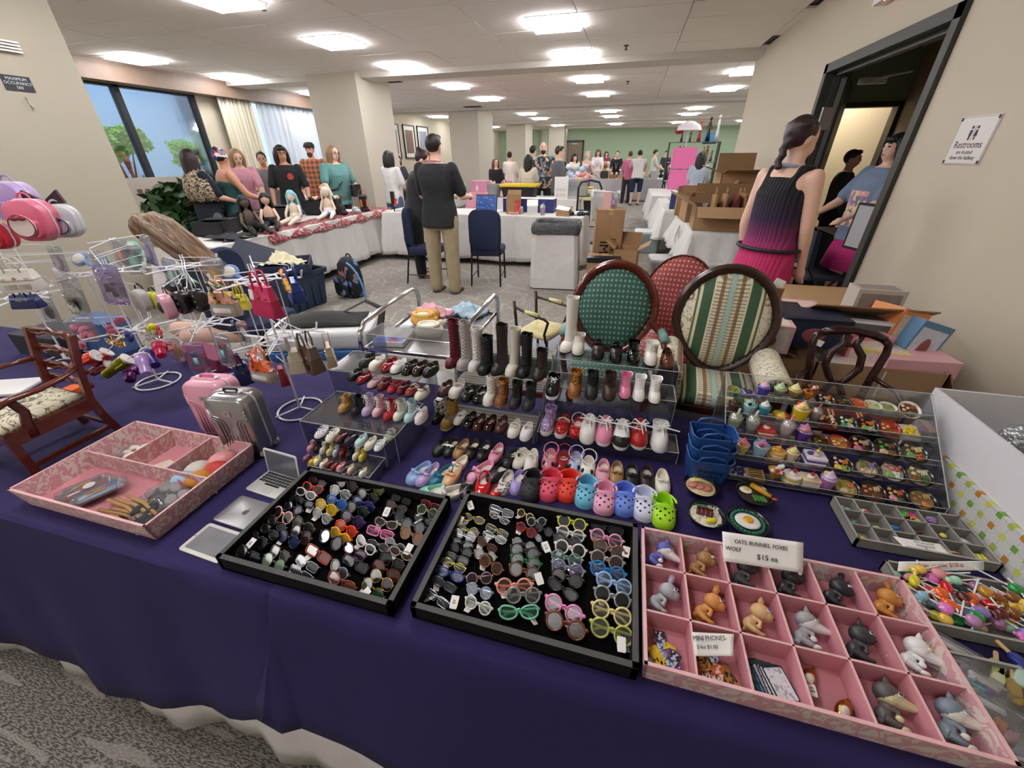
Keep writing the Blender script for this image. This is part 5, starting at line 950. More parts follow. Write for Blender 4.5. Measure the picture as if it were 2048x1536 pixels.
for px_,py_,lb,k in((673,889,'brown strap doll shoe between clogs on the clog riser',dict(up='#5a2423',strap=1)),(692,892,'dark plum doll shoe on the clog riser',dict(up='#272033',strap=1)),(713,896,'pale blue canvas doll shoe on the clog riser',dict(up='#b3d3d8',sole='#efeee8',strap=1)),(732,902,'cream canvas doll shoe on the clog riser',dict(up='#e5dfcc',sole='#ece8da',strap=1))):S(px_,py_,zE,'doll_shoe',lb,L=.05,rz=-8,hb=.32,vamp=.45,**k)
S(752,906,zE,'doll_clog','white clog doll shoe with navy strap at the right front of the clog riser',L=.042,rz=-6,up='#e6eaef',sole='#23293a',**CL)
S(771,884,zE,'doll_clog','white clog doll shoe with lime green strap at the back right of the clog riser',L=.045,rz=-10,up='#e9eee0',sole='#9ccf3c',**CL)
tiny=[('#8a5a86','plum'),('#e2b82c','yellow'),('#e8e6b8','pale yellow'),('#ece9dc','white'),('#6a2422','brown'),('#7c2a28','maroon'),('#e49aa6','pink sneaker-like'),('#1c1c20','black and white'),('#e0cdb0','beige'),('#2a2a2e','black laced'),('#e9e6de','ivory'),
 ('#d9a0ac','rose'),('#1e1e22','black'),('#d8d4c8','grey-white'),('#ded08a','straw'),('#b6c6dc','pale blue'),('#7c2624','wine'),('#18181c','jet black'),('#e6dfd0','bone'),('#e0d050','lemon')]
for i,(c,nm)in enumerate(tiny):
 if i<11:px_,py_=608+i*11.2,926+i*3.0+(i%2)*3
 else:px_,py_=616+(i-11)*13,905+(i-11)*2.4
 S(px_,py_,zD,'tiny_doll_shoe','tiny %s doll shoe in the %s row of the low riser'%(nm,'front' if i<11 else 'back'),L=.03,rz=-8+RU(-12,12),up=c,sole='#efece4' if i in(6,7,9)else c,hb=.4 if i<11 else .5,vamp=.45,strap=1,shaft=0 if i<11 else .014,group='tiny shoes on the low riser')
SLW=NT(.7,'weathered wood');SLW=SLW.done(SLW.mix(SLW.noise(SLW.map((2,40,40)),1.2,3),'#6a655e','#a8a29a'))
def tier(label,x0,x1,y0,y1,z,nslat=5):
 t=thing('slatted_shelf',label,'shelf',((x0+x1)/2,(y0+y1)/2,z));w,d=(x1-x0)/2,(y1-y0)/2;s0=None
 for k in range(nslat):
  y=-d+(k+.5)*2*d/nslat
  if s0 is None:g=G();g.box((0,0,-.003),(2*w,2*d/nslat*.78,.006));s0=ob('slat',g,SLW,t);s0.location.y=y
  else:pc(s0,'slat',t).location.y=y
 g=G()
 for sx in(-1,1):
  for sy in(-1,1):g.tube([(sx*w,sy*d,-(z-TZ)+.001),(sx*w,sy*d,.02)],.004,8)
  g.tube([(sx*w,-d,-.003),(sx*w,d,-.003)],.003,6)
 ob('clear_post',g,clear('#e8e8e8',.6,.25),t);return t
zM1,zM2,zM3=TZ+.05,TZ+.13,TZ+.21
tier('lowest slatted tier of the middle shoe shelf',-.5,-.2,.99,1.08,zM1);tier('second slatted tier of the middle shoe shelf',-.5,-.19,1.1,1.18,zM2);tier('top slatted tier of the middle shoe shelf with tall boots',-.5,-.18,1.19,1.27,zM3)
def fur(t,L,W,hz,H_,cy_,ry,UM):
 M=mat('#eceae6',.95);yc=cy_+ry*.2
 for z0 in(.02,.052):
  g=G();rr_=random.Random(3)
  for k in range(150):
   a=rr_.uniform(0,2*PI);z=z0+rr_.uniform(0,.024);r0=W*.42;p=V((r0*cos(a),yc+r0*sin(a),z));q=p+V((cos(a)*.007,sin(a)*.007,-.008+rr_.uniform(-.004,.004)));g.tube([p,p.lerp(q,.5)+V((0,0,.002)),q],[.0022,.0016,.0004],4)
  g.lathe([(W*.3,z0-.003),(W*.43,z0+.004),(W*.43,z0+.022),(W*.3,z0+.028)],14,(0,yc,0),True);ob('fur_cuff',g,M,t,True)
S(867,850,TZ,'doll_boot','black doll boot with two shaggy white fur cuffs left of the slatted shelf',L=.07,rz=-8,up='#141416',shaft=.06,hb=.34,extra=fur)
S(886,862,TZ+.01,'doll_boot','tall wheat nubuck lace-up doll boot beside the fur-cuffed boot',L=.085,rz=-14,up='#a8843e',sole='#d9c895',lace='#b8944e',shaft=.07,hb=.36,st=.009,gl=.7)
for px_,py_,lb,k in((911,853,'small white buckled doll shoe at the left end of the lowest slatted tier',dict(up='#e9e6dc',strap=1,buckle=True,L=.065,rz=-10)),(931,860,'glossy black bow doll shoe on the lowest slatted tier',dict(up='#0c0c10',gl=.1,strap=1,bow='#0d0d11')),(950,865,'glossy brown buckled doll shoe on the lowest slatted tier',dict(up='#3a1812',gl=.1,strap=1,buckle=True)),
 (972,867,'glossy deep wine doll shoe with crossed strap on the lowest slatted tier',dict(up='#2c0e10',gl=.1,strap=1)),(995,869,'matte brown buckled doll shoe on the lowest slatted tier',dict(up='#4c241c',gl=.35,strap=1,buckle=True)),(1021,877,'white bow-front doll shoe on the lowest slatted tier',dict(up='#eae6da',sole='#efece2',strap=1,bow='#e8e4d6')),(1046,883,'white plain strap doll shoe at the right end of the lowest slatted tier',dict(up='#ecebe8',sole='#f0efec',strap=1,buckle=True))):
 S(px_,py_,zM1,'doll_shoe',lb,**{**dict(L=.075,rz=-6,hb=.3,vamp=.42),**k})
for px_,py_,lb,k in((880,795,'brown leather doll shoe half behind the fur cuffs on the second tier',dict(up='#46241e',strap=1)),(903,798,'white thick-soled doll shoe with buckle on the second tier',dict(up='#e9e6dd',sole='#e9e6dd',strap=1,buckle=True,L=.085)),(927,806,'matte black strap doll shoe on the second tier',dict(up='#131315',strap=1)),(950,810,'glossy black doll loafer on the second tier',dict(up='#09090b',gl=.1,strap=0))):S(px_,py_,zM2,'doll_shoe',lb,**{**dict(L=.078,rz=-8,hb=.3,vamp=.42),**k})
for px_,py_,lb,k in((972,813,'white lace-up doll boot with trailing laces on the second tier',dict(up='#e7e4dc',sole='#efede6',lace='#f4f3ee',shaft=.06)),(996,816,'honey brown lace-up doll boot on the second tier',dict(up='#85532a',sole='#9a7a52',lace='#b07a3c',shaft=.05)),(1024,820,'dark brown lace-up doll boot on the second tier',dict(up='#2e2824',lace='#1a1716',shaft=.048)),(1052,824,'charcoal lace-up doll boot at the right end of the second tier',dict(up='#232325',lace='#141415',shaft=.048))):
 S(px_,py_,zM2,'doll_boot',lb,**{**dict(L=.075,rz=-4,hb=.36,vamp=.42,gl=.55,st=.007),**k})
for px_,py_,lb,k in((896,738,'knee-high burgundy lace-up doll boot at the left end of the top tier',dict(up='#5c1226',sole='#3c0e1a',lace='#7a1c36',shaft=.125)),(919,742,'knee-high grey suede lace-up doll boot on the top tier',dict(up='#a7a09a',sole='#cfc9c0',lace='#c9c4bd',shaft=.125)),(942,746,'tall white folded-cuff lace-up doll boot on the top tier',dict(up='#dcd9d4',sole='#e9e6e0',lace='#f0eeea',shaft=.11)),(962,752,'tall black lace-up doll boot beside the white one on the top tier',dict(up='#141417',lace='#2a2a2e',shaft=.09)),
 (987,752,'tall plain dark brown doll riding boot on the top tier',dict(up='#2a2220',shaft=.13,rz=-14)),(1017,755,'tall plain ivory doll boot on the top tier',dict(up='#dedacc',sole='#e9e6da',shaft=.12)),(1041,758,'tall black lace-up doll boot right of the ivory boot',dict(up='#101013',lace='#25252a',shaft=.105)),(1072,763,'dark brown studded doll ankle boot at the right end of the top tier',dict(up='#2b211d',shaft=.06,strap=1,buckle=True))):
 S(px_,py_,zM3,'doll_boot',lb,**{**dict(L=.08,rz=-6,hb=.34,vamp=.42,gl=.45,st=.007),**k})
zR1,zR2,zR3=TZ+.045,TZ+.16,TZ+.205
riser('front clear riser of the right shoe display with bright sneakers',-.19,.235,1.0,1.09,TZ,.044,front=True);riser('middle clear riser of the right shoe display with ankle boots',-.19,.215,1.1,1.2,TZ,.159,front=True);riser('tall clear riser at the back with big leather doll shoes',-.17,.225,1.21,1.3,TZ,.2045,front=True)
GLT=NT(.3,'lilac glitter');GLT=GLT.done(GLT.ramp(GLT.voro(GLT.map(),420,'F1','Color'),[(0,'#6d4a8c'),(.4,'#b79acb'),(.7,'#e6daf0'),(.9,'#8a6aa8')],True));GLR=NT(.25,'red glitter');GLR=GLR.done(GLR.ramp(GLR.voro(GLR.map(),420,'F1','Color'),[(0,'#7c0c12'),(.4,'#c01c20'),(.75,'#ee6a5c'),(.9,'#94141a')],True))
S(1088,872,zR1,'doll_boot','lilac glitter lace-up doll boot on a white platform sole',L=.085,rz=-8,m=GLT,sole='#ececea',st=.018,shaft=.035,hb=.34,lace='#b9a0cc')
S(1117,877,zR1,'doll_platform_shoe','red glitter platform doll shoe with trailing white ribbon',L=.085,rz=-8,m=GLR,sole='#e9e8e6',st=.018,bow='#c01c20',strap=1,strapc='#e9e6e2',hb=.3)
S(1147,878,zR1,'doll_sandal','red glitter peep-toe doll sandal with white insole',L=.085,rz=-4,m=GLR,sole='#a0141a',st=.012,bow='#c8242a',hb=.22,vamp=.3,ins='#eeeef0',ankle='#e2b8b0')
SN=dict(L=.095,hb=.46,vamp=.56,sole='#eeeeec',st=.012,lace='#f4f4f2',gl=.45,width=.46)
for px_,py_,lb,k in((1172,889,'all-white doll sneaker with red lining on the front riser',dict(up='#eae8e2',ins='#a01c24')),(1205,893,'pink and white doll sneaker on the front riser',dict(up='#e48fae',toe='#e58fae')),(1240,901,'white doll sneaker with a black toe band on the front riser',dict(up='#eceeee',toe='#17171a')),
 (1276,900,'red, black and white doll sneaker on the front riser',dict(up='#a81e20',toe='#b02022')),(1318,906,'white high-top doll sneaker at the right end of the front riser',dict(up='#ededea',shaft=.02))):S(px_,py_,zR1,'doll_sneaker',lb,**{**SN,**k})
def bigtie(t,L,W,hz,H_,cy_,ry,UM):
 g=G();z=H_*1.3+.01;M=mat('#f3f3f1',.7)
 g.tube([(-.01,0,z),(.02,-.004,z-.002),(.05,-.006,z-.006)],.0022,5);g.tube([(0,0,z),(-.02,.004,z+.012),(-.028,-.004,z+.002),(0,0,z)],.0022,5);g.tube([(0,0,z),(.01,.004,z+.014),(.022,0,z+.006),(0,0,z)],.0022,5);g.tube([(0,0,z),(.008,-.02,z-.02),(.006,-.04,z-.045)],.0018,5);ob('tied_lace',g,M,t)
for o in[o for o in col.objects if o.name.startswith('doll_sneaker')and o.parent is None and o.location.z>zR1-.001 and o.location.z<zR1+.002 and o.location.x>-.1]:bigtie(o,.095,.04,None,.042,0,0,None)
for px_,py_,lb,k in((1101,800,'black doll sneaker with fat white laces at the left end of the middle riser',dict(up='#111114',sole='#ecebe8',lace='#f2f2f0',shaft=.02,L=.09,gl=.25,st=.012,name='doll_sneaker')),(1146,798,'honey brown lace-up doll ankle boot on the middle riser',dict(up='#8a5526',sole='#9a7444',lace='#b5823c')),(1180,801,'charcoal lace-up doll ankle boot on the middle riser',dict(up='#1e1f22',lace='#101012')),
 (1216,803,'dark brown lace-up doll ankle boot on the middle riser',dict(up='#3c281c',lace='#1c1411')),(1248,801,'pink zip-front doll ankle boot on the middle riser',dict(up='#e084a6',gl=.2,L=.075)),(1276,807,'white zip-front doll ankle boot on the middle riser',dict(up='#e9e8e6',gl=.2,L=.075)),(1308,811,'white lace-up doll ankle boot with a dangling lace on the middle riser',dict(up='#ebe8df',lace='#f4f2ec',gl=.2,L=.075))):
 nm=k.pop('name','doll_boot');S(px_,py_,zR2,nm,lb,**{**dict(L=.085,rz=0,hb=.38,vamp=.44,shaft=.042,gl=.5,st=.007,sole='#17171a'),**k})
S(1126,708,zR3,'doll_boot','very tall plain white doll boot at the left end of the back riser',L=.095,rz=-12,up='#e4e1d6',sole='#17171a',shaft=.16,hb=.34,gl=.4)
for px_,py_,lb,k in((1154,714,'white buckled doll boot on the back riser',dict(up='#e6e3d8',shaft=.03,strap=1,buckle=True)),(1194,721,'dark brown hook-strap doll shoe on the back riser',dict(up='#2a1c18',strap=1)),(1230,727,'black hook-strap doll shoe on the back riser',dict(up='#121214',strap=1)),
 (1266,730,'glossy black lace-up doll boot on the back riser',dict(up='#08080a',gl=.08,lace='#101014',shaft=.03)),(1301,735,'glossy white lace-up doll boot on the back riser',dict(up='#ebe8de',gl=.15,lace='#f2f0e8',shaft=.035)),(1335,740,'glossy chestnut lace-up doll shoe at the right end of the back riser',dict(up='#5c2e14',gl=.08,lace='#1a1412'))):
 S(px_,py_,zR3,'doll_shoe' if 'shaft' not in k else 'doll_boot',lb,**{**dict(L=.09,rz=2,hb=.4,vamp=.5,gl=.3,st=.007,sole='#141416'),**k})
BS=dict(hb=.26,vamp=.4,width=.42,st=.002)
for px_,py_,rz,lb,c,k in((817,968,-22,'pale blue satin ballet slipper at the left end of the slippers','#8fb1dd',dict(bow='#9dbce6',L=.09,ins='#dfe6ea',width=.5)),(835,972,-20,'lilac satin ballet slipper','#c3a5d6',dict(bow='#c9b0dc',L=.09)),(862,974,-22,'teal satin ballet slipper with a white lace end','#176a86',dict(bow='#1c7494',L=.09)),
(890,975,-8,'peach pointe slipper with bunched ribbons','#e9b48c',dict(bow='#e9a86c',L=.09)),(900,950,-20,'ivory pointe slipper behind the peach one','#e8dccb',dict(bow='#efe6d8',L=.08)),(835,992,-60,'mint green slipper lying at the tray edge','#7fcfb8',dict(L=.08)),(865,1000,-58,'ivory slipper lying beside the mint one','#e4dfd4',dict(bow='#d8d2c6',L=.1)),
(936,965,-32,'pink ribboned pointe slipper crossing the others','#e89bbd',dict(bow='#ea9fc0',L=.1)),(930,1003,8,'black ribboned slipper with a white tag between the trays','#141417',dict(bow='#17171a',L=.1,tag_=1)),(959,1000,6,'glossy red ballet slipper','#c41418',dict(gl=.12,L=.095)),(983,1004,-6,'small glossy red slipper beside the larger red one','#c8161a',dict(gl=.12,L=.06)),
(977,968,-22,'black satin slipper behind the red slippers','#101013',dict(L=.095)),(1001,990,-6,'leopard print slipper with grey lining','#d8d4cc',dict(L=.085,leo=1)),(1028,990,0,'lavender satin pointe slipper with a split throat','#a592d0',dict(L=.085))):
 leo=k.pop('leo',0);mm=None
 if leo:nt=NT(.6,'leopard');v_=nt.voro(nt.map(),230);mm=nt.done(nt.ramp(v_,[(0,'#8a8680'),(.25,'#1a1a1c'),(.5,'#e3dfd8')],True))
 S(px_,py_,TZ,'ballet_slipper',lb,rz=rz,up=c,sole='#cfc4b4',gl=k.pop('gl',.35),m=mm,**{**BS,**k})
for px_,py_,rz,lb,c,k in((868,914,-18,'black buckled doll shoe at the back left of the flats row','#131316',dict(strap=2)),(892,917,-4,'black strap sandal with a curled white lace','#0e0e11',dict(bow='#f0efeb')),(911,920,-8,'tan bow-front doll loafer','#9a7448',dict(bow='#8f6a40')),(935,921,-3,'dark brown bow-front doll loafer','#2c1e1b',dict(bow='#2a1b18')),(959,925,-2,'black bow-front doll loafer with grey ties','#141417',dict(bow='#1c1c20')),
(983,930,-6,'pink bow-front doll loafer','#dd95ab',dict(bow='#d98ea6')),(1008,938,-18,'black laced doll boot lying in shadow among the flats','#0f0f12',dict(lace='#2a2a2e')),(1031,940,-8,'cream fisherman doll sandal with cage straps','#e4e0d2',dict(strap=3)),(1056,953,-2,'white doll sneaker with a big tied lace among the sandals','#e9e6dc',dict(lace='#f2f0ea',hb=.42,vamp=.55,sole='#ecebe4',st=.01))):
 S(px_,py_,TZ,'doll_shoe',lb,**{**dict(L=.082,rz=rz,up=c,hb=.26,vamp=.42,gl=.4),**k})
def patch(c):
 def f(t,L,W,hz,H_,cy_,ry,UM):
  for s in(-1,1):g=G();g.ell((s*W*.27,-L*.27,H_*.62+st_),(W*.14,L*.12,H_*.3),8,6);ob('black_patch',g,mat('#111114',.3),t,True)
  g=G();g.ell((0,-L*.36,H_*.55+st_),(W*.1,L*.05,H_*.2),8,5);ob('round_button',g,mat(c,.3),t,True)
 st_=.003;return f
for px_,py_,lb,c,bc in((1094,944,'pink ankle-strap doll sandal with black patches on the toe','#dd8c9f','#efe6e2'),(1121,948,'dark red ankle-strap doll sandal with black patches on the toe','#9c1420','#b8142a'),(1146,951,'pale blue ankle-strap doll sandal with black patches on the toe','#b4bbdd','#eeeef2'),(1172,960,'white ankle-strap doll sandal with black patches on the toe','#ebe8de','#f4f4f0')):
 S(px_,py_,TZ,'doll_sandal',lb,L=.08,up=c,hb=.3,vamp=.42,gl=.2,strap=1,ankle=c,extra=patch(bc),sole='#1a1a1d',width=.5)
for px_,py_,lb,c,k in((1203,971,'pink bow-front doll flat right of the sandals','#dca0ae',dict(bow='#d998a8')),(1231,976,'tan bow-front doll flat','#9d7a4e',dict(bow='#94714a')),(1262,981,'black scallop-edged doll flat with a bow','#17171a',dict(bow='#1b1b1e',ins='#c9c7c2')),(1293,985,'dark brown scallop-edged doll flat with a bow','#2c1b1a',dict(bow='#2c1b1a',ins='#c4c2be')),(1325,994,'cream doll flat with a small side bow at the right end','#e7e3d4',dict(bow='#e7e3d4'))):
 S(px_,py_,TZ,'doll_flat',lb,L=.09,up=c,hb=.25,vamp=.45,gl=.45,sole=c,**k)
for px_,py_,lb,c,k in((1055,1006,'black clog at the left end of the clog row','#232326',dict(tag_=1)),(1093,1005,'coral pink clog second from the left','#e2506a',{}),(1131,1007,'orange red clog third from the left','#e23c28',{}),(1167,1020,'sky blue clog in the middle of the clog row','#6cbad8',{}),(1205,1034,'pale pink clog between the two blue ones','#eba6c0',{}),(1246,1036,'periwinkle blue clog right of the pale pink one','#6a8ae0',{}),(1286,1046,'pale lavender white clog beside the lime green one','#d9dcf0',{}),(1326,1062,'lime green clog with a price tag at the right end of the clog row','#a8e01c',dict(tag_=1))):
 S(px_,py_,TZ,'doll_clog',lb,**{**CL,**dict(L=.098,up=c,sole=c,st=.009,rz=0,width=.54,ins=c,group='bright clogs in the front row'),**k})
# ================= DOLL FURNITURE, CART, CARTONS =================
MAH=NT(.22,'mahogany');MAH.b.inputs['Coat Weight'].default_value=.4;MAH=MAH.done(MAH.mix(MAH.noise(MAH.map((3,3,30)),2,3),'#4a1a10','#6e2a18'))
DWD=NT(.3,'dark walnut');DWD=DWD.done(DWD.mix(DWD.noise(DWD.map((3,3,30)),2,3),'#2a1712','#40241a'))
def studs(t,pts,r,name='upholstery_nail',m=None):
 p0=None
 for p in pts:
  if p0 is None:g=G();g.ell((0,0,0),(r,r,r*.7),7,5);p0=ob(name,g,m or mat('#3b3128',.3,.8),t,True);p0.location=p
  else:pc(p0,name,t).location=p
def diam(c0,c1,sx=29,sz=38):
 nt=NT(.7,'diamond fabric');x,y,z=nt.xyz(nt.co);a=nt.m('SINE',nt.m('MULTIPLY',nt.m('ADD',x,nt.m('MULTIPLY',z,.8)),2*PI*sx));b=nt.m('SINE',nt.m('MULTIPLY',nt.m('SUBTRACT',x,nt.m('MULTIPLY',nt.m('ADD',z,y),.8)),2*PI*sx));return nt.done(nt.mix(nt.m('GREATER_THAN',nt.m('MULTIPLY',a,b),.5),c0,c1),nt.noise(nt.map(),900,1),.2,.001)
GRD=diam('#3c6257','#7fae9f');RDD=diam('#9c4442','#d09a8a',29)
def stripefab():
 nt=NT(.75,'striped tapestry');x,y,z=nt.xyz(nt.co);u=nt.m('MULTIPLY',nt.m('ABSOLUTE',x),1.)
 band=nt.ramp(nt.m('MULTIPLY',u,4.),[(0,'#a9c0b4'),(.05,'#d9d0ae'),(.1,'#8f7a5a'),(.15,'#e3dcc0'),(.24,'#3f5e42'),(.38,'#e0d7b8'),(.42,'#5e6a48'),(.45,'#e6dfc6'),(.86,'#3f5e42'),(.95,'#e0d7b8')],True)
 yz=nt.m('ADD',z,nt.m('MULTIPLY',y,-1.));dots=nt.m('GREATER_THAN',nt.m('SINE',nt.m('MULTIPLY',yz,520)),.1);inb=nt.m('MULTIPLY',nt.m('LESS_THAN',u,.055),nt.m('GREATER_THAN',u,.008));c=nt.mix(nt.m('MULTIPLY',nt.m('MULTIPLY',dots,inb),.6),band,'#6a4a3c')
 out=nt.m('MULTIPLY',nt.m('GREATER_THAN',u,.115),nt.m('LESS_THAN',u,.212));f=nt.voro(nt.map((1,0,1)),17,'F1','Distance');ringm=nt.m('MULTIPLY',nt.m('GREATER_THAN',f,.2),nt.m('LESS_THAN',f,.3));ctr=nt.m('LESS_THAN',f,.14);fl=nt.m('GREATER_THAN',nt.noise(nt.map((1,1,1)),90,2,1.),.58)
 c=nt.mix(nt.m('MULTIPLY',nt.m('MULTIPLY',fl,out),.55),c,'#4a4a30');c=nt.mix(nt.m('MULTIPLY',nt.m('MULTIPLY',nt.m('MAXIMUM',ringm,ctr),out),.7),c,'#8a3c34')
 return nt.done(c,nt.noise(nt.map(),800,1),.25,.001)
STF=stripefab()
def ovalchair(label,loc,rz,wood,fab,W=.37,H=.36,zs=.2,zc=.36,seatw=.34,arms=True,tagpos=None,armc=None,fr=.034,lean=-9):
 t=thing('doll_armchair',label,'doll chair',loc,rz);zc_=zs+H*.47
 def E(rx,rz_,y,n=36,narrow=.25):return[(rx*cos(2*PI*k/n)*(1-narrow*max(0,-sin(2*PI*k/n))**1.5),y,rz_*sin(2*PI*k/n))for k in range(n)]
 g=G();a,b=W/2,H*.53;g.loft([E(a-fr,b-fr,-.012),E(a-fr*.8,b-fr*.8,-.02),E(a-fr*.3,b-fr*.3,-.022),E(a,b,-.01),E(a,b,.015),E(a-fr*.3,b-fr*.3,.024),E(a-fr,b-fr,.02)],False,True)
 o=ob('back_frame',g,wood,t,45);P_=(0,.13,zc_);o.location=P_;o.rotation_euler=(rad(lean),0,0)
 g=G();g.loft([E(a-fr,b-fr,-.014),E((a-fr)*.9,(b-fr)*.9,-.028),E((a-fr)*.6,(b-fr)*.6,-.036),E((a-fr)*.2,(b-fr)*.2,-.039)],False,True);o2=ob('back_cushion',g,fab,t,True);o2.location=P_;o2.rotation_euler=(rad(lean),0,0)
 Rm=rotm(lean,0,0);studs(t,[V(P_)+Rm.to_3x3()@V((x,y,z))for x,y,z in E(a-fr*.93,b-fr*.93,-.021,44)],.0042)
 n=7;g=G();o_=rr(seatw,.27,.05,5)
 g.loft([[(x*s,y*s-.0,z)for x,y in o_]for s,z in((1.03,zs-.075),(1.04,zs-.05),(1.0,zs-.045))],True,True);ob('seat_rail',g,wood,t,45)
 g=G();g.loft([[(x*s,y*s,z)for x,y in o_]for s,z in((.98,zs-.046),(1.0,zs-.03),(.97,zs-.012),(.8,zs),(.4,zs+.006))],True,True);ob('seat_cushion',g,fab,t,True)
 for sx in(-1,1):
  for sy in(-1,1):g=G();g.tube([(sx*seatw*.44,sy*.11,zs-.07),(sx*seatw*.47,sy*.125,zs-.1),(sx*seatw*.44,sy*.12,.02),(sx*seatw*.45,sy*.13,0)],[.018,.016,.009,.011],8);ob('leg',g,wood,t,True)
 if arms=='roll':
  for s in(-1,1):
   g=G();rgs=[]
   for y in(-.14,-.13,.0,.1):rgs.append([(s*(seatw/2+.02)+.052*cos(2*PI*k/18)*(1 if y>-.135 else .9),y,zs+.055+.06*sin(2*PI*k/18)*(1 if y>-.135 else .9))for k in range(18)])
   g.loft(rgs);g.bb(s*(seatw/2+.0),-.13,zs-.06,s*(seatw/2+.055),.1,zs+.05);ob('rolled_arm',g,fab,t,40)
   g=G();g.lathe([(.036,0),(.03,.004),(.0,.005)],18);g.bb(-.026,-.11,0,.026,0,.004);q=ob('arm_facing',g,wood,t);q.location=(s*(seatw/2+.022),-.141,zs+.055);q.rotation_euler=(rad(90),0,0)
   studs(t,[(s*(seatw/2+.022)+.043*cos(rad(a_)),-.145,zs+.055+.043*sin(rad(a_)))for a_ in range(-30,211,20)],.004)
 elif arms:
  for s in(-1,1):
   g=G();g.tube([(s*.15,.12,zs+.14),(s*.19,.03,zs+.12),(s*.195,-.07,zs+.1),(s*.185,-.11,zs+.05),(s*.17,-.1,zs-.04)],.012,8);ob('arm_rail',g,wood,t,True)
   g=G();g.tube([(s*.19,.03,zs+.133),(s*.194,-.04,zs+.125)],[.017,.017],8);ob('arm_pad',g,armc or fab,t,True)
 if tagpos:g=G();g.box((0,0,0),(.034,.003,.024),ry=20);q=ob('price_sticker',g,PAPER,t);q.location=tagpos
 return t
BZ=.625
t=thing('grey_bench','low grey plastic-topped bench holding the doll armchairs','bench',(.36,1.55,0));g=G();g.slab(rr(1.1,.5,.03,3),BZ-.03,BZ-.002,.006);ob('bench_top',g,mat('#767c86',.5),t,40)
for sx in(-1,1):
 for sy in(-1,1):g=G();g.tube([(sx*.48,sy*.2,0),(sx*.45,sy*.2,BZ-.03)],.014,8);ob('leg',g,mat('#4a4c50',.4,.5),t)
ovalchair('doll armchair with a green diamond oval back in a red-brown frame',(0.005,1.52,BZ),4,MAH,GRD,W=.36,H=.38,zs=.19,tagpos=(.11,.16,.5),seatw=.32,armc=mat('#6f9c92',.6))
ovalchair('doll armchair in green and cream striped tapestry with rolled arms and dark oval frame',(.395,1.46,BZ),-6,DWD,STF,W=.375,H=.40,zs=.19,arms='roll',seatw=.3,tagpos=(.15,.17,.53),fr=.034)
ovalchair('doll chair in red diamond fabric half hidden between the green and striped chairs',(.235,1.74,BZ),-14,mat('#6e2a22',.4),RDD,W=.3,H=.36,zs=.2,arms=False,seatw=.28,tagpos=(.09,.16,.47),fr=.006)
t=thing('doll_chair','dark mahogany doll armchair with pierced pretzel back and burgundy striped seat','doll chair',(.785,1.38,BZ-.01),-8,sc_=.9)
DM=NT(.2,'dark mahogany');DM=DM.done(DM.mix(DM.noise(DM.map((3,3,30)),2,3),'#1f0d0b','#3a1a15'))
zs=.2;nt=NT(.6,'burgundy stripe');x,y,z=nt.xyz(nt.co);s=nt.m('ABSOLUTE',nt.m('SUBTRACT',nt.m('ABSOLUTE',x),.045));s2=nt.m('ABSOLUTE',nt.m('SUBTRACT',s,.006));BUR=nt.done(nt.mix(nt.m('LESS_THAN',s2,.0035),'#5c1c26','#c99a5a'))
g=G();g.loft([[(x*s,y*s,z)for x,y in rr(.26,.22,.04,5)]for s,z in((1,zs-.02),(1,zs),(.9,zs+.015),(.5,zs+.022))]);ob('seat_cushion',g,BUR,t,True)
g=G();g.loft([[(x*1.04,y*1.04,z)for x,y in rr(.26,.22,.04,5)]for z in(zs-.05,zs-.018)]);ob('seat_rail',g,DM,t)
B=lambda x,z:(x,.11+.05*(z-zs)/.25,z)
g=G();
for sx in(-1,1):g.tube([B(sx*.085,zs-.03),B(sx*.1,zs+.08),B(sx*.118,zs+.19),B(sx*.115,zs+.225),B(sx*.09,zs+.245)],.014,8)
g.tube([B(-.1,zs+.24),B(-.06,zs+.255),B(0,zs+.262),B(.06,zs+.255),B(.1,zs+.24)],[.015,.018,.015,.018,.015],8);ob('back_frame',g,DM,t,True)
g=G();
for sx in(-1,1):g.tube([B(sx*.03,zs+.25),B(sx*.018,zs+.21),B(sx*.05,zs+.17),B(sx*.055,zs+.12),B(sx*.03,zs+.075),B(sx*.012,zs+.05),B(sx*.045,zs-.01)],[.011,.013,.014,.014,.013,.012,.014],8)
g.tube([B(-.02,zs+.205),B(.02,zs+.205)],.008,6);g.tube([B(-.015,zs+.055),B(.015,zs+.055)],.01,6);ob('pretzel_splat',g,DM,t,True)
for sx in(-1,1):
 g=G();g.tube([B(sx*.1,zs+.1),(sx*.155,.04,zs+.09),(sx*.165,-.05,zs+.07),(sx*.15,-.08,zs+.04),(sx*.135,-.06,zs-.03)],.009,8);ob('arm',g,DM,t,True)
 for sy in(-1,1):g=G();g.tube([(sx*.12,sy*.1,zs-.04),(sx*.12,sy*.1,0)],[.013,.009],8);ob('leg',g,DM,t)
g=G();g.box((0,0,0),(.03,.003,.024),ry=15);q=ob('price_sticker',g,PAPER,t);q.location=(-.1,.145,zs+.2)
t=thing('doll_armchair','small dark wood doll armchair with cream padded arms on the bin lid','doll chair',(-.36,1.95,.62),70,sc_=.8);zs=.17
g=G();g.loft([[(x*s,y*s,z)for x,y in rr(.26,.24,.04,4)]for s,z in((1,zs-.02),(1,zs),(.85,zs+.015))]);ob('seat_cushion',g,mat('#d8cc98',.8,var=(40,.2)),t,True)
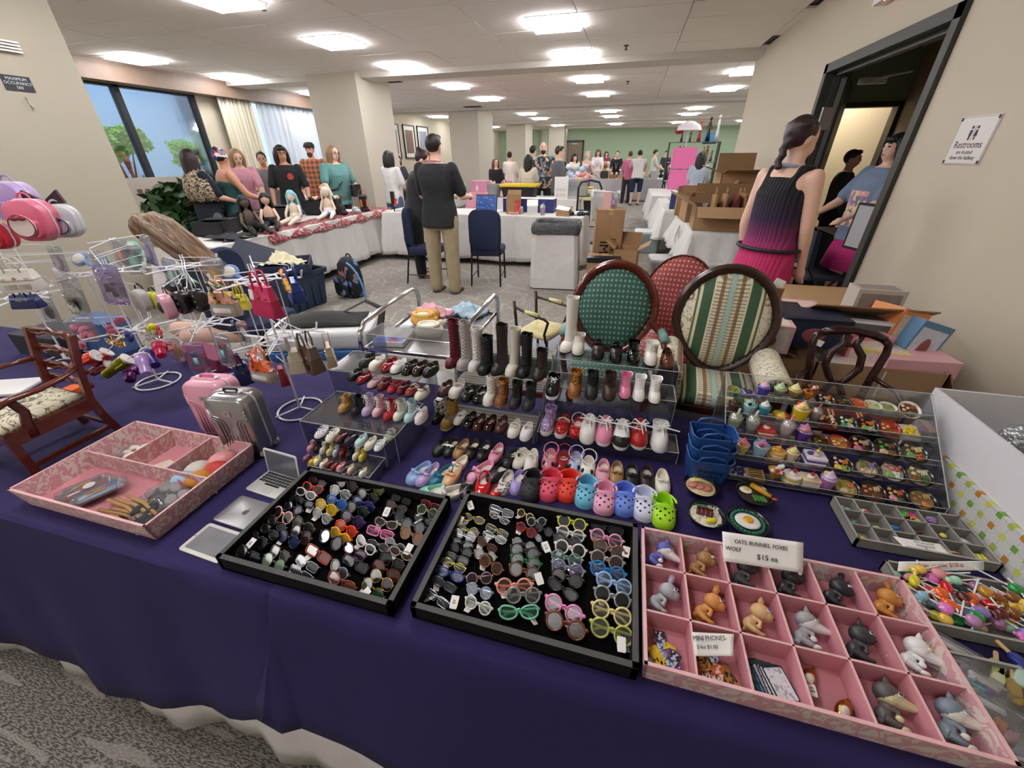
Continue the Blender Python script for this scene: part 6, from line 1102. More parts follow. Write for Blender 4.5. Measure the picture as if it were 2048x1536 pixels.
for s in(-1,1):
 g=G();g.tube([(s*.12,.12,zs-.03),(s*.13,.14,zs+.2)],.01,6);g.tube([(s*.13,.13,zs+.16),(s*.15,.0,zs+.14),(s*.15,-.1,zs+.13),(s*.14,-.12,zs+.11),(s*.13,-.09,zs+.02),(s*.12,-.1,zs-.04)],.009,8);ob('arm_frame',g,DWD,t,True)
 g=G();g.tube([(s*.15,.04,zs+.153),(s*.152,-.06,zs+.148)],[.013,.014],8);ob('arm_pad',g,mat('#ded19c',.7),t,True)
 for sy in(-1,1):g=G();g.tube([(s*.11,sy*.1,zs-.03),(s*.11,sy*.1,0)],.009,6);ob('leg',g,DWD,t)
t=thing('storage_bin','tall grey bin with a rim behind the middle shoe shelf','bin',(-.33,1.95,0),0);g=G();g.loft([[(x*s,y*s,z)for x,y in rr(.62,.6,.06,4)]for s,z in((.9,0),(1,.6),(1.04,.6),(1.04,.62))]);ob('bin_walls',g,mat('#7c8494',.5),t,40)
t=thing('doll_sofa','dark green velvet doll sofa behind the tall doll boots','doll sofa',(-.42,1.55,.46),0);GV=mat('#1f4a34',.7,sheen=.6)
for nm,b in(('seat_cushion',(-.17,-.1,.06,.17,.1,.14)),('backrest',(-.18,.08,.06,.18,.14,.27)),('armrest',(-.22,-.1,.0,-.17,.14,.19)),('armrest',(.17,-.1,.0,.22,.14,.19)),('sofa_base',(-.2,-.1,0,.2,.13,.07))):g=G();g.slab(rr(b[3]-b[0],b[4]-b[1],.02,3,(b[0]+b[3])/2,(b[1]+b[4])/2),b[2],b[5],.012);ob(nm,g,GV,t,40)
g=G();g.bb(-.66,1.4,0,-.18,1.75,.455);tag(ob('brown_carton',g,CB),'brown carton supporting the green doll sofa','box')
t=thing('blue_pouch','royal blue quilted round pouch behind the dark riding boot','pouch',(-.62,1.62,.5));g=G();g.ell((0,0,.13),(.1,.05,.13),14,10);ob('pouch_body',g,mat('#2548b8',.5,bump=(60,.6)),t,True);g=G();g.bb(-.09,-.06,-.04,.09,.06,.02);ob('pouch_base',g,mat('#2548b8',.5),t)
g=G();g.bb(-.75,1.45,0,-.5,1.7,.46);g.bb(-.7,1.5,.46,-.55,1.65,.5);tag(ob('green_crate',g,mat('#3f7a2c',.5)),'bright green crate under the chrome cart edge','crate')
for i,(x,c,lb)in enumerate(((-.3,'#c2452c','orange-red doll accessory box behind the middle shelf'),(-.38,'#d9d4cc','white card with red print behind the tall boots'),(-.24,'#b8502c','brown-orange striped panel behind the studded boot'))):
 simple('accessory_box',lb,'box',lambda g:g.bb(-.05,-.02,0,.05,.02,.26),mat(c,.6),(x,1.33+.03*i,.5),0)
t=thing('chrome_cart','chrome wheeled cart with perforated top shelf and curved rails behind the table','cart',(-.96,1.9,0));
PF=NT(.25,'perforated steel',**{'Metallic':.8});vv=PF.voro(PF.map(),90,'F1','Distance','EUCLIDEAN',0.);PF=PF.done(PF.mix(PF.m('LESS_THAN',vv,.3),'#b9babb','#4a4b4d'))
g=G();g.bb(-.24,-.31,.70,.24,.31,.708);ob('top_shelf',g,PF,t);g=G();g.tube([(-.25,-.32,.71),(.25,-.32,.71),(.25,.32,.71),(-.25,.32,.71)],.011,8,closed=True);ob('shelf_rim',g,CHROME,t,True)
for s in(-1,1):g=G();g.tube([(s*.265,-.32,.0),(s*.265,-.32,.74),(s*.265,-.31,.79),(s*.265,-.26,.83),(s*.265,.25,.85),(s*.265,.31,.83),(s*.265,.33,.78),(s*.265,.33,0)],.014,10);ob('side_rail',g,CHROME,t,True)
g=G();g.bb(-.24,-.31,.25,.24,.31,.26);ob('lower_shelf',g,PF,t)
for sx in(-1,1):
 for sy in(-1,1):g=G();g.at(sx*.265,sy*.32,.03,0,90);g.lathe([(.005,-.012),(.03,-.012),(.03,.012),(.005,.012)],14);ob('caster',g,BK,t)
p=U(790,675,z=.72);o=simple('card_tray','clear-lidded white box with a blue and red label on the cart','box',lambda g:g.slab(rr(.17,.2,.01,2),0,.03,.004),mat('#dcdcd8',.4),(p.x,p.y,.709),8);g=G();g.bb(-.08,-.095,.03,.08,-.04,.0306);ob('blue_label',g,mat('#33489c',.4),o);g=G();g.bb(.0,-.09,.0306,.05,-.07,.031);ob('red_stripe',g,mat('#c04030',.4),o)
def plush(px_,py_,label,c1,c2,z=.71,w=.16):
 p=U(px_,py_,z=z);t=thing('plush_hood',label,'plush hood',(p.x,p.y,z),RU(-15,15));g=G();g.ell((0,0,.035),(w/2,w*.4,.04),16,10);
 for s in(-1,1):g.ell((s*w*.33,w*.33,.05),(.025,.014,.028),8,6)
 ob('hood_body',g,mat(c1,.95,bump=(120,.6)),t,True)
 g=G();g.tube([(w*.33*cos(a*PI/8),-w*.02+w*.25*sin(a*PI/8),.066)for a in range(16)],.012,6,closed=True);ob('hood_rim',g,mat(c2,.95,bump=(120,.6)),t,True)
 g=G();g.ell((0,-.01,.062),(w*.27,w*.19,.014),12,6);ob('lining',g,mat('#e6e4dc',.6,bump=(60,.8)),t,True)
plush(860,672,'white plush doll hood with orange patches at the front of the cart','#e9e4cf','#ece6d2');plush(850,650,'yellow-orange plush doll hood behind the white one','#e9b45a','#e8c070',.735);
for(a,b,c,lb,z)in((862,625,'#e0a8b2','pink patterned plush garment in a clear bag on the cart',.76),(935,622,'#a9c3d4','pale blue plush garment with folded sleeve on the cart',.73)):
 p=U(a,b,z=z);g=G();g.grid(lambda u,v:((u-.5)*.22,(v-.5)*.17,.05*sin(u*PI)*sin(v*PI)+.014*sin(u*17+v*5)*cos(v*13)),20,16);o=tag(ob('folded_garment',g,mat(c,.85,var=(70,.3),bump=(40,.5)),None,True),lb,'garment');o.location=(p.x,p.y,z);o.rotation_euler=(0,0,rad(-20));o.modifiers.new('s','SOLIDIFY').thickness=.02
carton('shipping_carton','closed brown carton under the boxed doll sets by the doorway',(.98,2.62,0),1.0,.62,.82,0,open_=False)
carton('open_carton','large open carton of pastel doll boxes against the wall, right flap standing',(1.08,2.02,0),.46,.52,.80,0,(None,150,None,-58),.7)
carton('open_carton','open carton of pink doll boxes left of the large wall carton',(.68,2.15,0),.36,.5,.74,0,(-80,100,150,160),.4)
def dollbox(x,y,z,w,d,h,c,label,rx=0,rz=0,c2=None,win=True,ry=0):
 t=thing('doll_box',label,'box',(x,y,z),rz,rx=rx,ry=ry);g=G();g.bb(-w/2,-d/2,0,w/2,d/2,h);ob('box_body',g,mat(c,.4),t)
 if c2:g=G();g.bb(-w*.42,-d/2-.0008,h*.12,w*.42,-d/2,h*.88);nt=NT(.4,'print');ob('front_print',g,mat(c2,.4,var=(40,.35)),t);g=G();g.bb(-w*.4,-d*.35,h,w*.4,d*.35,h+.0008);ob('top_print',g,mat(c2,.4,var=(60,.3)),t)
 if win:g=G();g.ell((0,-d/2-.001,h*.45),(w*.18,.003,h*.25),12,8);ob('round_motif',g,mat('#8a4a4a' if c2 else '#e8e4e0',.4),t,True)
 return t
for a in((1500,600,2.6,.18,.14,.1,'#33368a','violet-blue boxed doll kit at the far left of the boxes','#4347a0'),(1590,618,2.55,.17,.14,.1,'#d9a0aa','pink boxed doll kit right of the violet-blue one','#e8c8c0'),(1545,628,2.35,.2,.16,.12,'#15161b','black boxed set behind the navy one','#22232a'),(1612,648,2.2,.26,.16,.13,'#1a1e2e','navy black boxed set with small white lettering','#242a3e'),
  (1530,660,2.2,.17,.12,.12,'#e0b4b0','pink boxed house kit with window print','#f0dcd4'),(1690,640,2.25,.3,.18,.1,'#d9d9d8','white box with black scrollwork print','#55565a'),(1740,600,2.5,.2,.12,.16,'#b9b2aa','grey floral box with a maroon disc','#8a7f7a')):
 px_,py_,Y,w,d,h,c,lb,c2=a;p=U(px_,py_+12,z=.822+h*.4);dollbox(p.x,p.y,.822,w,d,h,c,lb,0,RU(-8,8),c2)
p=U(1782,660,y=1.98);dollbox(p.x,2.02,p.z-.12,.12,.16,.21,'#d98a50','orange and cream boxed doll leaning in the large carton',-6,12,'#e8c7a8',ry=14)
p=U(1812,678,y=1.95);dollbox(p.x,1.95,p.z-.12,.13,.13,.21,'#5f86a8','blue boxed doll with pale portrait leaning in the large carton',-4,8,'#c9cfdc',ry=16)
for i,(px_,py_,Y,w,d,h,c,lb)in enumerate(((1820,715,1.86,.26,.16,.07,'#e7b0b8','pink scalloped lid box at the front right of the large carton'),(1720,680,1.95,.16,.14,.14,'#e38a98','pink egg-shaped print box behind the pretzel chair'),(1700,735,1.85,.2,.14,.12,'#cfe0e4','pale blue and yellow box seen through the pretzel back'),(1650,690,2.05,.22,.16,.16,'#ecb9c2','pink boxed set at the left of the large carton'),
 (1570,735,2.0,.22,.2,.12,'#e6b3bd','pink box lying in the left carton'),(1760,705,1.9,.15,.14,.1,'#e9d98a','yellow striped box beside the leaning blue box'),(1625,665,2.2,.14,.1,.14,'#efe9ea','white and black small box in the left carton'))):
 p=U(px_,py_,y=Y);dollbox(p.x,Y,p.z-h*.7,w,d,h,c,lb,0,RU(-14,14),None if i in(0,)else '#f0d8d4',win=i!=0)
# ================= LEFT SIDE: DOLL CHAIR, TRAY, SUITCASES, LAPTOPS, BAG STANDS =================
t=thing('doll_armchair','large red-brown doll armchair with carved ladder back and cream toile seat at the left edge','doll chair',(-1.672,.58,TZ),-4);k=1.0
zs=.155;SK_=[(.118,-.09),(-.118,-.09)];SB_=[(.1,.09),(-.1,.09)]
TOI=NT(.75,'toile');f=TOI.noise(TOI.map((1,1,1)),46,4,2.2);l_=TOI.m('LESS_THAN',TOI.m('ABSOLUTE',TOI.m('SUBTRACT',TOI.noise(TOI.map(),16,2,1.5),.5)),.02);ff=TOI.m('GREATER_THAN',f,.6);TOI=TOI.done(TOI.mix(TOI.m('MAXIMUM',l_,ff),'#ddd6bc','#77725c'),f,.15,.001)
g=G();o=[(.12,-.1),(.1,.1),(-.1,.1),(-.12,-.1)];o=[(x,y)for x,y in((-.12,-.105),(0,-.112),(.12,-.105),(.105,.0),(.09,.095),(0,.095),(-.09,.095),(-.105,0))]
g.loft([[(x*s,y*s,z)for x,y in o]for s,z in((.97,zs+.0),(.98,zs+.012),(.9,zs+.024),(.6,zs+.03),(.2,zs+.031))]);ob('seat_cushion',g,TOI,t,True)
for a,b in(((.122,-.1),(.1,.1)),((-.122,-.1),(-.1,.1)),((-.122,-.1),(.122,-.1)),((-.1,.1),(.1,.1))):g=G();m_=((a[0]+b[0])/2,(a[1]+b[1])/2,zs-.016);L_=math.dist(a,b);g.box((0,0,0),(L_,.014,.04));q=ob('seat_rail',g,MAH,t);q.location=m_;q.rotation_euler=(0,0,math.atan2(b[1]-a[1],b[0]-a[0]))
for s in(-1,1):
 g=G();g.box((s*.12,-.1,zs*.5-.0),(.02,.02,zs+.0));ob('leg',g,MAH,t)
 g=G();rg=[[(s*x+dx,y+dy,z)for dx,dy in((-.009,-.009),(.009,-.009),(.009,.009),(-.009,.009))]for x,y,z in((.1,.125,0),(.1,.105,zs*.6),(.1,.1,zs),(.104,.115,zs+.1),(.11,.14,zs+.2))];g.loft(rg);ob('leg',g,MAH,t)
 g=G();g.box((s*.112,.005,.045),(.009,.2,.013),rz=s*4);ob('stretcher',g,MAH,t)
 g=G();rg=[]
 for x,y,z,w,h in((.106,.115,zs+.105,.008,.008),(.135,.06,zs+.1,.011,.007),(.15,-.0,zs+.098,.013,.007),(.152,-.06,zs+.1,.013,.008),(.146,-.095,zs+.088,.012,.01),(.14,-.1,zs+.075,.01,.006)):rg.append([(s*x+w*cos(a_*PI/4),y,z+h*sin(a_*PI/4))for a_ in range(8)])
 g.loft(rg);ob('arm',g,MAH,t,True)
 g=G();g.tube([(s*.146,-.06,zs+.092),(s*.13,-.045,zs+.05),(s*.116,-.05,zs+.01),(s*.116,-.055,zs-.03)],[.01,.012,.013,.014],8);ob('arm_support',g,MAH,t,True)
g=G();g.box((0,.112,.05),(.2,.009,.012));ob('stretcher',g,MAH,t)
for i,z in enumerate((.19,.135,.08,.035)):
 yb_=.112+.028*z/.2;g=G();w=.105+.005*i*0
 for sg in(1,-1):g.tube([(-w,yb_,zs+z+.002),(-.06,yb_+.004,zs+z+sg*.009),(-.025,yb_+.006,zs+z+.004+sg*.004),(0,yb_+.006,zs+z+.006+sg*.008),(.025,yb_+.006,zs+z+.004-sg*.004),(.06,yb_+.004,zs+z+sg*.009),(w,yb_,zs+z+.002)],[.01,.0075,.0065,.0065,.0065,.0075,.01],7)
 ob('ladder_slat' if i else 'crest_rail',g,MAH,t,True)
g=G();g.box((0,0,0),(.018,.002,.016));q=ob('price_sticker',g,PAPER,t);q.location=(.085,.108,zs+.14)
def damask(a='#cf9aa2',b='#ddd0c4',sc_=34):
 nt=NT(.7,'damask');n_=nt.noise(nt.map(),sc_,1,2.4);return nt.done(nt.mix(nt.m('GREATER_THAN',n_,.52),a,b))
DMK=damask();PINKI=mat('#c9868f',.75,var=(30,.08));PKE=mat('#e3b4b6',.6)
def divtray(name,label,x0,x1,y0,y1,h,mo,mi,me_,walls,rz=0,th=.006,taper=.0,group=None):
 t=thing(name,label,'tray',((x0+x1)/2,(y0+y1)/2,TZ),rz,group);w,d=(x1-x0)/2,(y1-y0)/2;tp_=taper
 g=G();g.bb(-w+tp_,-d+tp_,0,w-tp_,d-tp_,.005);ob('tray_floor',g,mi,t)
 for q in(((-w,-d),(w,-d)),((w,-d),(w,d)),((w,d),(-w,d)),((-w,d),(-w,-d))):
  (ax,ay),(bx,by)=q;sx=lambda v:v-math.copysign(tp_,v);n_=V((by-ay,ax-bx,0)).normalized();
  i1=V((ax,ay,h));i2=V((bx,by,h));j1=V((sx(ax),sx(ay),0));j2=V((sx(bx),sx(by),0));nn=-n_*th*1
  g=G();g._add([j1,j2,i2,i1,j1+nn,j2+nn,i2+nn,i1+nn],[(0,1,2,3),(5,4,7,6),(0,4,5,1),(1,5,6,2),(3,2,6,7),(0,3,7,4)]);ob('tray_wall',g,mo,t)
  g=G();e=V((0,0,.0012));g._add([i1+e,i2+e,i2+nn+e,i1+nn+e,i1-e,i2-e,i2+nn-e,i1+nn-e],[(0,1,2,3),(0,4,5,1),(3,2,6,7)]);ob('rim_edge',g,me_,t)
 for(ax,ay,bx,by)in walls:
  g=G();v_=V((bx-ax,by-ay,0));L_=v_.length;g.box((0,0,h*.44),(L_,th*.6,h*.86));q=ob('divider',g,mi if name!='damask_tray' else mo,t);q.location=((ax+bx)/2,(ay+by)/2,.004);q.rotation_euler=(0,0,math.atan2(v_.y,v_.x))
  g=G();g.box((0,0,0),(L_,th*.62,.0014));q=ob('divider_edge',g,me_,t);q.location=((ax+bx)/2,(ay+by)/2,h*.44+h*.43+.0045);q.rotation_euler=(0,0,math.atan2(v_.y,v_.x))
 return t
divtray('damask_tray','pink and grey damask box tray with four compartments left of the tablets',-1.475,-1.0,.385,.705,.062,DMK,PINKI,PKE,((-.237,.01,.237,.01),(-.08,.01,-.08,.16),(.08,.01,.08,.16)),taper=.012)
def bag(label,loc,rz,w,h,items,rx=80,cat='bagged item',tint='#f2f2f4',hook=True,name='zip_bag'):
 """clear zip bag lying or hanging with something inside"""
 t=thing(name,label,cat,loc,rz,rx=rx);g=G();o=rr(w,h,.012,3)
 g.loft([[(x*.97,y*.97,0)for x,y in o],[(x,y,.0015)for x,y in o],[(x*.97+.0008*sin(i*3),y*.97,.006+.0025*sin(i*1.9))for i,(x,y)in enumerate(o)],[(x*.6,y*.6,.011+.003*sin(i*2.3))for i,(x,y)in enumerate(o)]]);ob('bag_film',g,clear(tint,.02,.1),t,True)
 g=G();g.box((0,h*.38,.004),(w*.95,.003,.004));ob('zip_seal',g,clear('#ffffff',.4,.5),t)
 for nm,fn,m_ in items:g=G();fn(g);ob(nm,g,m_,t,True)
 return t
bag('clear bag of white lace garments in the back left compartment',(-1.385,.62,TZ+.012),20,.12,.09,(('lace_garment',lambda g:[g.ell((RU(-.04,.04),RU(-.03,.03),.008),(.014,.01,.006),8,5,rz=RU(0,180))for _ in range(12)],mat('#dcd3bf',.8)),),rx=3)
for i in range(7):simple('cream_tag','cream printed tag fanned in the middle compartment','tag',lambda g:g.slab(rr(.022,.055,.003,2),0,.0015),mat('#e2d6bf',.8,var=(150,.25)),(-1.265+.012*i,.6-.004*i,TZ+.008+.002*i),-35+RU(-8,8),False,'cream tags in the middle compartment')
for i,(x,y,c,lb)in enumerate(((-1.085,.655,'#e39a9c','pink soft shell purse at the back of the right compartment'),(-1.115,.6,'#d9d4c6','cream bonnet with grey rim in the right compartment'),(-1.11,.56,'#9cc0da','pale blue round cap in the right compartment'),(-1.06,.615,'#c23a2c','red ribboned hat in the right compartment'),(-1.075,.57,'#c98a2a','mustard cap at the front of the right compartment'))):
 simple('doll_hat',lb,'doll hat',lambda g:(g.ell((0,0,.018),(.036,.03,.022),14,8),g.lathe([(.038,.008),(.046,.006),(.038,.004)],16)),mat(c,.5),(x,y,TZ+.006),RU(0,90),True)
for i,(x,y,rz,w,h,c,lb)in enumerate(((-1.37,.47,58,.035,.1,'#4a4a4c','clear bag with small black and brown pens'),(-1.34,.462,58,.04,.11,'#a3242c','red packaged stationery set with a round badge'),(-1.3,.462,58,.04,.11,'#2f57a0','blue packaged pencil set'),(-1.285,.455,58,.02,.1,'#a9c4d8','pale blue packaged ruler'))):
 bag(lb+' in the front cell',(x,y,TZ+.014+.003*i),rz-90,w+.015,h+.02,(('contents',lambda g:g.slab(rr(w,h*.8,.003,2),.001,.006),mat(c,.4)),('pencil',lambda g:g.tube([(-.004,-h*.2,.008),(-.004,h*.2,.008)],.003,6),mat('#d98c2a',.5))),rx=4)
g=G();g.lathe([(0,.0),(.013,.0),(.013,.002),(0,.0025)],18);o=tag(ob('round_badge',g,mat('#c9b9b9',.4)),'round grey badge lying on the red stationery set','badge');o.location=(-1.335,.47,TZ+.031)
bag('clear bag of black doll clothes at the front right of the damask tray',(-1.1,.46,TZ+.014),-25,.15,.1,(('black_garment',lambda g:[g.ell((RU(-.05,.05),RU(-.03,.03),.009),(.022,.015,.008),8,5,rz=RU(0,180))for _ in range(12)],mat('#26262a',.7)),),rx=3)
bag('clear bag of grey lettered knitwear behind the black doll clothes',(-1.095,.505,TZ+.022),-20,.14,.08,(('grey_knitwear',lambda g:[g.ell((RU(-.045,.045),RU(-.025,.025),.008),(.022,.015,.007),8,5)for _ in range(8)],mat('#8a8888',.8,var=(200,.3))),('red_trim',lambda g:g.tube([(-.04,.03,.016),(.0,.034,.017),(.03,.03,.015)],.0015,5),mat('#b83a4a',.6))),rx=3)
for i in range(6):simple('wooden_hanger_bar','wooden doll hanger bar at the front of the damask tray','hanger',lambda g:(g.tube([(-.075,0,.004),(0,.006,.005),(.075,0,.004)],.005,6,flat=.6),g.tube([(0,.006,.006),(.006,.02,.006),(.014,.022,.006),(.012,.012,.006)],.0012,5)),mat('#a9854f',.6,var=(30,.2)),(-1.17+.02*(i%3),.412+.009*i,TZ+.008+.003*i),-8+RU(-7,7),True,'wooden doll hangers in the tray')
def suitcase(label,x,y,rz,c,c2,m=0.,gl=.25,hc='#1a1a1c'):
 t=thing('doll_suitcase',label,'suitcase',(x,y,TZ+.012),rz);SM_=mat(c,gl,m);W,D,H=.135,.085,.2
 for s,ym in((-1,-.0),(1,.0)):
  g=G();o=[(x_,z_+H/2)for x_,z_ in rr(W,H,.028,6)];ys=[-.001,-D*.32,-D*.44,-D/2]if s<0 else[.001,D*.32,D*.44,D/2]
  rg=[[((x_)*f,yy,(z_-H/2)*f+H/2)for x_,z_ in o]for f,yy in zip((1,1,.97,.9),ys)];g.loft(rg);ob('shell',g,SM_,t,40)
 g=G();g.tube([(x_*1.01,0,(z_)*1.01+H/2)for x_,z_ in rr(W,H,.028,6)],.003,6,closed=True);ob('zip_band',g,mat(c2,.3,.3),t,True)
 for s in(-1,1):
  for k_ in range(3):r_=.018+.011*k_;g=G();cz=H*.56;pts=[(s*W*.5*.88,-D/2-.001,cz+r_+.01)]+[(s*(W*.44-r_*sin(rad(a))*1.0),-D/2-.0012,cz-0+r_*cos(rad(a))*.7)for a in range(10,91,20)]+[(s*(W*.44-r_),-D/2-.0012,.02)];g.tube(pts,.0022,6);ob('relief_rib',g,SM_,t,True)
 for k_ in range(3):x_=(-1+k_)*.012;g=G();g.tube([(x_,-D/2-.0008,.02),(x_,-D/2-.0008,.08)],.0016,5);ob('relief_rib',g,SM_,t,True)
 g=G();g.box((0,-D/2-.0015,H*.75),(.024,.002,.018));ob('logo_plate',g,mat('#c9c4c4',.3,.6),t);text('lettering','M',.01,mat('#6a6468',.5),t,(0,-D/2-.0028,H*.75),(90,0,0),ext=.0002)
 g=G();g.slab(rr(.07,.03,.008,3),H-.001,H+.003,.001);ob('handle_base',g,SM_,t);g=G();g.tube([(-.022,0,H+.003),(-.02,0,H+.01),(.02,0,H+.01),(.022,0,H+.003)],.004,6);ob('carry_handle',g,mat(hc,.4),t)
 g=G();g.ell((.032,0,H+.004),(.008,.008,.004));g.ell((-.032,0,H+.004),(.008,.008,.004));ob('handle_button',g,mat('#e6e4e2',.4),t,True)
 for sx in(-1,1):
  for sy in(-1,1):g=G();g.lathe([(.004,-.004),(.012,-.004),(.0125,0),(.012,.004),(.004,.004)],14);q=ob('wheel',g,mat('#d6d5d2',.4),t,True);q.location=(sx*(W/2-.012),sy*(D/2-.012),0);q.rotation_euler=(0,rad(90),0)
 return t
suitcase('pink ribbed doll suitcase standing behind the damask tray',-1.205,.795,8,'#e2a4b8','#efc6d2',hc='#d66a90');suitcase('silver ribbed doll suitcase overlapping the pink one',-1.06,.745,8,'#a9a9ab','#cfd0d2',.85,.28)
ALU=mat('#b4b4b3',.35,.7)
t=thing('toy_laptop','open silver toy laptop with black keys beside the eyewear tray','toy laptop',(-.875,.625,TZ),-5);g=G();g.slab(rr(.125,.085,.008,4),0,.004,.001);ob('keyboard_base',g,mat('#cfcfcb',.4,.3),t,40);k0=None
for r_ in range(4):
 for c_ in range(11):
  if k0 is None:g=G();g.box((0,0,0),(.0078,.0072,.0012));k0=ob('key',g,BK,t);q=k0
  else:q=pc(k0,'key',t)
  q.location=(-.05+c_*.01,.03-r_*.0095,.0045)
g=G();g.box((0,-.0075,.0044),(.05,.006,.0012));ob('space_key',g,BK,t);g=G();g.slab(rr(.036,.022,.003,2,0,-.026),.004,.0044);ob('trackpad',g,mat('#bdbdba',.4),t)
g=G();g.slab(rr(.125,.082,.008,4),0,.003,.001);s_=ob('lid_frame',g,mat('#dededb',.4,.2),t,40);s_.location=(0,.043,.043);s_.rotation_euler=(rad(82),0,0);g=G();g.slab(rr(.112,.07,.003,2),.003,.0036);ob('screen',g,mat('#7c8088',.08,.3),s_)
def applelogo(t,m,z,s=1.):
 g=G()
 def P_(o):g.plate([(x*s,y*s,z)for x,y in o],(0,0,.0004))
 P_([(0,.0062),(.003,.0078),(.0065,.0068),(.0078,.0045),(.006,.002),(.0062,-.001),(.008,-.003),(.0062,-.0068),(.0035,-.0088),(.001,-.008),(-.001,-.008),(-.0035,-.0088),(-.0062,-.006),(-.0078,-.001),(-.0072,.004),(-.0045,.0072),(-.002,.007)])
 ob('lid_logo',g,m,t);g=G();g.plate([(0,.0082,z),(.003,.009,z),(.0042,.0125,z),(.001,.0115,z)]if s==1 else[(0,.0082*s,z),(.003*s,.009*s,z),(.0042*s,.0125*s,z),(.001*s,.0115*s,z)],(0,0,.0004));ob('logo_leaf',g,m,t)
t=thing('toy_laptop','closed silver toy laptop with an apple logo beside the eyewear tray','toy laptop',(-.865,.518,TZ),-3);g=G();g.slab(rr(.13,.088,.009,4),0,.007,.0025);ob('laptop_body',g,ALU,t,40);applelogo(t,mat('#4a4a4c',.3,.5),.0071)
t=thing('toy_tablet','white toy tablet with a grey screen in front of the closed laptop','toy tablet',(-.868,.425,TZ),-3);g=G();g.slab(rr(.128,.082,.008,4),0,.005,.0015);ob('tablet_body',g,mat('#dedcd2',.4),t,40);g=G();g.slab(rr(.106,.064,.003,2),.005,.0054);ob('screen',g,mat('#85858a',.12,var=(20,.25)),t)
g=G();g.lathe([(0,0),(.003,0),(.003,.0005),(0,.0005)],12,(-.058,0,.005));ob('home_button',g,mat('#a9a8a4',.4),t)
# ---- wire stands
def stand(label,x,y,tiers,r=.13,base=.075,rz=0,ht=None,poles=True):
 t=thing('wire_stand',label,'display stand',(x,y,TZ),rz);top=ht or tiers[-1]-TZ
 g=G();g.tube([(base*cos(a*PI/16),base*sin(a*PI/16),.004)for a in range(32)],.0038,7,closed=True)
 for a in(0,120,240):g.tube([(0,0,.012),(base*1.12*cos(rad(a)),base*1.12*sin(rad(a)),.007)],.0034,6)
 ob('base_ring',g,WIREW,t,True);g=G();g.tube([(0,0,.008),(0,0,top)],.0038,8);ob('pole',g,WIREW,t)
 for i,z in enumerate(tiers):
  z-=TZ;g=G();rr_=r*.42;g.tube([(rr_*cos(a*PI/10),rr_*sin(a*PI/10),z)for a in range(20)],.0024,6,closed=True);ob('tier_ring',g,WIREW,t,True);a0=None
  for k_ in range(6):
   if a0 is None:g=G();g.tube([(0,-.004,0),(r,-.004,0),(r+.006,-.004,.022)],.0022,6);g.tube([(0,.004,0),(r,.004,0),(r+.006,.004,.022)],.0022,6);a0=ob('hook_arm',g,WIREW,t);q=a0
   else:q=pc(a0,'hook_arm',t)
   q.location=(0,0,z);q.rotation_euler=(0,0,rad(60*k_+i*22))
  if i<len(tiers)-1 and poles:
   for a in(0,90,180,270):g=G();z2=tiers[i+1]-TZ;g.tube([(rr_*cos(rad(a+20)),rr_*sin(rad(a+20)),z),(rr_*cos(rad(a+20)),rr_*sin(rad(a+20)),z2)],.002,5);ob('riser_wire',g,WIREW,t)
 return t
S1=(-1.075,.97);S2=(-1.80,1.0);S3=(-1.98,1.28);S4=(-2.2,1.05)
stand('white wire stand of doll handbags nearest the suitcases',*S1,[1.035,1.235],r=.13)
stand('white wire stand of bagged doll accessories and tumblers left of the handbag stand',*S2,[.985,1.205],r=.14)
stand('white wire stand of helmets and pet carriers behind the tumbler stand',-1.62,1.16,[.97,1.2],r=.13)
stand('white wire stand of doll backpacks at the far left',-2.42,1.05,[1.06,1.37],r=.15,base=.09)
def hang(t,p):
 s=min((S1,S2,(-1.62,1.16),(-2.42,1.05)),key=lambda s:(s[0]-p.x)**2+(s[1]-p.y)**2);iv=(Mx.Translation(t.location)@t.rotation_euler.to_matrix().to_4x4()).inverted();q=V((s[0],s[1],p.z+.012));g=G();g.tube([iv@q,iv@(p+V((0,0,.008))),iv@(p-V((0,0,.004)))],.0016,5);ob('hook_wire',g,WIREW,t);return t
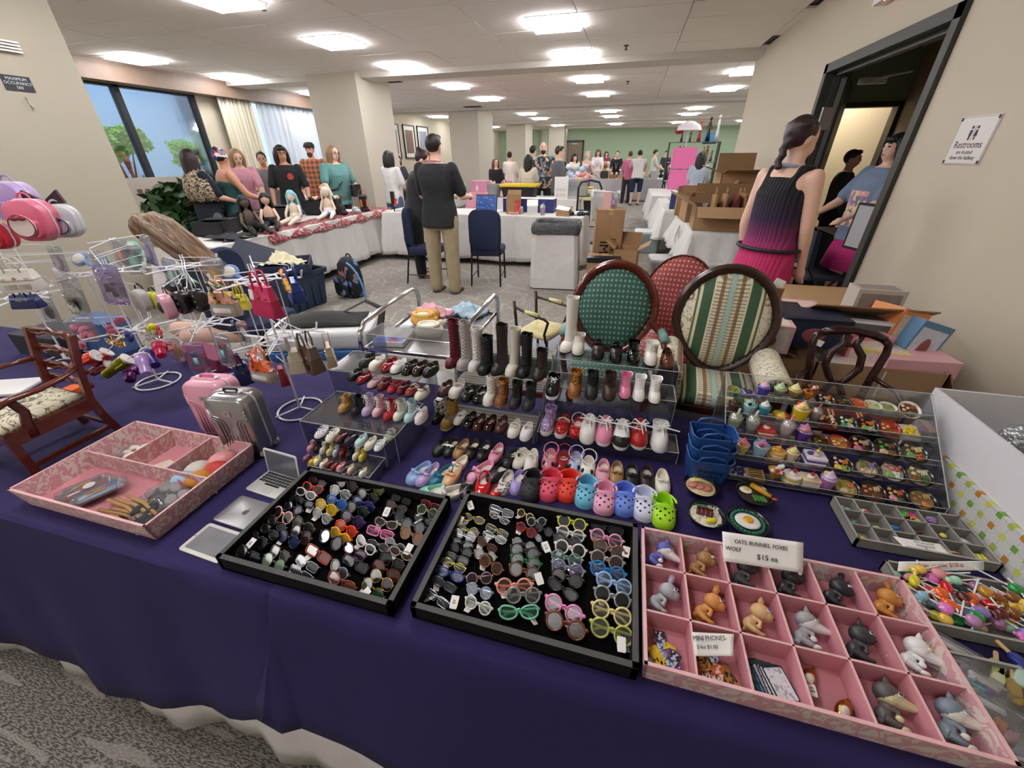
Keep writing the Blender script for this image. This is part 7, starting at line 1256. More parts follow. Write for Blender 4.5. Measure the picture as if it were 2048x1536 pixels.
def strapbag(label,px_,py_,Y,w,h,d,c,rz=0,rx=0,flap=None,clearb=False,tag_=False,scarf=None,hw='#d9a84a',gl=.35,emb=None,handles=2,trim=None,dz=0):
 p=U(px_,py_,y=Y);t=thing('doll_handbag',label,'handbag',(p.x,p.y,p.z+dz),rz,rx=rx);M=mat(c,gl,bump=(300,.1,.001));H2=h
 g=G();g.loft([[(x*s,y*s2,z)for x,y in rr(w,d,.006,3)]for s,s2,z in((1,1,-H2),(1.02,1.05,-H2+.006),(.92,.75,-H2*.35),(.84,.45,0))]);ob('bag_body',g,clear('#f6efe8',.3,.12)if clearb else M,t,40)
 if clearb:g=G();g.tube([(-w*.36,0,-H2*.78),(-w*.34,0,-H2*.78),(w*.34,0,-H2*.78),(w*.36,0,-H2*.78)],[.004,.019,.019,.004],12);ob('white_filler_roll',g,mat('#e6e4e0',.8),t,True)
 g=G();g.loft([[(x*s,y*s2,z)for x,y in rr(w,d,.006,3)]for s,s2,z in((.965,.92,-H2*.42),(.93,.8,-H2*.38),(.85,.5,.001))],False,True);ob('flap',g,mat(flap or c,gl,bump=(200,.15,.001)),t,40)
 for s in(-1,1):
  if handles>0:g=G();g.tube([(-w*.2,s*d*.25,-.012),(-w*.19,s*d*.28,.02),(-w*.1,s*d*.28,.04),(w*.1,s*d*.28,.04),(w*.19,s*d*.28,.02),(w*.2,s*d*.25,-.012)],.0028,6);ob('handle',g,mat(flap or c,gl),t,True)
  g=G();g.box((s*w*.3,-d*.44,-H2*.36),(.012,.002,.006));ob('side_strap',g,mat(trim or flap or c,gl),t)
 g=G();g.box((0,-d*.46,-H2*.34),(.008,.003,.007));ob('clasp',g,mat(hw,.25,.9),t);hang(t,p+V((0,0,.04)))
 if tag_:g=G();g.slab(rr(.018,.028,.003,2),0,.001);q=ob('price_tag',g,PAPER,t);q.location=(-w*.18,-d*.6,-.02);q.rotation_euler=(rad(84),0,0)
 if emb:
  for k_ in range(4):g=G();g.box((-w*.27+w*.18*k_,-d*.52,-H2*.72),(w*.13,.002,H2*.22));ob('pattern_block',g,mat(emb[k_%2],.5),t)
 if scarf:
  g=G();rr_=random.Random(int(px_));a0=V((-w*.1,-d*.5,.03));pts=[a0+V((rr_.uniform(-.01,.01)+.012*k_,-.004,-.0+.006*sin(k_*2)-.012*max(0,k_-3)))for k_ in range(8)];g.tube(pts,[.005,.007,.006,.008,.006,.007,.008,.003],7,flat=.6);g.ell(a0,(.011,.008,.009));g.tube([a0,a0+V((.0,-.004,-.03)),a0+V((.008,-.004,-.06))],[.005,.007,.004],6,flat=.5)
  nt=NT(.6,'silk scarf');ob('silk_scarf',g,nt.done(nt.ramp(nt.voro(nt.map(),160,'F1','Color'),[(0,scarf[0]),(.35,scarf[1]),(.65,scarf[2]),(.85,'#20303c')],True)),t,True)
 return t
strapbag('hot pink doll handbag with a white price tag at the front of the handbag stand',520,572,.86,.095,.085,.035,'#c22a5c',rz=-12,tag_=True,flap='#c22a5c')
strapbag('clear and peach doll handbag with a dark patterned scarf left of the hot pink one',440,585,.9,.085,.07,.035,'#e0a28e',rz=8,clearb=True,flap='#e0a08a',scarf=('#1d2a4a','#c8b84a','#3b6a4a'))
strapbag('royal blue doll handbag with an orange scarf right of the hot pink one',585,562,.98,.075,.06,.04,'#1c3a8c',rz=-38,scarf=('#e2641e','#e8c23a','#2b57a0'))
strapbag('bright orange and clear doll handbag with a blue scarf hanging low on the stand',518,722,.84,.085,.068,.035,'#e2641e',rz=-6,clearb=True,flap='#e2601c',scarf=('#2c5a9c','#e2641e','#e8e2d4'))
strapbag('taupe doll handbag with red and black block pattern on the lower tier',612,690,.9,.085,.085,.045,'#5f4d40',rz=-22,emb=('#8c3428','#1c1614'),handles=2,trim='#8a7a66')
strapbag('cream tote doll handbag with a striped handle at the right of the lower tier',655,690,1.0,.07,.07,.03,'#cdbfa6',rz=-50,handles=2)
strapbag('beige and grey winged doll handbag beside the block pattern one',588,700,.88,.05,.07,.05,'#b9ad9a',rz=-60,trim='#5a4a3c')
strapbag('navy doll handbag behind the orange one',478,730,.93,.05,.075,.03,'#1c2c5c',rz=60)
strapbag('dark red pouch hanging behind the orange handbag',560,735,1.02,.045,.07,.03,'#8a1c22',rz=-40,handles=0)
strapbag('yellow doll handbag mostly hidden behind the hot pink one',478,590,1.05,.05,.05,.03,'#d8cc2a',rz=20)
strapbag('white slouchy doll handbag at the left edge of the photo',28,540,.9,.11,.075,.05,'#d3cec4',rz=30,emb=('#bdb6aa','#a9a296'))
strapbag('navy and red round doll purse under the white slouchy handbag',45,590,.95,.1,.05,.04,'#1b2756',rz=20,flap='#1f2c60')
def hbag(label,px_,py_,Y,w,h,items,tint='#f0f0f4',rz=0,film='#f0f0f4'):
 p=U(px_,py_,y=min(Y,1.2));return hang(bag(label,(p.x,p.y,p.z),rz,w*1.15,h*1.15,items,rx=84,tint=film),p+V((0,0,h*.5)))
dev=lambda c,c2:(('toy_device',lambda g:g.slab(rr(.024,.05,.004,3,0,-.01),.001,.01,.002),mat('#3a4048',.4)),('screen',lambda g:g.slab(rr(.016,.026,.001,2,0,-.01),.0101,.0112),mat('#7fb0c4',.3)),('red_side',lambda g:g.slab(rr(.024,.01,.003,2,0,.018),.001,.011),mat(c,.4)),('blue_side',lambda g:g.slab(rr(.024,.01,.003,2,0,-.038),.001,.011),mat(c2,.4)))
hbag('magenta topped zip bag with a toy game console hanging on the tumbler stand',395,715,.92,.065,.105,dev('#3f7a98','#a83040'),film='#ecd0ea',rz=12)
hbag('clear zip bag with a red and blue toy game console right of the magenta bag',450,700,.9,.065,.1,dev('#b02c36','#2c5f8c'),rz=-8)
hbag('lilac zip bag holding small brown figures at the front of the tumbler stand',225,570,.86,.075,.11,(('brown_figure',lambda g:(g.box((.006,-.02,.006),(.012,.03,.008)),g.box((-.014,-.008,.006),(.012,.026,.008)),g.ell((.01,.005,.006),.007)),mat('#5a3a2a',.5)),('paper_label',lambda g:g.box((.008,.022,.008),(.022,.012,.001)),PAPER)),film='#d8d0ea',rz=8)
hbag('large clear bag with a black glossy toy and feathery sides at the left stand',150,590,.9,.13,.13,(('black_toy',lambda g:[g.ell((RU(-.02,.02),RU(-.045,-.01),.008),(.018,.015,.01),8,6)for _ in range(7)],mat('#141416',.15)),('iridescent_foil',lambda g:[g.face([(RU(-.05,.05),RU(-.06,.0),.01+RU(0,.01))for _ in range(3)])for _ in range(26)],clear('#dce8d8',.9,.2))),rz=-10)
hbag('clear bag with yellow-green rulers beside the magenta bag',352,700,.96,.045,.08,(('green_ruler',lambda g:(g.box((-.006,0,.005),(.006,.05,.002),rz=14),g.box((.008,0,.005),(.006,.05,.002),rz=-8)),mat('#b8cc3a',.4)),),film='#f4e4e8',rz=10)
hbag('clear bag with a white toy phone behind the handbag stand',490,670,1.08,.05,.1,(('toy_phone',lambda g:g.slab(rr(.026,.06,.006,3),.001,.008,.002),mat('#d9d9d6',.3)),('phone_screen',lambda g:g.slab(rr(.02,.045,.002,2),.0081,.009),mat('#22242a',.2)),('red_card',lambda g:g.slab(rr(.04,.02,.002,2,0,.035),.0,.003),mat('#c03030',.5))),rz=-10)
hbag('clear bag with pink fluffy slippers low on the left stand',165,660,.95,.09,.08,(('pink_fluff',lambda g:[g.ell((RU(-.03,.03),RU(-.025,.025),.008),(.014,.012,.009),8,6)for _ in range(9)],mat('#d98aa0',.9)),),rz=20)
for i,(a,b,Y,c,lb)in enumerate(((205,530,1.2,'#8fb0d8','clear bag with a pale blue headband behind the lilac bag'),(270,520,1.3,'#8ac0b0','clear bag with a mint round case near the seated girl'),(345,545,1.25,'#9fd0bc','clear bag with a mint fan at the top of the middle stand'),(430,545,1.25,'#b89a5a','clear bags with brown brushes bunched at the top right of the middle stand'),(300,500,1.4,'#a08cc4','clear bag with a lavender oval brush'),(245,505,1.45,'#d8a090','peach oval brush in a clear bag'),(120,520,1.1,'#c9b8c0','clear bag with grey foil cards at the left stand'),(100,620,1.15,'#3a3a40','clear bag with black wiry headset parts'),(60,560,1.2,'#b02c3a','small clear bag with red beads beside the white handbag'))):
 hbag(lb,a,b,Y,.07,.1,(('bagged_piece',lambda g:g.ell((0,-.01,.006),(.024,.034,.006),14,8),mat(c,.5)),),rz=RU(-15,25))
for i,(a,b,Y,c,lb)in enumerate(((262,497,1.5,'#7fc0ae','mint round mirror on a handle behind the stands'),(160,518,1.4,'#6f86b8','blue rounded brush behind the left stand'),(345,538,1.32,'#8cc4a8','mint oval brush behind the middle stand'),(290,512,1.38,'#9a86c0','lavender paddle brush with pale bristles'),(460,545,1.3,'#5f7fb4','blue rounded brush right of the girl'),(205,522,1.5,'#7fc4cc','turquoise brush lying flat behind the stands'))):
 Y=min(Y,1.22);p=U(a,b,y=Y);t=thing('doll_brush',lb,'brush',(p.x,Y,p.z),RU(-20,20),rx=60);g=G();g.ell((0,0,0),(.045,.032,.009),18,8);g.tube([(.03,-.01,0),(.09,-.04,0),(.12,-.055,0)],[.01,.007,.007],8);ob('brush_body',g,mat(c,.4),t,True);g=G();g.ell((0,0,.006),(.033,.023,.006),14,6);ob('bristle_pad',g,mat('#d9d4c8',.7),t,True);hang(t,p)
def helmet(label,px_,py_,Y,c,w=.05,rz=0,lens=False,holes_=True,pat=None):
 p=U(px_,py_,y=Y);t=thing('pet_carrier',label,'doll pet carrier',(p.x,p.y,p.z),rz);M=pat or mat(c,.3,coat=.3)
 g=G();g.loft([[(x*s,-w*.35+yy,z*s)for x,z in rr(w*1.15,w*1.6,w*.5,6)]for s,yy in((.8,-.004),(.97,0),(1,.01),(1,w*.45),(.9,w*.55))]);ob('carrier_shell',g,M,t,40)
 if lens:g=G();g.ell((0,-w*.42,0),(w*.32,.008,w*.38),14,8);ob('window_dome',g,mat('#2c2428',.1),t,True);g=G();g.tube([(w*.33*cos(a*PI/9),-w*.4,w*.4*sin(a*PI/9))for a in range(18)],.0022,5,closed=True);ob('window_ring',g,mat('#cfc9cc',.3,.6),t,True)
 if holes_:
  for z in(-.4,0,.4):g=G();g.lathe([(.002,0),(.0035,0),(.0035,.001),(.002,.001)],10);q=ob('vent_ring',g,mat('#cfcfcf',.3,.7),t);q.location=(w*.3 if lens else 0,-w*.36-.0045,z*w);q.rotation_euler=(rad(90),0,0)
 g=G();g.tube(arc((0,w*.1,w*.8),w*.35,0,180,8),.004,6,flat=.5);ob('carry_strap',g,BK,t);return hang(t,p+V((0,0,w)))
helmet('grey-white doll pet carrier with vent rings at the left of the carriers',286,600,1.0,'#b9b7b2');helmet('yellow and black doll pet carrier behind the grey one',310,600,1.03,'#c9cc2c',w=.04);helmet('pink doll pet carrier with a round dark window',338,612,.97,'#e3a9bc',lens=True,rz=-20,w=.055)
helmet('black doll pet carrier with vent rings right of the pink one',368,604,1.0,'#17171a',w=.05);nt=NT(.4,'leopard plush');v_=nt.voro(nt.map(),150);LEO=nt.done(nt.ramp(v_,[(0,'#5a3010'),(.25,'#c87a20'),(.6,'#d8923a')],True));helmet('orange leopard doll pet carrier beside the black ones',384,600,1.02,'#c87a20',w=.035,holes_=False,pat=LEO);helmet('black doll pet carrier with three vent rings at the right of the carriers',402,600,1.02,'#131315',w=.05)
def cup(label,px_,py_,Y,c,L=.085,rz=0,rx=60,ry=0,lid='#eeeae6',met=0.,handle=True,c2=None):
 p=U(px_,py_,y=Y);t=thing('toy_tumbler',label,'toy tumbler',(p.x,p.y,p.z),rz,rx=-rx,ry=ry);g=G();g.lathe([(.0,-L),(.014,-L),(.0155,-L*.95),(.0165,-L*.5),(.021,-L*.42),(.022,0),(.02,.003),(0,.003)],18);ob('tumbler_body',g,mat(c,.3,met,coat=.3),t,40)
 g=G();g.lathe([(.022,.002),(.0225,.008),(.0,.009)],18);ob('tumbler_lid',g,mat(lid,.4),t,40);g=G();g.tube([(.004,0,.005),(.006,0,.04)],.002,6);ob('straw',g,mat(lid,.4),t)
 if handle:g=G();g.tube([(.02,0,-.004),(.036,0,-.008),(.037,0,-.03),(.018,0,-.036)],.003,6);ob('handle',g,mat(c,.3,met),t,True)
 return t
for a in(('orange-red toy tumbler with pink panel hanging left of the others',190,712,.86,'#e23c1e',.08,-60,70),('cherry red toy tumbler with a white lid',212,706,.9,'#c22420',.06,-40,50),('iridescent yellow to teal toy tumbler at the front of the cluster',252,720,.84,'#8a8a20',.085,-48,60),('lavender toy tumbler pointing to the right',285,716,.85,'#a98cc8',.075,52,62),('deep violet toy tumbler with a white lid',295,706,.88,'#3c2c7c',.075,64,70),
  ('crimson toy tumbler at the right of the cluster',318,690,.9,'#c81e50',.05,50,60),('plum metallic toy tumbler between the lavender and the iridescent ones',262,735,.88,'#5c1a5c',.06,40,60),('maroon toy tumbler below the orange-red one',215,730,.88,'#7a1428',.06,-50,70)):
 cup(a[0],a[1],a[2],a[3],a[4],a[5],a[6],a[7],met=.7 if 'metal' in a[0]or 'irid' in a[0]else 0,lid='#efeae6')
def rings_(label,px_,py_,Y,n,m,sp=.03):
 p=U(px_,py_,y=Y);t=thing('keyring_cluster',label,'key rings',(p.x,p.y,p.z));rr_=random.Random(int(px_+py_))
 for k_ in range(n):g=G();r_=rr_.uniform(.006,.011);M_=rotm(rr_.uniform(0,90),rr_.uniform(0,90),rr_.uniform(0,180));c=V((rr_.uniform(-sp,sp),rr_.uniform(-.015,.015),rr_.uniform(-sp,sp)*.8));g.tube([c+(M_@V((r_*cos(a*PI/6),r_*sin(a*PI/6),0)))for a in range(12)],.0009,4,closed=True);ob('ring',g,m,t)
rings_('gold chain rings bunched above the tumblers',233,685,.87,22,GOLD);rings_('silver split rings and clips above the violet tumbler',300,670,.88,22,CHROME,.035);rings_('silver clips at the top left stand',15,385,1.02,10,CHROME,.03)
for i,(a,b,Y,c,lb)in enumerate(((300,655,.93,'#e0e020','neon yellow charm cluster above the tumblers'),(258,675,.95,'#1c2c70','navy charm above the gold rings'),(225,660,.96,'#b0506c','pink clip charm behind the gold rings'),(318,665,.95,'#d02848','red charm near the neon one'),(165,690,1.0,'#dc8ca4','pink fluffy pair of doll slippers hanging left'),(240,640,1.02,'#c86a88','pink bagged charm behind the upper tier'))):
 p=U(a,b,y=Y);simple('charm_cluster',lb,'charm',lambda g:[g.ell((RU(-.012,.012),RU(-.008,.008),RU(-.015,.015)),(.011,.009,.012),8,6)for _ in range(6)],mat(c,.5),(p.x,Y,p.z),0,True)
def dpack(label,px_,py_,Y,c,c2,w=.1,rz=0,motif=None,zipm='#e8e0ea'):
 p=U(px_,py_,y=Y);t=thing('doll_backpack',label,'doll backpack',(p.x,p.y,p.z),rz);M=mat(c,.35,bump=(80,.1));g=G()
 g.loft([[(x,-w*.3+yy,z*s)if 0 else(x*s,yy,z*s)for x,z in rr(w,w*1.1,w*.38,7)]for s,yy in((.9,-w*.34),(.98,-w*.31),(1,-w*.26),(1,w*.2),(.9,w*.28))]);ob('pack_body',g,M,t,40)
 g=G();g.tube([(x*1.0,-w*.05,z)for x,z in rr(w*1.01,w*1.11,w*.38,7)],.0025,6,closed=True);ob('zip',g,mat(zipm,.4),t,True)
 g=G();g.loft([[(x*s,-w*.34+yy,z*s-w*.2)for x,z in rr(w*.75,w*.5,w*.16,5)]for s,yy in((.9,-.012),(1,-.007),(1,.002))]);ob('front_pocket',g,mat(c2,.4),t,40)
 g=G();g.tube(arc((0,0,w*.56),w*.16,0,180,8),.003,6);ob('top_loop',g,mat(c2,.4),t)
 if motif:
  m1,m2=motif;q=bpy.data.objects.new;g=G();g.slab(circ(w*.3,20,1.1,1.),0,.004,.001);o=ob('round_patch',g,mat(m1,.5),t);o.location=(0,-w*.34-.013,-w*.1);o.rotation_euler=(rad(90),0,0)
  g=G();g.tube([(w*.31*cos(a*PI/12),-w*.34-.018,-w*.1+w*.29*sin(a*PI/12))for a in range(24)],.0015,5,closed=True);ob('patch_border',g,mat(m2,.5),t)
  g=G()
  for s in(-1,1):g.ell((s*w*.1,-w*.34-.019,w*.1),(w*.1,.003,w*.06),10,6)
  g.ell((0,-w*.34-.02,w*.1),(w*.035,.004,w*.035));ob('ribbon_bow',g,mat(m2,.5),t,True)
 return t
dpack('lilac doll backpack hanging at the top of the left stand',38,405,1.0,'#b79ad0','#a888c4',w=.115,rz=14)
dpack('pink doll backpack with a round pale patch and bow at the left stand',72,440,.88,'#e0708c','#d95f80',w=.105,rz=22,motif=('#eedfd8','#8f1f3c'))
dpack('pale grey-blue doll backpack with an oval patch right of the pink one',128,442,.94,'#c9ccce','#bfc6cc',w=.085,rz=35,motif=('#b9a9c4','#33343c'))
dpack('red doll backpack cut by the left edge',0,470,.95,'#c22434','#a81c2c',w=.08,rz=20)
g=G();p=U(85,400,y=.93)
for s in(-1,1):g.loft([[(s*.006,0,0),(s*.05,0,.022+.006),(s*.06,0,-.01),(s*.012,0,-.012)],[(s*.006,.008,0),(s*.05,.008,.028),(s*.06,.008,-.01),(s*.012,.008,-.012)]])
o=tag(ob('black_bow_charm',g,mat('#2c1c28',.5)),'large dark plum bow charm on top of the pink backpack','charm');o.location=(p.x,p.y,p.z);o.rotation_euler=(0,0,rad(20))
for i,(x,y,w,d,h,c,lb)in enumerate(((-2.35,.8,.2,.14,.012,'#e6e4e2','stack of white paper sheets behind the doll armchair'),(-2.6,1.15,.3,.2,.1,'#2c2c34','dark storage box under the left stands'),(-2.05,.82,.06,.12,.02,'#e2641e','orange fabric strip behind the ladder back chair'),(-1.75,1.2,.3,.1,.06,'#7a2448','magenta fabric roll behind the stands'),(-2.35,1.2,.24,.12,.16,'#3f5f8c','blue and black case standing behind the left bags'))):
 simple('table_item',lb,'item',lambda g:g.slab(rr(w,d,.01,2),0,h,min(.004,h/3)),mat(c,.7,var=(12,.1)),(x,y,TZ),RU(-25,25))
# ================= EYEWEAR TRAYS =================
VEL=mat('#070708',1.,bump=(500,.3,.001),spec=.1);TRB=mat('#0b0b0d',.8,bump=(250,.4,.001),spec=.25);TRE=mat('#4a4a48',.8,bump=(250,.4,.001))
divtray('jewelry_tray','black velvet tray of dark doll sunglasses beside the toy laptops',-.79,-.355,.375,.675,.04,TRB,VEL,TRE,(),th=.011);divtray('jewelry_tray','black velvet tray of colourful round doll eyeglasses in front of the clogs',-.318,.117,.385,.705,.04,TRB,VEL,TRE,(),th=.011)
def gshape(st,r):
 o=[]
 for k in range(22):
  a=2*PI*k/22;c,s=cos(a),sin(a)
  if st=='round':o.append((r*c,r*s))
  elif st=='oval':o.append((r*1.15*c,r*.72*s))
  elif st=='rect':o.append((math.copysign(abs(c)**.45,c)*r*1.15,math.copysign(abs(s)**.5,s)*r*.68))
  elif st=='square':o.append((math.copysign(abs(c)**.5,c)*r*1.05,math.copysign(abs(s)**.55,s)*r*.9))
  elif st=='cat':o.append((r*1.12*c+(.22*r*max(0,c)*max(0,s)),r*.75*s+.35*r*max(0,c)*max(0,s)))
  else:o.append((r*1.1*c*(1+.12*s),r*.95*s))
 return o
def glasses(x,y,z,w,c,lens,st='round',label='',name='doll_glasses',tilt=-48,rz=0,th=None,tag_=0,gl=.3,met=0.,clr=False,folded=False):
 t=thing(name,label,'glasses',(x,y,z),rz,rx=tilt);r=w*.2;th=th or w*.028;M=clear(c,.4,.35)if clr else mat(c,gl,met);g=G();dx=w*.27
 for s in(-1,1):g.tube([(s*(px_)+s*dx,0,pz)for px_,pz in gshape(st,r)],th,6,closed=True)
 g.tube([(-dx+r*.92,0,r*.25),(0,-.001,r*.42),(dx-r*.92,0,r*.25)],th*1.1,6)
 for s in(-1,1):g.ell((s*(dx+r*1.12),.001,r*.35),(th*2.2,th*1.2,th*1.8),6,5)
 ob('frame',g,M,t,True)
 for s in(-1,1):
  g=G();g.face([(s*px_+s*dx,.0004,pz)for px_,pz in gshape(st,r)]);ob('lens',g,clear(lens[0],lens[1]*.25,(lens[2]*1.4 if len(lens)>2 else .06),.25),t)
  g=G();zz=r*(.3 if s>0 else .1);g.tube([(s*(dx+r*1.12),.001,zz+r*.1),(s*(dx+r*1.1),.007+.002*s,zz),(0,.009+.002*s,zz-r*.15),(-s*(dx*.9),.008+.002*s,zz-r*.35),(-s*(dx+r*.7),.007+.002*s,zz-r*.8)],th*.9,6,flat=1.4);ob('temple',g,M,t)
 if tag_:
  g=G();g.slab([(0,-.011),(.006,-.011),(.007,-.004),(.007,.012),(-.007,.012),(-.007,-.004),(-.006,-.011)],0,.0008);q=ob('price_tag',g,PAPER,t);q.location=((-.3 if tag_>0 else .35)*w,.004,-r*.9);q.rotation_euler=(rad(-tilt-4),0,rad(RU(-50,50)))
  if abs(tag_)>1:text('lettering','$10',.007,INK,q,(0,.003,.0009),(0,0,90),ext=.0001)
 return t
DK=('#1a1a1e',.35,.25);CLR=('#eef2f2',.25);BRN=('#5c3a24',.3,.2);GRN=('#3c5a3a',.35,.25);GRY=('#55585c',.3,.15)
def place(cx,cy,T,k,*a,**kw):
 px_,py_=(820+cx/4.266,980+cy/4.266)if T==2 else(430+cx/4.357,920+cy/4.357);p=U(px_,py_,z=.772+k.get('dz',0));return p
W2='in the tray by the clogs';W1='in the tray by the toy laptops'
L2=[(1380,285,.066,'#d9d84a',GRY,'round','thick yellow round glasses at the top of the third column',-6,0),(1680,335,.07,'#101012',DK,'cat','black sunglasses at the top right corner',-8,0),(1675,420,.07,'#e59cc0',('#d8c0cc',.2),'round','pink round glasses below the black pair at right',-10,1),
(1700,515,.068,'#a86a2a',BRN,'round','translucent amber glasses in the right column',-14,-1),(1680,605,.068,'#c9c2ba',BRN,'round','clear-framed brown-lens glasses in the right column',-8,1),(1685,700,.07,'#1f7cc0',('#9ac4e0',.2),'round','bright blue round glasses in the right column',-8,0),(1740,805,.07,'#9cbce6',('#d8e4f0',.2),'round','pale blue round glasses in the right column',-12,0),
(1725,920,.068,'#cfd2d4',DK,'round','clear-framed black-lens glasses in the right column',-8,1),(1720,1055,.072,'#e6d490',('#e0dccc',.2),'round','cream yellow round glasses low in the right column',-8,0),(1720,1215,.074,'#b4b85c',('#d0d0b0',.2),'round','olive yellow round glasses at the bottom right',-8,-1),
(1370,380,.062,'#e4e3da',('#e8ece8',.2),'round','white round glasses below the yellow pair',-6,1),(1340,440,.06,'#3a3a40',GRY,'round','dark metal round glasses below the white pair',-6,0),(1367,508,.066,'#e6e6dc',DK,'round','thick white glasses with black lenses',-4,2),(1335,592,.064,'#8fb4ae',('#bcd8d4',.25),'round','translucent teal round glasses',-2,1),
(1345,680,.066,'#b4b4cc',('#a8a4c8',.25,.1),'round','translucent lavender round glasses',-6,0),(1340,755,.062,'#3c2a20',DK,'round','tortoise metal round sunglasses above the black folded pair',-8,0),(1300,855,.062,'#0e0e10',DK,'cat','black folded sunglasses near the middle of the tray',-28,0),(1310,1020,.074,'#e488bc',('#d8a0c4',.25),'round','magenta pink round glasses low in the middle',-20,-2),(1325,1160,.074,'#6e3a14',('#7c4a24',.3),'round','dark amber brown round glasses at the bottom',-12,0),
(985,215,.044,'#e6cc84',('#5c5040',.3),'round','pale beige small glasses at the top centre',-24,1),(1080,270,.044,'#a8acb0',GRY,'round','grey small glasses beside the beige pair',20,0),(1140,340,.044,'#1c1c1e',DK,'round','black tiny round sunglasses below the grey pair',-20,0),(990,340,.05,'#9c1c24',('#b05058',.25),'round','red round glasses in the upper middle',-24,1),
(780,185,.06,'#b9bcc0',CLR,'rect','silver wire glasses at the top edge',-10,0),(760,235,.052,'#e6e6e6',CLR,'oval','white wire glasses standing open at the top',-24,0),(540,245,.055,'#c9b83a',('#2a2820',.3,.2),'oval','gold and black glasses at the top left',-6,2),(490,350,.056,'#b8a860',CLR,'round','thin gold round glasses in the left column',-8,2),(460,392,.056,'#cfd2d6',CLR,'round','thin silver round glasses in the left column',-2,0),
(445,462,.05,'#141416',DK,'rect','black rectangular glasses in the left column',-4,0),(740,350,.055,'#b0ac70',CLR,'rect','pale gold wire glasses in the second column',-18,0),(720,405,.055,'#d8dadd',CLR,'oval','silver wire oval glasses with several tags',-12,1),(655,470,.05,'#5a3424',BRN,'cat','brown folded glasses with tan tags',-28,1),(640,560,.05,'#b09878',('#7c6a54',.25),'round','translucent tan round glasses',-6,0),
(690,640,.056,'#7c4420',('#8c5a34',.25),'round','tortoise amber round glasses with white tags',-24,1),(970,470,.055,'#6a6c70',GRY,'round','steel wire round glasses in the second column',-10,1),(980,535,.064,'#2c2a22',('#4a4838',.3,.2),'round','dark olive round sunglasses',-4,0),(985,620,.064,'#2c6438',GRN,'round','green round sunglasses',-4,0),(975,700,.064,'#6a3a1c',('#3a342a',.3,.2),'round','tortoise round sunglasses',-4,0),
(890,830,.07,'#e8a490',('#e8c4b4',.25),'round','peach round glasses tilted up to the right',18,1),(965,905,.066,'#b9bab8',('#d8dcdc',.25),'round','clear grey round glasses over the peach pair',18,0),(930,1050,.07,'#7cc4a4',('#9cd4bc',.25),'cat','mint green folded glasses at the bottom',20,-1),(400,585,.052,'#3c3c30',('#4a4a3c',.3,.2),'rect','dark olive rectangular glasses',-8,1),
(370,640,.056,'#e0dc60',CLR,'oval','thin lemon yellow glasses in the left column',-14,1),(340,722,.06,'#1c2c84',('#b8c4e0',.2),'oval','navy blue oval glasses over white tags',-8,1),(590,755,.052,'#c09498',('#6a5c60',.25,.1),'round','translucent rose round glasses',22,0),(290,805,.052,'#3a3a3c',GRY,'rect','black half-rim glasses near the left edge',-16,1),(590,862,.052,'#a4bcd8',('#7c94b8',.2),'round','translucent pale blue glasses',-4,1),
(580,985,.054,'#e8e8dc',('#c8c8c0',.2),'round','ivory round glasses near the bottom left',-10,1),(230,925,.054,'#c8c8ca',CLR,'rect','silver and black rectangular glasses at the bottom left corner',-24,1),(430,520,.055,'#17171a',DK,'round','black round sunglasses in the left column',-10,0),(1120,445,.045,'#5a6c6a',CLR,'oval','thin grey-green wire glasses right of the middle',-60,0)]
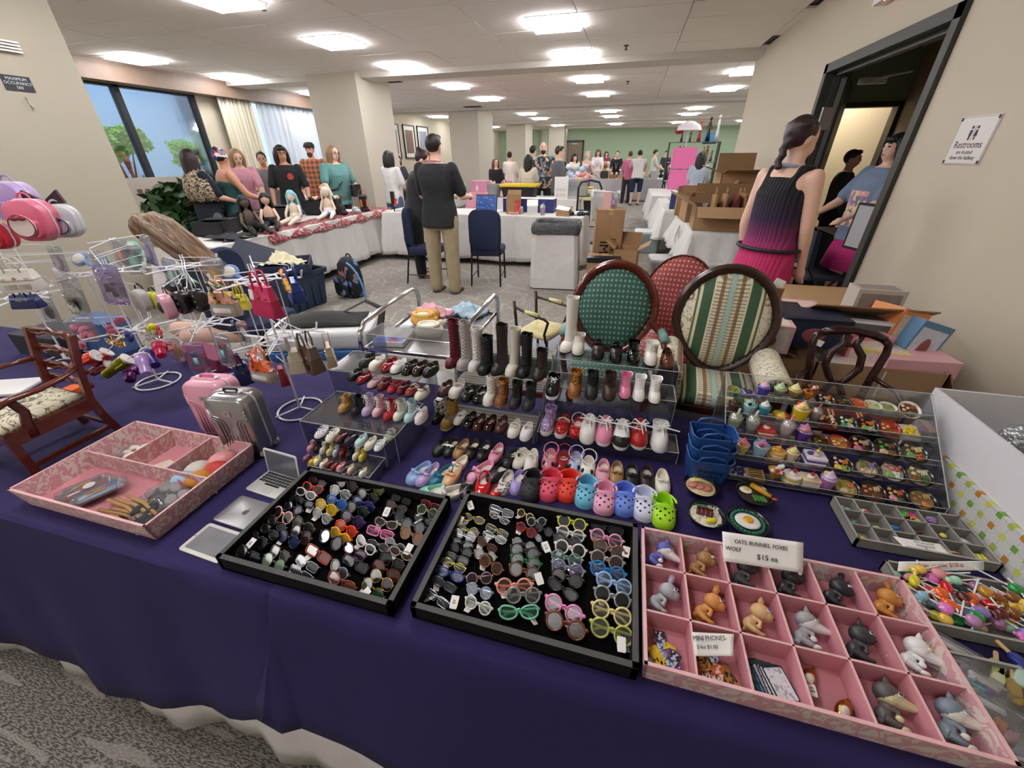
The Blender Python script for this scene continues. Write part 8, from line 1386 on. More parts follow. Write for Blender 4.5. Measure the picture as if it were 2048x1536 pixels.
L1=[(890,190,.055,'#3c1214',('#3a1416',.3,.2),'oval','dark red oval sunglasses at the top left',-14,0),(850,245,.056,'#d8403c',DK,'cat','bright red cat-eye sunglasses',-6,0),(790,292,.058,'#e8e4de',DK,'oval','thick white oval sunglasses',-12,0),(1150,220,.062,'#2c1014',('#2c1014',.4,.3),'big','dark maroon shield sunglasses at the top',-14,0),(1090,292,.06,'#c9ccce',('#d8dcdc',.3,.1),'big','clear goggle sunglasses below the maroon shield',-14,0),
(1380,250,.062,'#4a4c1c',('#6a6c20',.35,.3),'big','olive green shield sunglasses at the top',-18,0),(1330,322,.06,'#141416',DK,'big','black shield sunglasses below the olive pair',-16,1),(1060,370,.058,'#2c64b8',('#3c78c8',.35,.3),'big','blue transparent shield sunglasses',-16,0),(1290,395,.062,'#18245c',('#1c2c7c',.35,.3),'big','dark blue shield sunglasses',-16,1),(970,420,.062,'#c9a41c',('#d8b41c',.35,.35),'big','yellow transparent shield sunglasses',-16,0),
(930,490,.054,'#c4c8ca',('#d8dcdc',.3,.15),'big','clear goggles below the yellow shield',-20,1),(1240,440,.062,'#122018',('#142a1c',.35,.3),'big','very dark green shield sunglasses',-14,0),(640,330,.045,'#0e0e12',DK,'round','small black round sunglasses at the left edge',-20,0),(780,370,.05,'#141418',DK,'oval','black oval sunglasses with a white tag',-12,-1),(680,425,.054,'#17162c',('#1c1a34',.35,.3),'round','dark indigo round sunglasses',-12,0),
(590,485,.06,'#e8b09c',DK,'round','peach thick-rimmed round sunglasses',-16,1),(540,565,.06,'#101012',DK,'oval','black curved sunglasses below the peach pair',-22,1),(470,628,.056,'#1a1a1c',DK,'cat','black sunglasses with a white tag near the left edge',-22,0),(770,580,.064,'#3a3634',('#3c3836',.35,.25),'big','smoky grey-brown shield sunglasses',-18,0),(750,655,.06,'#3c2420',('#4a302c',.35,.25),'round','dark brown round sunglasses with a pink reflection',-20,0),
(1200,525,.064,'#2a1440',('#3c1c5c',.35,.3),'big','purple shield sunglasses',-16,0),(1140,600,.058,'#d8401c',('#d84c24',.35,.3),'big','orange-red wavy sunglasses',-18,1),(1090,665,.056,'#dca41c',('#e0b43c',.35,.3),'big','amber yellow wavy sunglasses',-22,0),(640,695,.06,'#141a2c',('#1c3470',.4,.3),'big','black and blue mirrored shield sunglasses',-16,1),(1010,700,.064,'#101014',DK,'round','big black round sunglasses in the middle',-18,0),
(370,695,.058,'#0c0c0e',DK,'square','black square sunglasses with a printed tag',-20,1),(285,835,.062,'#101012',DK,'square','black square sunglasses at the bottom left corner',-14,0),(510,905,.06,'#7c8058',('#9cc0a0',.6,.3),'round','olive-gold mirrored round sunglasses at the bottom edge',-14,1),(565,815,.05,'#5c4440',GRY,'square','brown-pink square sunglasses',-16,1),(900,825,.064,'#8c3a24',('#9c4c34',.35,.3),'rect','rust brown transparent rectangular sunglasses',-18,1),
(800,905,.056,'#c8c8ca',GRY,'rect','silver rectangular glasses with two tags',-16,1),(745,992,.056,'#d8d8da',GRY,'rect','silver rectangular glasses at the bottom edge',-16,-1),(1080,955,.05,'#7c8084',('#4a5054',.4,.25),'aviator','grey small aviator glasses near the middle bottom',-30,0),(1215,800,.058,'#4c1c30',('#5c2c64',.3,.2),'cat','maroon winged sunglasses',-20,0),(1310,745,.056,'#eceae8',DK,'cat','white pointed cat-eye sunglasses',-30,1),
(1440,640,.06,'#e07cb0',('#e8a8cc',.25),'rect','pink folded glasses',-6,-1),(1490,555,.052,'#c9b8a0',('#3c3c3c',.3,.25),'cat','translucent beige cat-eye sunglasses',-4,1),(1580,410,.054,'#7c4c40',GRY,'cat','thin rosewood folded glasses',-14,0),(1620,345,.05,'#1c2434',DK,'rect','navy wire glasses at the top right',-10,0),(1880,395,.048,'#b01c20',DK,'rect','red small glasses in the top right corner',-12,0),
(1850,450,.052,'#a4b080',GRN,'round','translucent green round glasses at the right edge',-12,1),(1820,520,.048,'#2c2c30',CLR,'cat','thin dark cat-eye glasses at the right edge',-10,1),(1725,575,.056,'#3c3e44',('#a8b4bc',.6,.2),'round','black-rimmed mirrored round glasses at the right edge',-6,1),(1715,660,.058,'#8c6448',('#a88464',.6,.35),'round','bronze mirrored round sunglasses at the right edge',-16,0),(1225,910,.06,'#141416',DK,'rect','black rectangular sunglasses at the lower middle',-16,0),
(1490,975,.064,'#6c2c14',('#5c2414',.35,.3),'cat','tortoise sunglasses with gold hinges',-18,0),(1100,1075,.064,'#7c3420',('#8c4c38',.35,.3),'cat','tortoise pointed sunglasses at the bottom edge',-18,0),(1370,1135,.058,'#b08c3c',('#2c5c3c',.5,.4),'round','gold and green lens sunglasses at the bottom right',-30,1),(1450,1050,.056,'#c9a44c',('#1c1c1c',.3,.1),'aviator','gold rimmed folded sunglasses at the bottom right',-24,0),
(1420,745,.05,'#b9b0a8',GRY,'oval','thin silver oval glasses with brown tips',-8,1),(1570,750,.05,'#c4c6c8',DK,'aviator','silver aviator glasses with white tags',-20,1),(1620,815,.05,'#a09890',BRN,'oval','pale bronze oval glasses at the right',-12,1),(1540,890,.056,'#2c2424',DK,'square','dark smoky square sunglasses right of the tortoise pair',-16,0),(1560,470,.052,'#2c2e32',('#3c444c',.3,.25),'round','dark grey round sunglasses under a white tag',-16,-1)]
for T,L_,wh in((2,L2,W2),(1,L1,W1)):
 for(cx,cy_,w,c,ln,st,lb,rz,tg)in L_:
  p=place(cx,cy_,T,{});dark=T==1;big=st=='big';M_='thin' in lb or 'wire' in lb or 'silver' in lb or 'gold ' in lb
  lo,hi=(-.775,-.37)if T==1 else(-.303,.102)
  glasses(max(lo+.02,min(hi-.02,p.x)),p.y,.772 if w<.06 else .774,w*(1.2 if dark else 1.1),c,ln,st,(lb+' '+wh if len(lb.split())<10 else lb),tilt=-(40 if big else 50),rz=rz*.8,th=w*(.014 if M_ else(.03 if not big else .034)),tag_=tg,met=.8 if M_ and 'white' not in lb else 0,name='doll_sunglasses' if('sunglasses' in lb or 'shield' in lb or 'goggle' in lb)else 'doll_glasses',gl=.2,clr='translucent' in lb or 'clear' in lb)
for i,(cx,cy_,s_,lb,T)in enumerate(((515,145,'$10','white price tag lying at the top left corner of the eyeglass tray',2),(425,275,'$10','white price tag standing in the left column of the eyeglass tray',2),(1160,500,'$10','white price tag left of the thick white glasses',2),(1100,770,'','cream price tag beside the black folded sunglasses',2),(1840,540,'','white square tag right of the amber glasses',2),(1800,1330,'','white tag below the olive yellow glasses',2),(380,970,'$8','white price tag at the bottom left of the eyeglass tray',2),(1500,465,'$12','white price tag in the right part of the dark sunglasses tray',1),(1690,790,'','white square card at the right of the dark sunglasses tray',1),(1310,1180,'','white price tag at the bottom of the dark sunglasses tray',1),(320,740,'$8','white printed tag at the left of the dark sunglasses tray',1))):
 p=place(cx,cy_,T,{});g=G();g.slab([(-.007,-.013),(.007,-.013),(.008,-.006),(.008,.012),(-.008,.012),(-.008,-.006)],0,.0008);o=tag(ob('price_tag',g,PAPER),lb,'price tag');o.location=(p.x,p.y,.778);o.rotation_euler=(rad(14),0,rad(RU(-40,40)))
 if s_:text('lettering',s_,.008,INK,o,(0,.0,.0009),(0,0,90),ext=.0001)
# ================= FOOD DISPLAY =================
YS=(.985,1.03,1.075,1.12,1.165);ZS=(.768,.809,.849,.89,.931);FX0,FX1=.352,.868
t=thing('acrylic_display','five-tier clear acrylic display of miniature food','display',((FX0+FX1)/2,0,0));w_=(FX1-FX0)/2
for y,z in zip(YS,ZS):
 g=G();g.bb(-w_,y-.0225,z-.004,w_,y+.022,z);ob('tier_sheet',g,ACR,t);g=G();g.bb(-w_,y-.025,z-.004,w_,y-.022,z+.012);ob('front_lip',g,ACR,t)
 g=G();g.tube([(-w_,y-.0235,z+.012),(w_,y-.0235,z+.012)],.0011,4);g.tube([(-w_,y-.0235,z-.004),(w_,y-.0235,z-.004)],.0011,4);ob('polished_edge',g,EDG,t)
g=G();g.bb(-w_,1.187,.931,w_,1.191,.985);ob('back_sheet',g,ACR,t);g=G();g.tube([(-w_,1.189,.985),(w_,1.189,.985)],.0012,4);ob('polished_edge',g,EDG,t)
for s in(-1,1):
 g=G();g.plate([(s*w_,.955,TZ),(s*w_,.955,.79),(s*w_,1.19,.985),(s*w_,1.19,TZ)],(s*.004,0,0));ob('side_sheet',g,ACR,t);g=G();g.tube([(s*w_,.955,TZ),(s*w_,.955,.79),(s*w_,1.19,.985),(s*w_,1.19,TZ)],.0014,4);ob('polished_edge',g,EDG,t)
g=G();g.bb(-w_,.96,TZ,w_,1.19,TZ+.002);ob('base_sheet',g,mat('#101016',.1),t)
for(x,s_)in((-.17,'FOOD'),(-.06,'9 WOOD')):text('lettering',s_,.02,INK,t,(x,1.094,.865),(90,0,0),ext=.0003)
g=G();g.bb(-.22,1.095,.853,.0,1.0955,.877);ob('paper_strip',g,mat('#8c867c',.6),t)
FP=lambda cx,cy_,r:(lambda p:(p.x,YS[r-1],ZS[r-1]))(U(1420+cx/4.267,740+cy_/4.267,y=YS[r-1]))
def swirl(g,r,z0,h,n=4,k=1.):
 g.tube([(r*(1-q/(n*8))*cos(q*PI/4),r*(1-q/(n*8))*sin(q*PI/4),z0+h*(q/(n*8))**.9)for q in range(n*8)]+[(0,0,z0+h*1.08)],[r*.42*(1-q/(n*8+6))for q in range(n*8)]+[.0006],7);g.ell((0,0,z0+h*.25),(r*.9,r*.9,h*.4),10,6)
def food(kind,label,loc,cols,R=.022,rx=0,rz=0,name=None):
 nm={'bowl':'food_bowl','cup':'dessert_cup','glass':'dessert_glass','slice':'cake_slice','cake':'mini_cake','drink':'iced_drink_cup','cone':'waffle_cone','plate':'dessert_plate','toast':'waffle_toast','tray':'food_tray'}[kind]
 t=thing(name or nm,label,'miniature food',loc,rz,rx=rx);c=cols;rr_=random.Random(len(label)*7+int(abs(loc[0])*1e4));mm=lambda k,**q:mat(c[k%len(c)],.3,**q)
 if kind=='bowl':
  g=G();g.lathe([(R*.5,0),(R*.55,.002),(R*.85,R*.35),(R,R*.62),(R*1.02,R*.66),(R*.95,R*.64),(R*.8,R*.42)],24,cap=False);g.lathe([(0,.0),(R*.5,0)],24);ob('bowl',g,mm(0,coat=.4),t,True)
  g=G();g.lathe([(R*.8,R*.47),(0,R*.51)],24);ob('broth',g,mm(1),t,True)
  for k in range(2,len(c)):
   g=G();a=2*PI*(k-2)/(len(c)-2)+.6;q=R*.42;cx_,cy_=q*cos(a),q*sin(a);f=k%4
   if f==0:g.ell((cx_,cy_,R*.58),(R*.3,R*.22,R*.12),10,6,rz=math.degrees(a));g.ell((cx_+R*.2,cy_-R*.1,R*.6),(R*.2,R*.2,R*.1),8,5)
   elif f==1:[g.tube([(cx_+rr_.uniform(-.3,.3)*R,cy_+rr_.uniform(-.3,.3)*R,R*.58),(cx_+rr_.uniform(-.35,.35)*R,cy_+rr_.uniform(-.35,.35)*R,R*.68),(cx_+rr_.uniform(-.35,.35)*R,cy_+rr_.uniform(-.35,.35)*R,R*.57)],R*.05,5)for _ in range(9)]
   elif f==2:[g.box((cx_+R*.16*(i-1),cy_+R*.05*i,R*.6),(R*.13,R*.42,R*.1),rz=math.degrees(a)*.3,rx=12)for i in range(3)]
   else:[g.ell((cx_+R*.26*cos(i*2.1),cy_+R*.26*sin(i*2.1),R*.6),(R*.17,R*.17,R*.08),8,5)for i in range(4)]
   ob('topping',g,mm(k),t,True)
 elif kind in('cup','glass','drink'):
  H=R*(1.5 if kind!='drink' else 2.0);g=G();M=clear('#f0f2f2',.35,.12)if kind!='cup' else mm(0)
  if kind=='glass':g.lathe([(R*.6,0),(R*.6,.001),(R*.12,R*.12),(R*.12,R*.3),(R*.5,R*.5),(R*.85,H)],18);
  else:g.lathe([(R*.55,0),(R*.85,H)],18);g.lathe([(0,.0003),(R*.55,0)],18)
  ob('cup_wall',g,M,t,True);z0=R*.45 if kind=='glass' else .001;g=G();g.lathe([(0,z0),(R*.5,z0),(R*.66,(z0+H)/2)],18);ob('lower_layer',g,mm(1),t,True);g=G();g.lathe([(R*.66,(z0+H)/2),(R*.81,H*.96),(0,H*.97)],18);ob('upper_layer',g,mm(2),t,True)
  g=G();swirl(g,R*.5,H*.98,R*.95);ob('cream_swirl',g,mat(c[3%len(c)],.5),t,True)
  if kind=='drink':g=G();g.lathe([(R*.88,H),(R*.8,H+R*.5),(R*.4,H+R*.85),(R*.2,H+R*.9)],16);ob('dome_lid',g,clear('#f4f6f6',.5,.08),t,True);g=G();g.tube([(0,0,H*.8),(.003,0,H+R*1.6)],R*.14,7);ob('straw',g,mat(c[-1],.4),t)
  for k in range(4,len(c)):g=G();a=k*2.1;g.ell((R*.55*cos(a),R*.5*sin(a)-R*.1,H+R*.3),(R*.26,R*.22,R*.26),8,6);ob('garnish',g,mm(k),t,True)
 elif kind in('slice','cake'):
  o=rr(R*1.7,R*1.5,R*.12,3)if kind=='slice' else circ(R*.85,22);n=4;
  for k in range(n):g=G();g.slab([(x*(1 if k%2 else .97),y*(1 if k%2 else .97))for x,y in o],k*R*.27,(k+1)*R*.27,R*.04);ob('cake_layer',g,mat(c[k%2],.5),t,40)
  g=G();swirl(g,R*.35,n*R*.27,R*.4,3);ob('cream_swirl',g,mat(c[2],.5),t,True);g=G();g.ell((0,-R*.1,n*R*.27+R*.5),R*.2,10,8);g.tube([(0,-R*.1,n*R*.27+R*.65),(R*.1,0,n*R*.27+R*.95)],R*.03,4);ob('cherry',g,mat(c[3],.15),t,True)
  for k in range(4,len(c)):g=G();a=k*1.9;g.ell((R*.5*cos(a),R*.45*sin(a),n*R*.27+R*.15),(R*.3,R*.22,R*.2),8,6);ob('garnish',g,mm(k),t,True)
 elif kind=='cone':
  g=G();g.lathe([(R*.12,0),(R*.7,R*1.3),(R*.75,R*1.35),(R*.6,R*1.3)],14);g.ell((0,0,R*1.35),(R*.7,R*.6,R*.3),12,6);ob('cone',g,mm(0,bump=(160,.8,.004)),t,True)
  for k in range(1,len(c)):g=G();[g.ell((rr_.uniform(-.5,.5)*R,-R*.3+rr_.uniform(-.2,.2)*R,R*(1.3+.9*rr_.random())),R*.24,8,6)for _ in range(4)];ob('filling',g,mm(k),t,True)
 elif kind=='plate':
  g=G();g.lathe([(R*.4,0),(R*1.05,R*.3),(R*1.1,R*.32),(R*.4,R*.1),(0,R*.1)],22);ob('plate',g,mm(0),t,True);g=G();swirl(g,R*.45,R*.15,R*.8);ob('cream_swirl',g,mm(1),t,True)
  for k in range(2,len(c)):g=G();[g.ell((R*.7*cos(k*2+i*.5),R*.6*sin(k*2+i*.5),R*.35),(R*.3,R*.14,R*.14),8,5,rz=40*i)for i in range(3)];ob('fruit',g,mm(k),t,True)
 elif kind in('toast','tray'):
  g=G();g.slab(rr(R*1.8,R*1.7,R*.15,3),0,R*.35,R*.08);ob('base',g,mm(0,bump=(120,.4,.003)),t,40)
  for k in range(1,len(c)):g=G();[g.ell((rr_.uniform(-.65,.65)*R,rr_.uniform(-.6,.6)*R,R*.42),R*(.2 if kind=='tray' or k>1 else .16),8,6)for _ in range(9)]if kind!='toast' or k>1 else[g.tube([(-R*.7,-R*.6+R*.3*i,R*.38),(0,-R*.4+R*.3*i+rr_.uniform(-.1,.1)*R,R*.4),(R*.7,-R*.5+R*.3*i,R*.38)],R*.05,5)for i in range(5)];ob('topping',g,mm(k),t,True)
 return t
for k_,cx,cy_,r,lb,c,R_,rx in(
('bowl',205,150,5,'green fruit bowl with kiwi and tomato at the left end of the top tier',('#6f9c4a','#86a85a','#d8641c','#c82c1c','#4c8c2c'),.017,20),('toast',330,185,5,'purple jelly square with blueberries on the top tier',('#8c7cb8','#e8e4ee','#2c2c54'),.02,0),('cup',450,190,5,'purple cup with a pink cream swirl and yellow flower on the top tier',('#4a3c9c','#3c3ca8','#8c7cc4','#e8c0e0','#ecd43c'),.02,0),
('glass',580,215,5,'stemmed glass of green parfait on the top tier',('#fff','#7ca45c','#c8d49c','#c4e0b8','#7cac6c'),.02,0),('glass',705,225,5,'stemmed glass of yellow parfait on the top tier',('#fff','#d89c3c','#e8c45c','#f2eab0'),.021,0),('cone',830,240,5,'orange wrapped crepe cone with fruit on the top tier',('#d88c2c','#c84424','#f0c8b0','#6a2c14'),.022,0),
('bowl',975,235,5,'red-rimmed lacquer bowl of sushi pieces on the top tier',('#4c0c14','#140a0c','#d88c2c','#c4c8c0','#3c3c34','#b8b8ac'),.024,35),('bowl',1130,275,5,'dark bowl of greens on the top tier',('#17171a','#2c3c24','#4c7c34','#8c3c2c'),.021,10),('bowl',1262,280,5,'orange soup bowl on the top tier',('#b86a3c','#c8542c','#d87c4c'),.02,8),
('bowl',1392,290,5,'white bowl of pale yellow soup on the top tier',('#e0dfd4','#c4c488','#d4d4a4'),.02,10),('bowl',1520,302,5,'white bowl of green soup on the top tier',('#e0dfd4','#8c9c5c','#9cac6c'),.02,10),('bowl',1700,310,5,'white noodle bowl with blue chopsticks at the right end of the top tier',('#e8e6e0','#7a3c1c','#8c4a2c','#d8d4b0','#6c8c3c'),.025,38),
('cup',210,290,4,'chocolate dessert cup with mint at the left of the second tier from the top',('#4c342c','#3c2820','#4a3428','#4c3a30','#5c9c3c'),.019,0),('cup',340,310,4,'pale blue ice cup with two dark berries',('#9cc8cc','#a8d4d8','#c8e4e4','#9cd0d0','#e8c84c','#1c1c2c'),.02,0),('cup',470,315,4,'teal cup with a tall white cream swirl',('#3c8c9c','#2c7c8c','#5ca4b0','#e8eae4'),.02,0),
('plate',620,365,4,'yellow plate of mango and cream',('#d8b82c','#f0d870','#e89c2c','#c83c2c'),.022,10),('cup',770,370,4,'tall yellow dessert cup with strawberries',('#dcbc1c','#e0c42c','#f0e0b0','#f0d4b0','#d8402c','#e8cc3c'),.025,0),('drink',893,400,4,'clear cup of brown iced drink with a striped straw',('#fff','#6a5448','#a89484','#d0c0b0','#c86a54'),.016,0),
('tray',1015,390,4,'red lacquer bento of meat and rice',('#5c1418','#6c2c1c','#d8d4cc','#e0a82c'),.027,30),('bowl',1165,425,4,'dark bowl of rice balls and sushi rolls',('#1c241f','#24302a','#d8c44c','#e0e0d8','#3c9c6c','#dcdcd4'),.025,34),('bowl',1350,435,4,'black bowl of salmon and cucumber sushi',('#17171a','#1c1c1c','#e0842c','#c84c3c','#8cac3c','#c4ccb8'),.026,34),
('bowl',1535,460,4,'red bowl of orange noodle soup with a chilli',('#9c1c1c','#b8481c','#c81c1c','#d8b884','#5c6c2c'),.025,34),('tray',1710,485,4,'white dish of yellow corn pieces at the right of the second tier from the top',('#e0dcd4','#dcbc1c','#e4c82c'),.026,30),
('drink',205,460,3,'clear cup of green matcha drink at the left of the middle tier',('#fff','#a4b86c','#b8c884','#d0dca8','#e8e8e0'),.021,0),('drink',345,505,3,'clear dome cup of white frappe with a straw',('#fff','#b0a498','#d8d0c4','#ecebe6','#dcdcd4'),.021,0),('slice',462,540,3,'strawberry shortcake slice with a cherry',('#e8dcc4','#c83c3c','#f0ece0','#c41c1c'),.024,0),
('drink',640,540,3,'pink milkshake cup with a pink straw',('#fff','#d8a8b4','#e0c0c8','#f0e8e8','#e088a4'),.021,0),('cup',790,560,3,'purple layered cup topped with pink cream',('#5c2c84','#6c3c94','#c8b0d8','#e08cb4','#a87cc4','#c89c7c'),.023,0),('bowl',950,560,3,'brown paper cup of dark noodle soup',('#5c4a3c','#4c2c14','#6c3c1c','#7c9c4c'),.024,12),
('bowl',1105,590,3,'red paper cup of clear noodle soup',('#a8181c','#c0803c','#d09c54','#e0c48c'),.025,12),('bowl',1290,610,3,'black bowl of ramen with half an egg on the middle tier',('#101012','#2c1c18','#b89c8c','#e0a06c','#c86480','#3c2c24'),.03,32),('bowl',1510,640,3,'black bowl of brown noodles with greens on the middle tier',('#101012','#3c2c1c','#6c4c34','#4c8c3c','#c8a888','#7c5c44'),.031,32),('bowl',1740,665,3,'black bowl of cut cheese and vegetables at the right of the middle tier',('#101012','#4c5c3c','#d8c88c','#c08c74','#6c9c4c','#c8602c'),.031,32),
('cup',265,680,2,'yellow cupcake cup with an orange bow on the second tier',('#d8cc6c','#d8cc6c','#e0c8b0','#e0889c','#e0a02c','#e8802c'),.021,0),('cup',420,700,2,'pale blue pleated cupcake with fruit on the second tier',('#9cc4d8','#8cb8d0','#c8dce4','#b894cc','#5ca874','#c83c4c'),.024,0),('cake',570,715,2,'orange macaron cake on the second tier',('#ece4d0','#dca454','#e8b45c','#e0a03c','#e89c2c','#e0c02c'),.023,0),('cup',715,690,2,'pale yellow cupcake with a cherry on the second tier',('#e0c8a8','#d8c098','#e8dcc0','#e8e098','#d0402c'),.019,0),
('slice',880,770,2,'purple layered cake with a star on the second tier',('#6c4ca4','#e8e4ee','#e0c8e0','#e0c03c','#7c5cb4','#4c3c84'),.027,0),('bowl',1125,760,2,'black bowl of pink-edged rolls and carrot on the second tier',('#101012','#1c1c1c','#e07c2c','#e0b0b8','#e8c44c','#9cac4c'),.028,30),('bowl',1355,785,2,'black bowl of soup with egg and greens on the second tier',('#101012','#b8a488','#8c7cb0','#5c7c34','#d8a884','#d4ccac'),.029,30),('bowl',1570,815,2,'black bowl with salmon slices on the second tier',('#101012','#b4b4a0','#d86a5c','#d88478','#8cb85c','#e0e4d4'),.03,30),('bowl',1800,845,2,'black bowl of tofu squares and stew at the right of the second tier',('#101012','#8c8464','#e0dcb8','#e0d8b4','#7c4c2c','#3c6c34'),.031,30),
('tray',235,870,1,'blueberry topped cake square at the left of the bottom tier',('#d8d8dc','#2c2c5c','#3c3470'),.023,12),('toast',385,895,1,'toast with chocolate drizzle on the bottom tier',('#d0a86c','#2c1c14'),.024,14),('cone',540,905,1,'waffle ice cream cone with cherry and cream on the bottom tier',('#d89c3c','#ecece6','#e8e4dc','#c8383c'),.024,0),('cake',685,940,1,'yellow sponge cake with chocolate on the bottom tier',('#dcc42c','#ece8dc','#e8e4da','#c8241c','#4c2c24'),.025,0),('slice',840,955,1,'white cream cake square with a cherry on the bottom tier',('#e4e2da','#dcc8a0','#f0eeea','#c8241c'),.024,0),('cup',990,975,1,'lilac cup with a purple and white swirl on the bottom tier',('#b47cb4','#c08cc0','#d8b8d8','#dccae4','#e0c84c'),.023,0),
('bowl',1165,975,1,'black bowl of vegetables with red onion on the bottom tier',('#101012','#c8a45c','#e0844c','#8cac3c','#d8c8a0','#c8b47c'),.029,28),('bowl',1385,1010,1,'black bowl of brown broth with mushrooms on the bottom tier',('#0e0e10','#6c3c1c','#d8b88c','#b8846c','#5c4434'),.029,28),('bowl',1590,1035,1,'black bowl with crab sticks on the bottom tier',('#0e0e10','#3c2c1c','#d8644c','#d8b47c','#e08c9c','#4c5c34'),.028,28),('bowl',1815,1065,1,'black bowl of noodles and mushroom at the right of the bottom tier',('#0e0e10','#8c744c','#c8a86c','#a87c54','#c47c3c'),.03,28)):
 food(k_,lb,FP(cx,cy_,r),c,R_*1.06,rx=rx*.8)
def bigbowl(px_,py_,label,c,top,R=.044):
 p=U(px_,py_,z=.765);t=thing('food_bowl',label,'miniature food',(p.x,p.y,TZ));g=G();g.lathe([(0,.0),(R*.55,0),(R*.6,.002),(R*.88,R*.35),(R,R*.6),(R*1.02,R*.64),(R*.96,R*.62),(R*.85,R*.45)],28);ob('bowl',g,mat('#121214',.25),t,True);g=G();g.lathe([(R*.84,R*.47),(0,R*.53)],28);ob('base_filling',g,mat(c,.4,var=(200,.4),bump=(200,.5,.002)),t,True)
 for nm,fn,m_ in top:g=G();fn(g,R);ob(nm,g,m_,t,True)
PK=mat('#c8786c',.4);
bigbowl(1400,977,'black bowl of noodles with sliced ham nearest the blue baskets','#d8c49c',(('ham_slice',lambda g,R:[g.ell((-R*.5+R*.4*i,-R*.05-.003*i,R*.6),(R*.3,R*.26,R*.06),12,6,ry=-14)for i in range(3)],PK),('noodles',lambda g,R:[g.tube([(-R*.6,R*.2+i*.002,R*.6),(0,R*.32+i*.002,R*.66),(R*.6,R*.1+i*.002,R*.6)],.0016,5)for i in range(6)],mat('#e0cc84',.5)),('yolk_curl',lambda g,R:g.ell((-R*.3,R*.6,R*.62),(R*.17,R*.15,R*.12)),mat('#dcc02c',.3))))
bigbowl(1505,993,'black bowl with a fried egg and tempura shrimp','#3c3028',(('egg_white',lambda g,R:g.ell((-R*.4,R*.2,R*.58),(R*.36,R*.32,R*.07),14,6),mat('#e8e6de',.3)),('egg_yolk',lambda g,R:g.ell((-R*.36,R*.22,R*.64),(R*.16,R*.15,R*.09)),mat('#e0c02c',.2)),('tempura',lambda g,R:g.tube([(0,R*.65,R*.64),(R*.35,R*.2,R*.74),(R*.85,-R*.2,R*.68)],[R*.16,R*.17,R*.1],9),mat('#d89c2c',.5,bump=(200,.6,.003))),('shrimp_tail',lambda g,R:g.ell((R*1.0,-R*.32,R*.66),(R*.17,R*.1,R*.06)),mat('#d8482c',.3)),('greens',lambda g,R:[g.tube([(R*(-.1+.18*i),-R*.2,R*.6),(R*(.0+.18*i),-R*.62,R*.58)],R*.08,6)for i in range(4)],mat('#4c8c3c',.4))))
bigbowl(1410,1035,'black bowl of glazed eel slices over rice with lemon','#d8d4c0',(('eel_slice',lambda g,R:[g.box((-R*.4+R*.22*i,R*.15-R*.02*i,R*.64),(R*.2,R*.5,R*.12),rz=-10,rx=6)for i in range(4)],mat('#5c1c14',.15)),('lemon',lambda g,R:g.ell((R*.2,-R*.45,R*.62),(R*.36,R*.17,R*.12),10,6,rz=20),mat('#e0d02c',.3)),('rice',lambda g,R:[g.ell((RU(-.75,.75)*R,RU(-.7,.7)*R,R*.56),(R*.09,R*.05,R*.05),6,4,rz=RU(0,180))for _ in range(40)],mat('#e4e0cc',.5)),('scallion',lambda g,R:[g.ell((-R*.5+R*.12*i,R*.6,R*.6),R*.07,6,4)for i in range(6)],mat('#3c8c6c',.4))))
bigbowl(1492,1050,'black bowl with a fried egg over green scallion rings','#1f4a3a',(('egg_white',lambda g,R:g.ell((0,0,R*.6),(R*.62,R*.55,R*.06),20,6),mat('#e4e2da',.3)),('egg_yolk',lambda g,R:g.ell((.001,.001,R*.66),(R*.26,R*.24,R*.12),14,8),mat('#e8a41c',.15)),('scallion_ring',lambda g,R:[g.tube([(R*.76*cos(a)+.0026*cos(b*PI/3),R*.74*sin(a)+.0026*sin(b*PI/3),R*.6)for b in range(6)],.0009,4,closed=True)for a in[i*2*PI/26 for i in range(26)]],mat('#3c9c84',.3))),R=.047)
BB=mat('#1f4a8a',.45,bump=(300,.2,.001));
for i,(z,lb,yo)in enumerate(((0,'lowest blue shopping basket of the nested stack, with black writing',0),(.03,'middle blue basket of the nested stack',.012),(.06,'top blue basket of the nested stack, deepest blue opening',.024))):
 t=thing('shopping_basket',lb,'basket',(.303,.955+yo,TZ+z),3,'nested blue baskets');g=G();n=32;o=rr(.115,.075,.016,8);
 def ring(s,z_,dip=0):return[(x*s,y*s,z_+dip*(abs(x)/.0575)**2*(.5))for x,y in o]
 g.loft([ring(.78,0),ring(.8,.003),ring(1.0,.085,.018),ring(.975,.086,.018),ring(.78,.006)],True,True);ob('basket_wall',g,BB,t,35);g=G();g.tube([(x*1.0,y*1.0,.086+.009*(abs(x)/.0575)**2)for x,y in o],.0014,5,closed=True);ob('rim',g,mat('#3f70b8',.4),t,True)
 for s in(-1,1):g=G();g.tube([(-.04,s*.036,.084),(-.03,s*.037,.104),(0,s*.037,.112),(.03,s*.037,.104),(.04,s*.036,.084)],.0038,6,flat=.6);ob('handle',g,BB,t,True)
 if i==0:q=text('lettering','Shopping\nBaskets',.018,BK,t,(0,-.0365,.05),(97,0,0),ext=.0003)
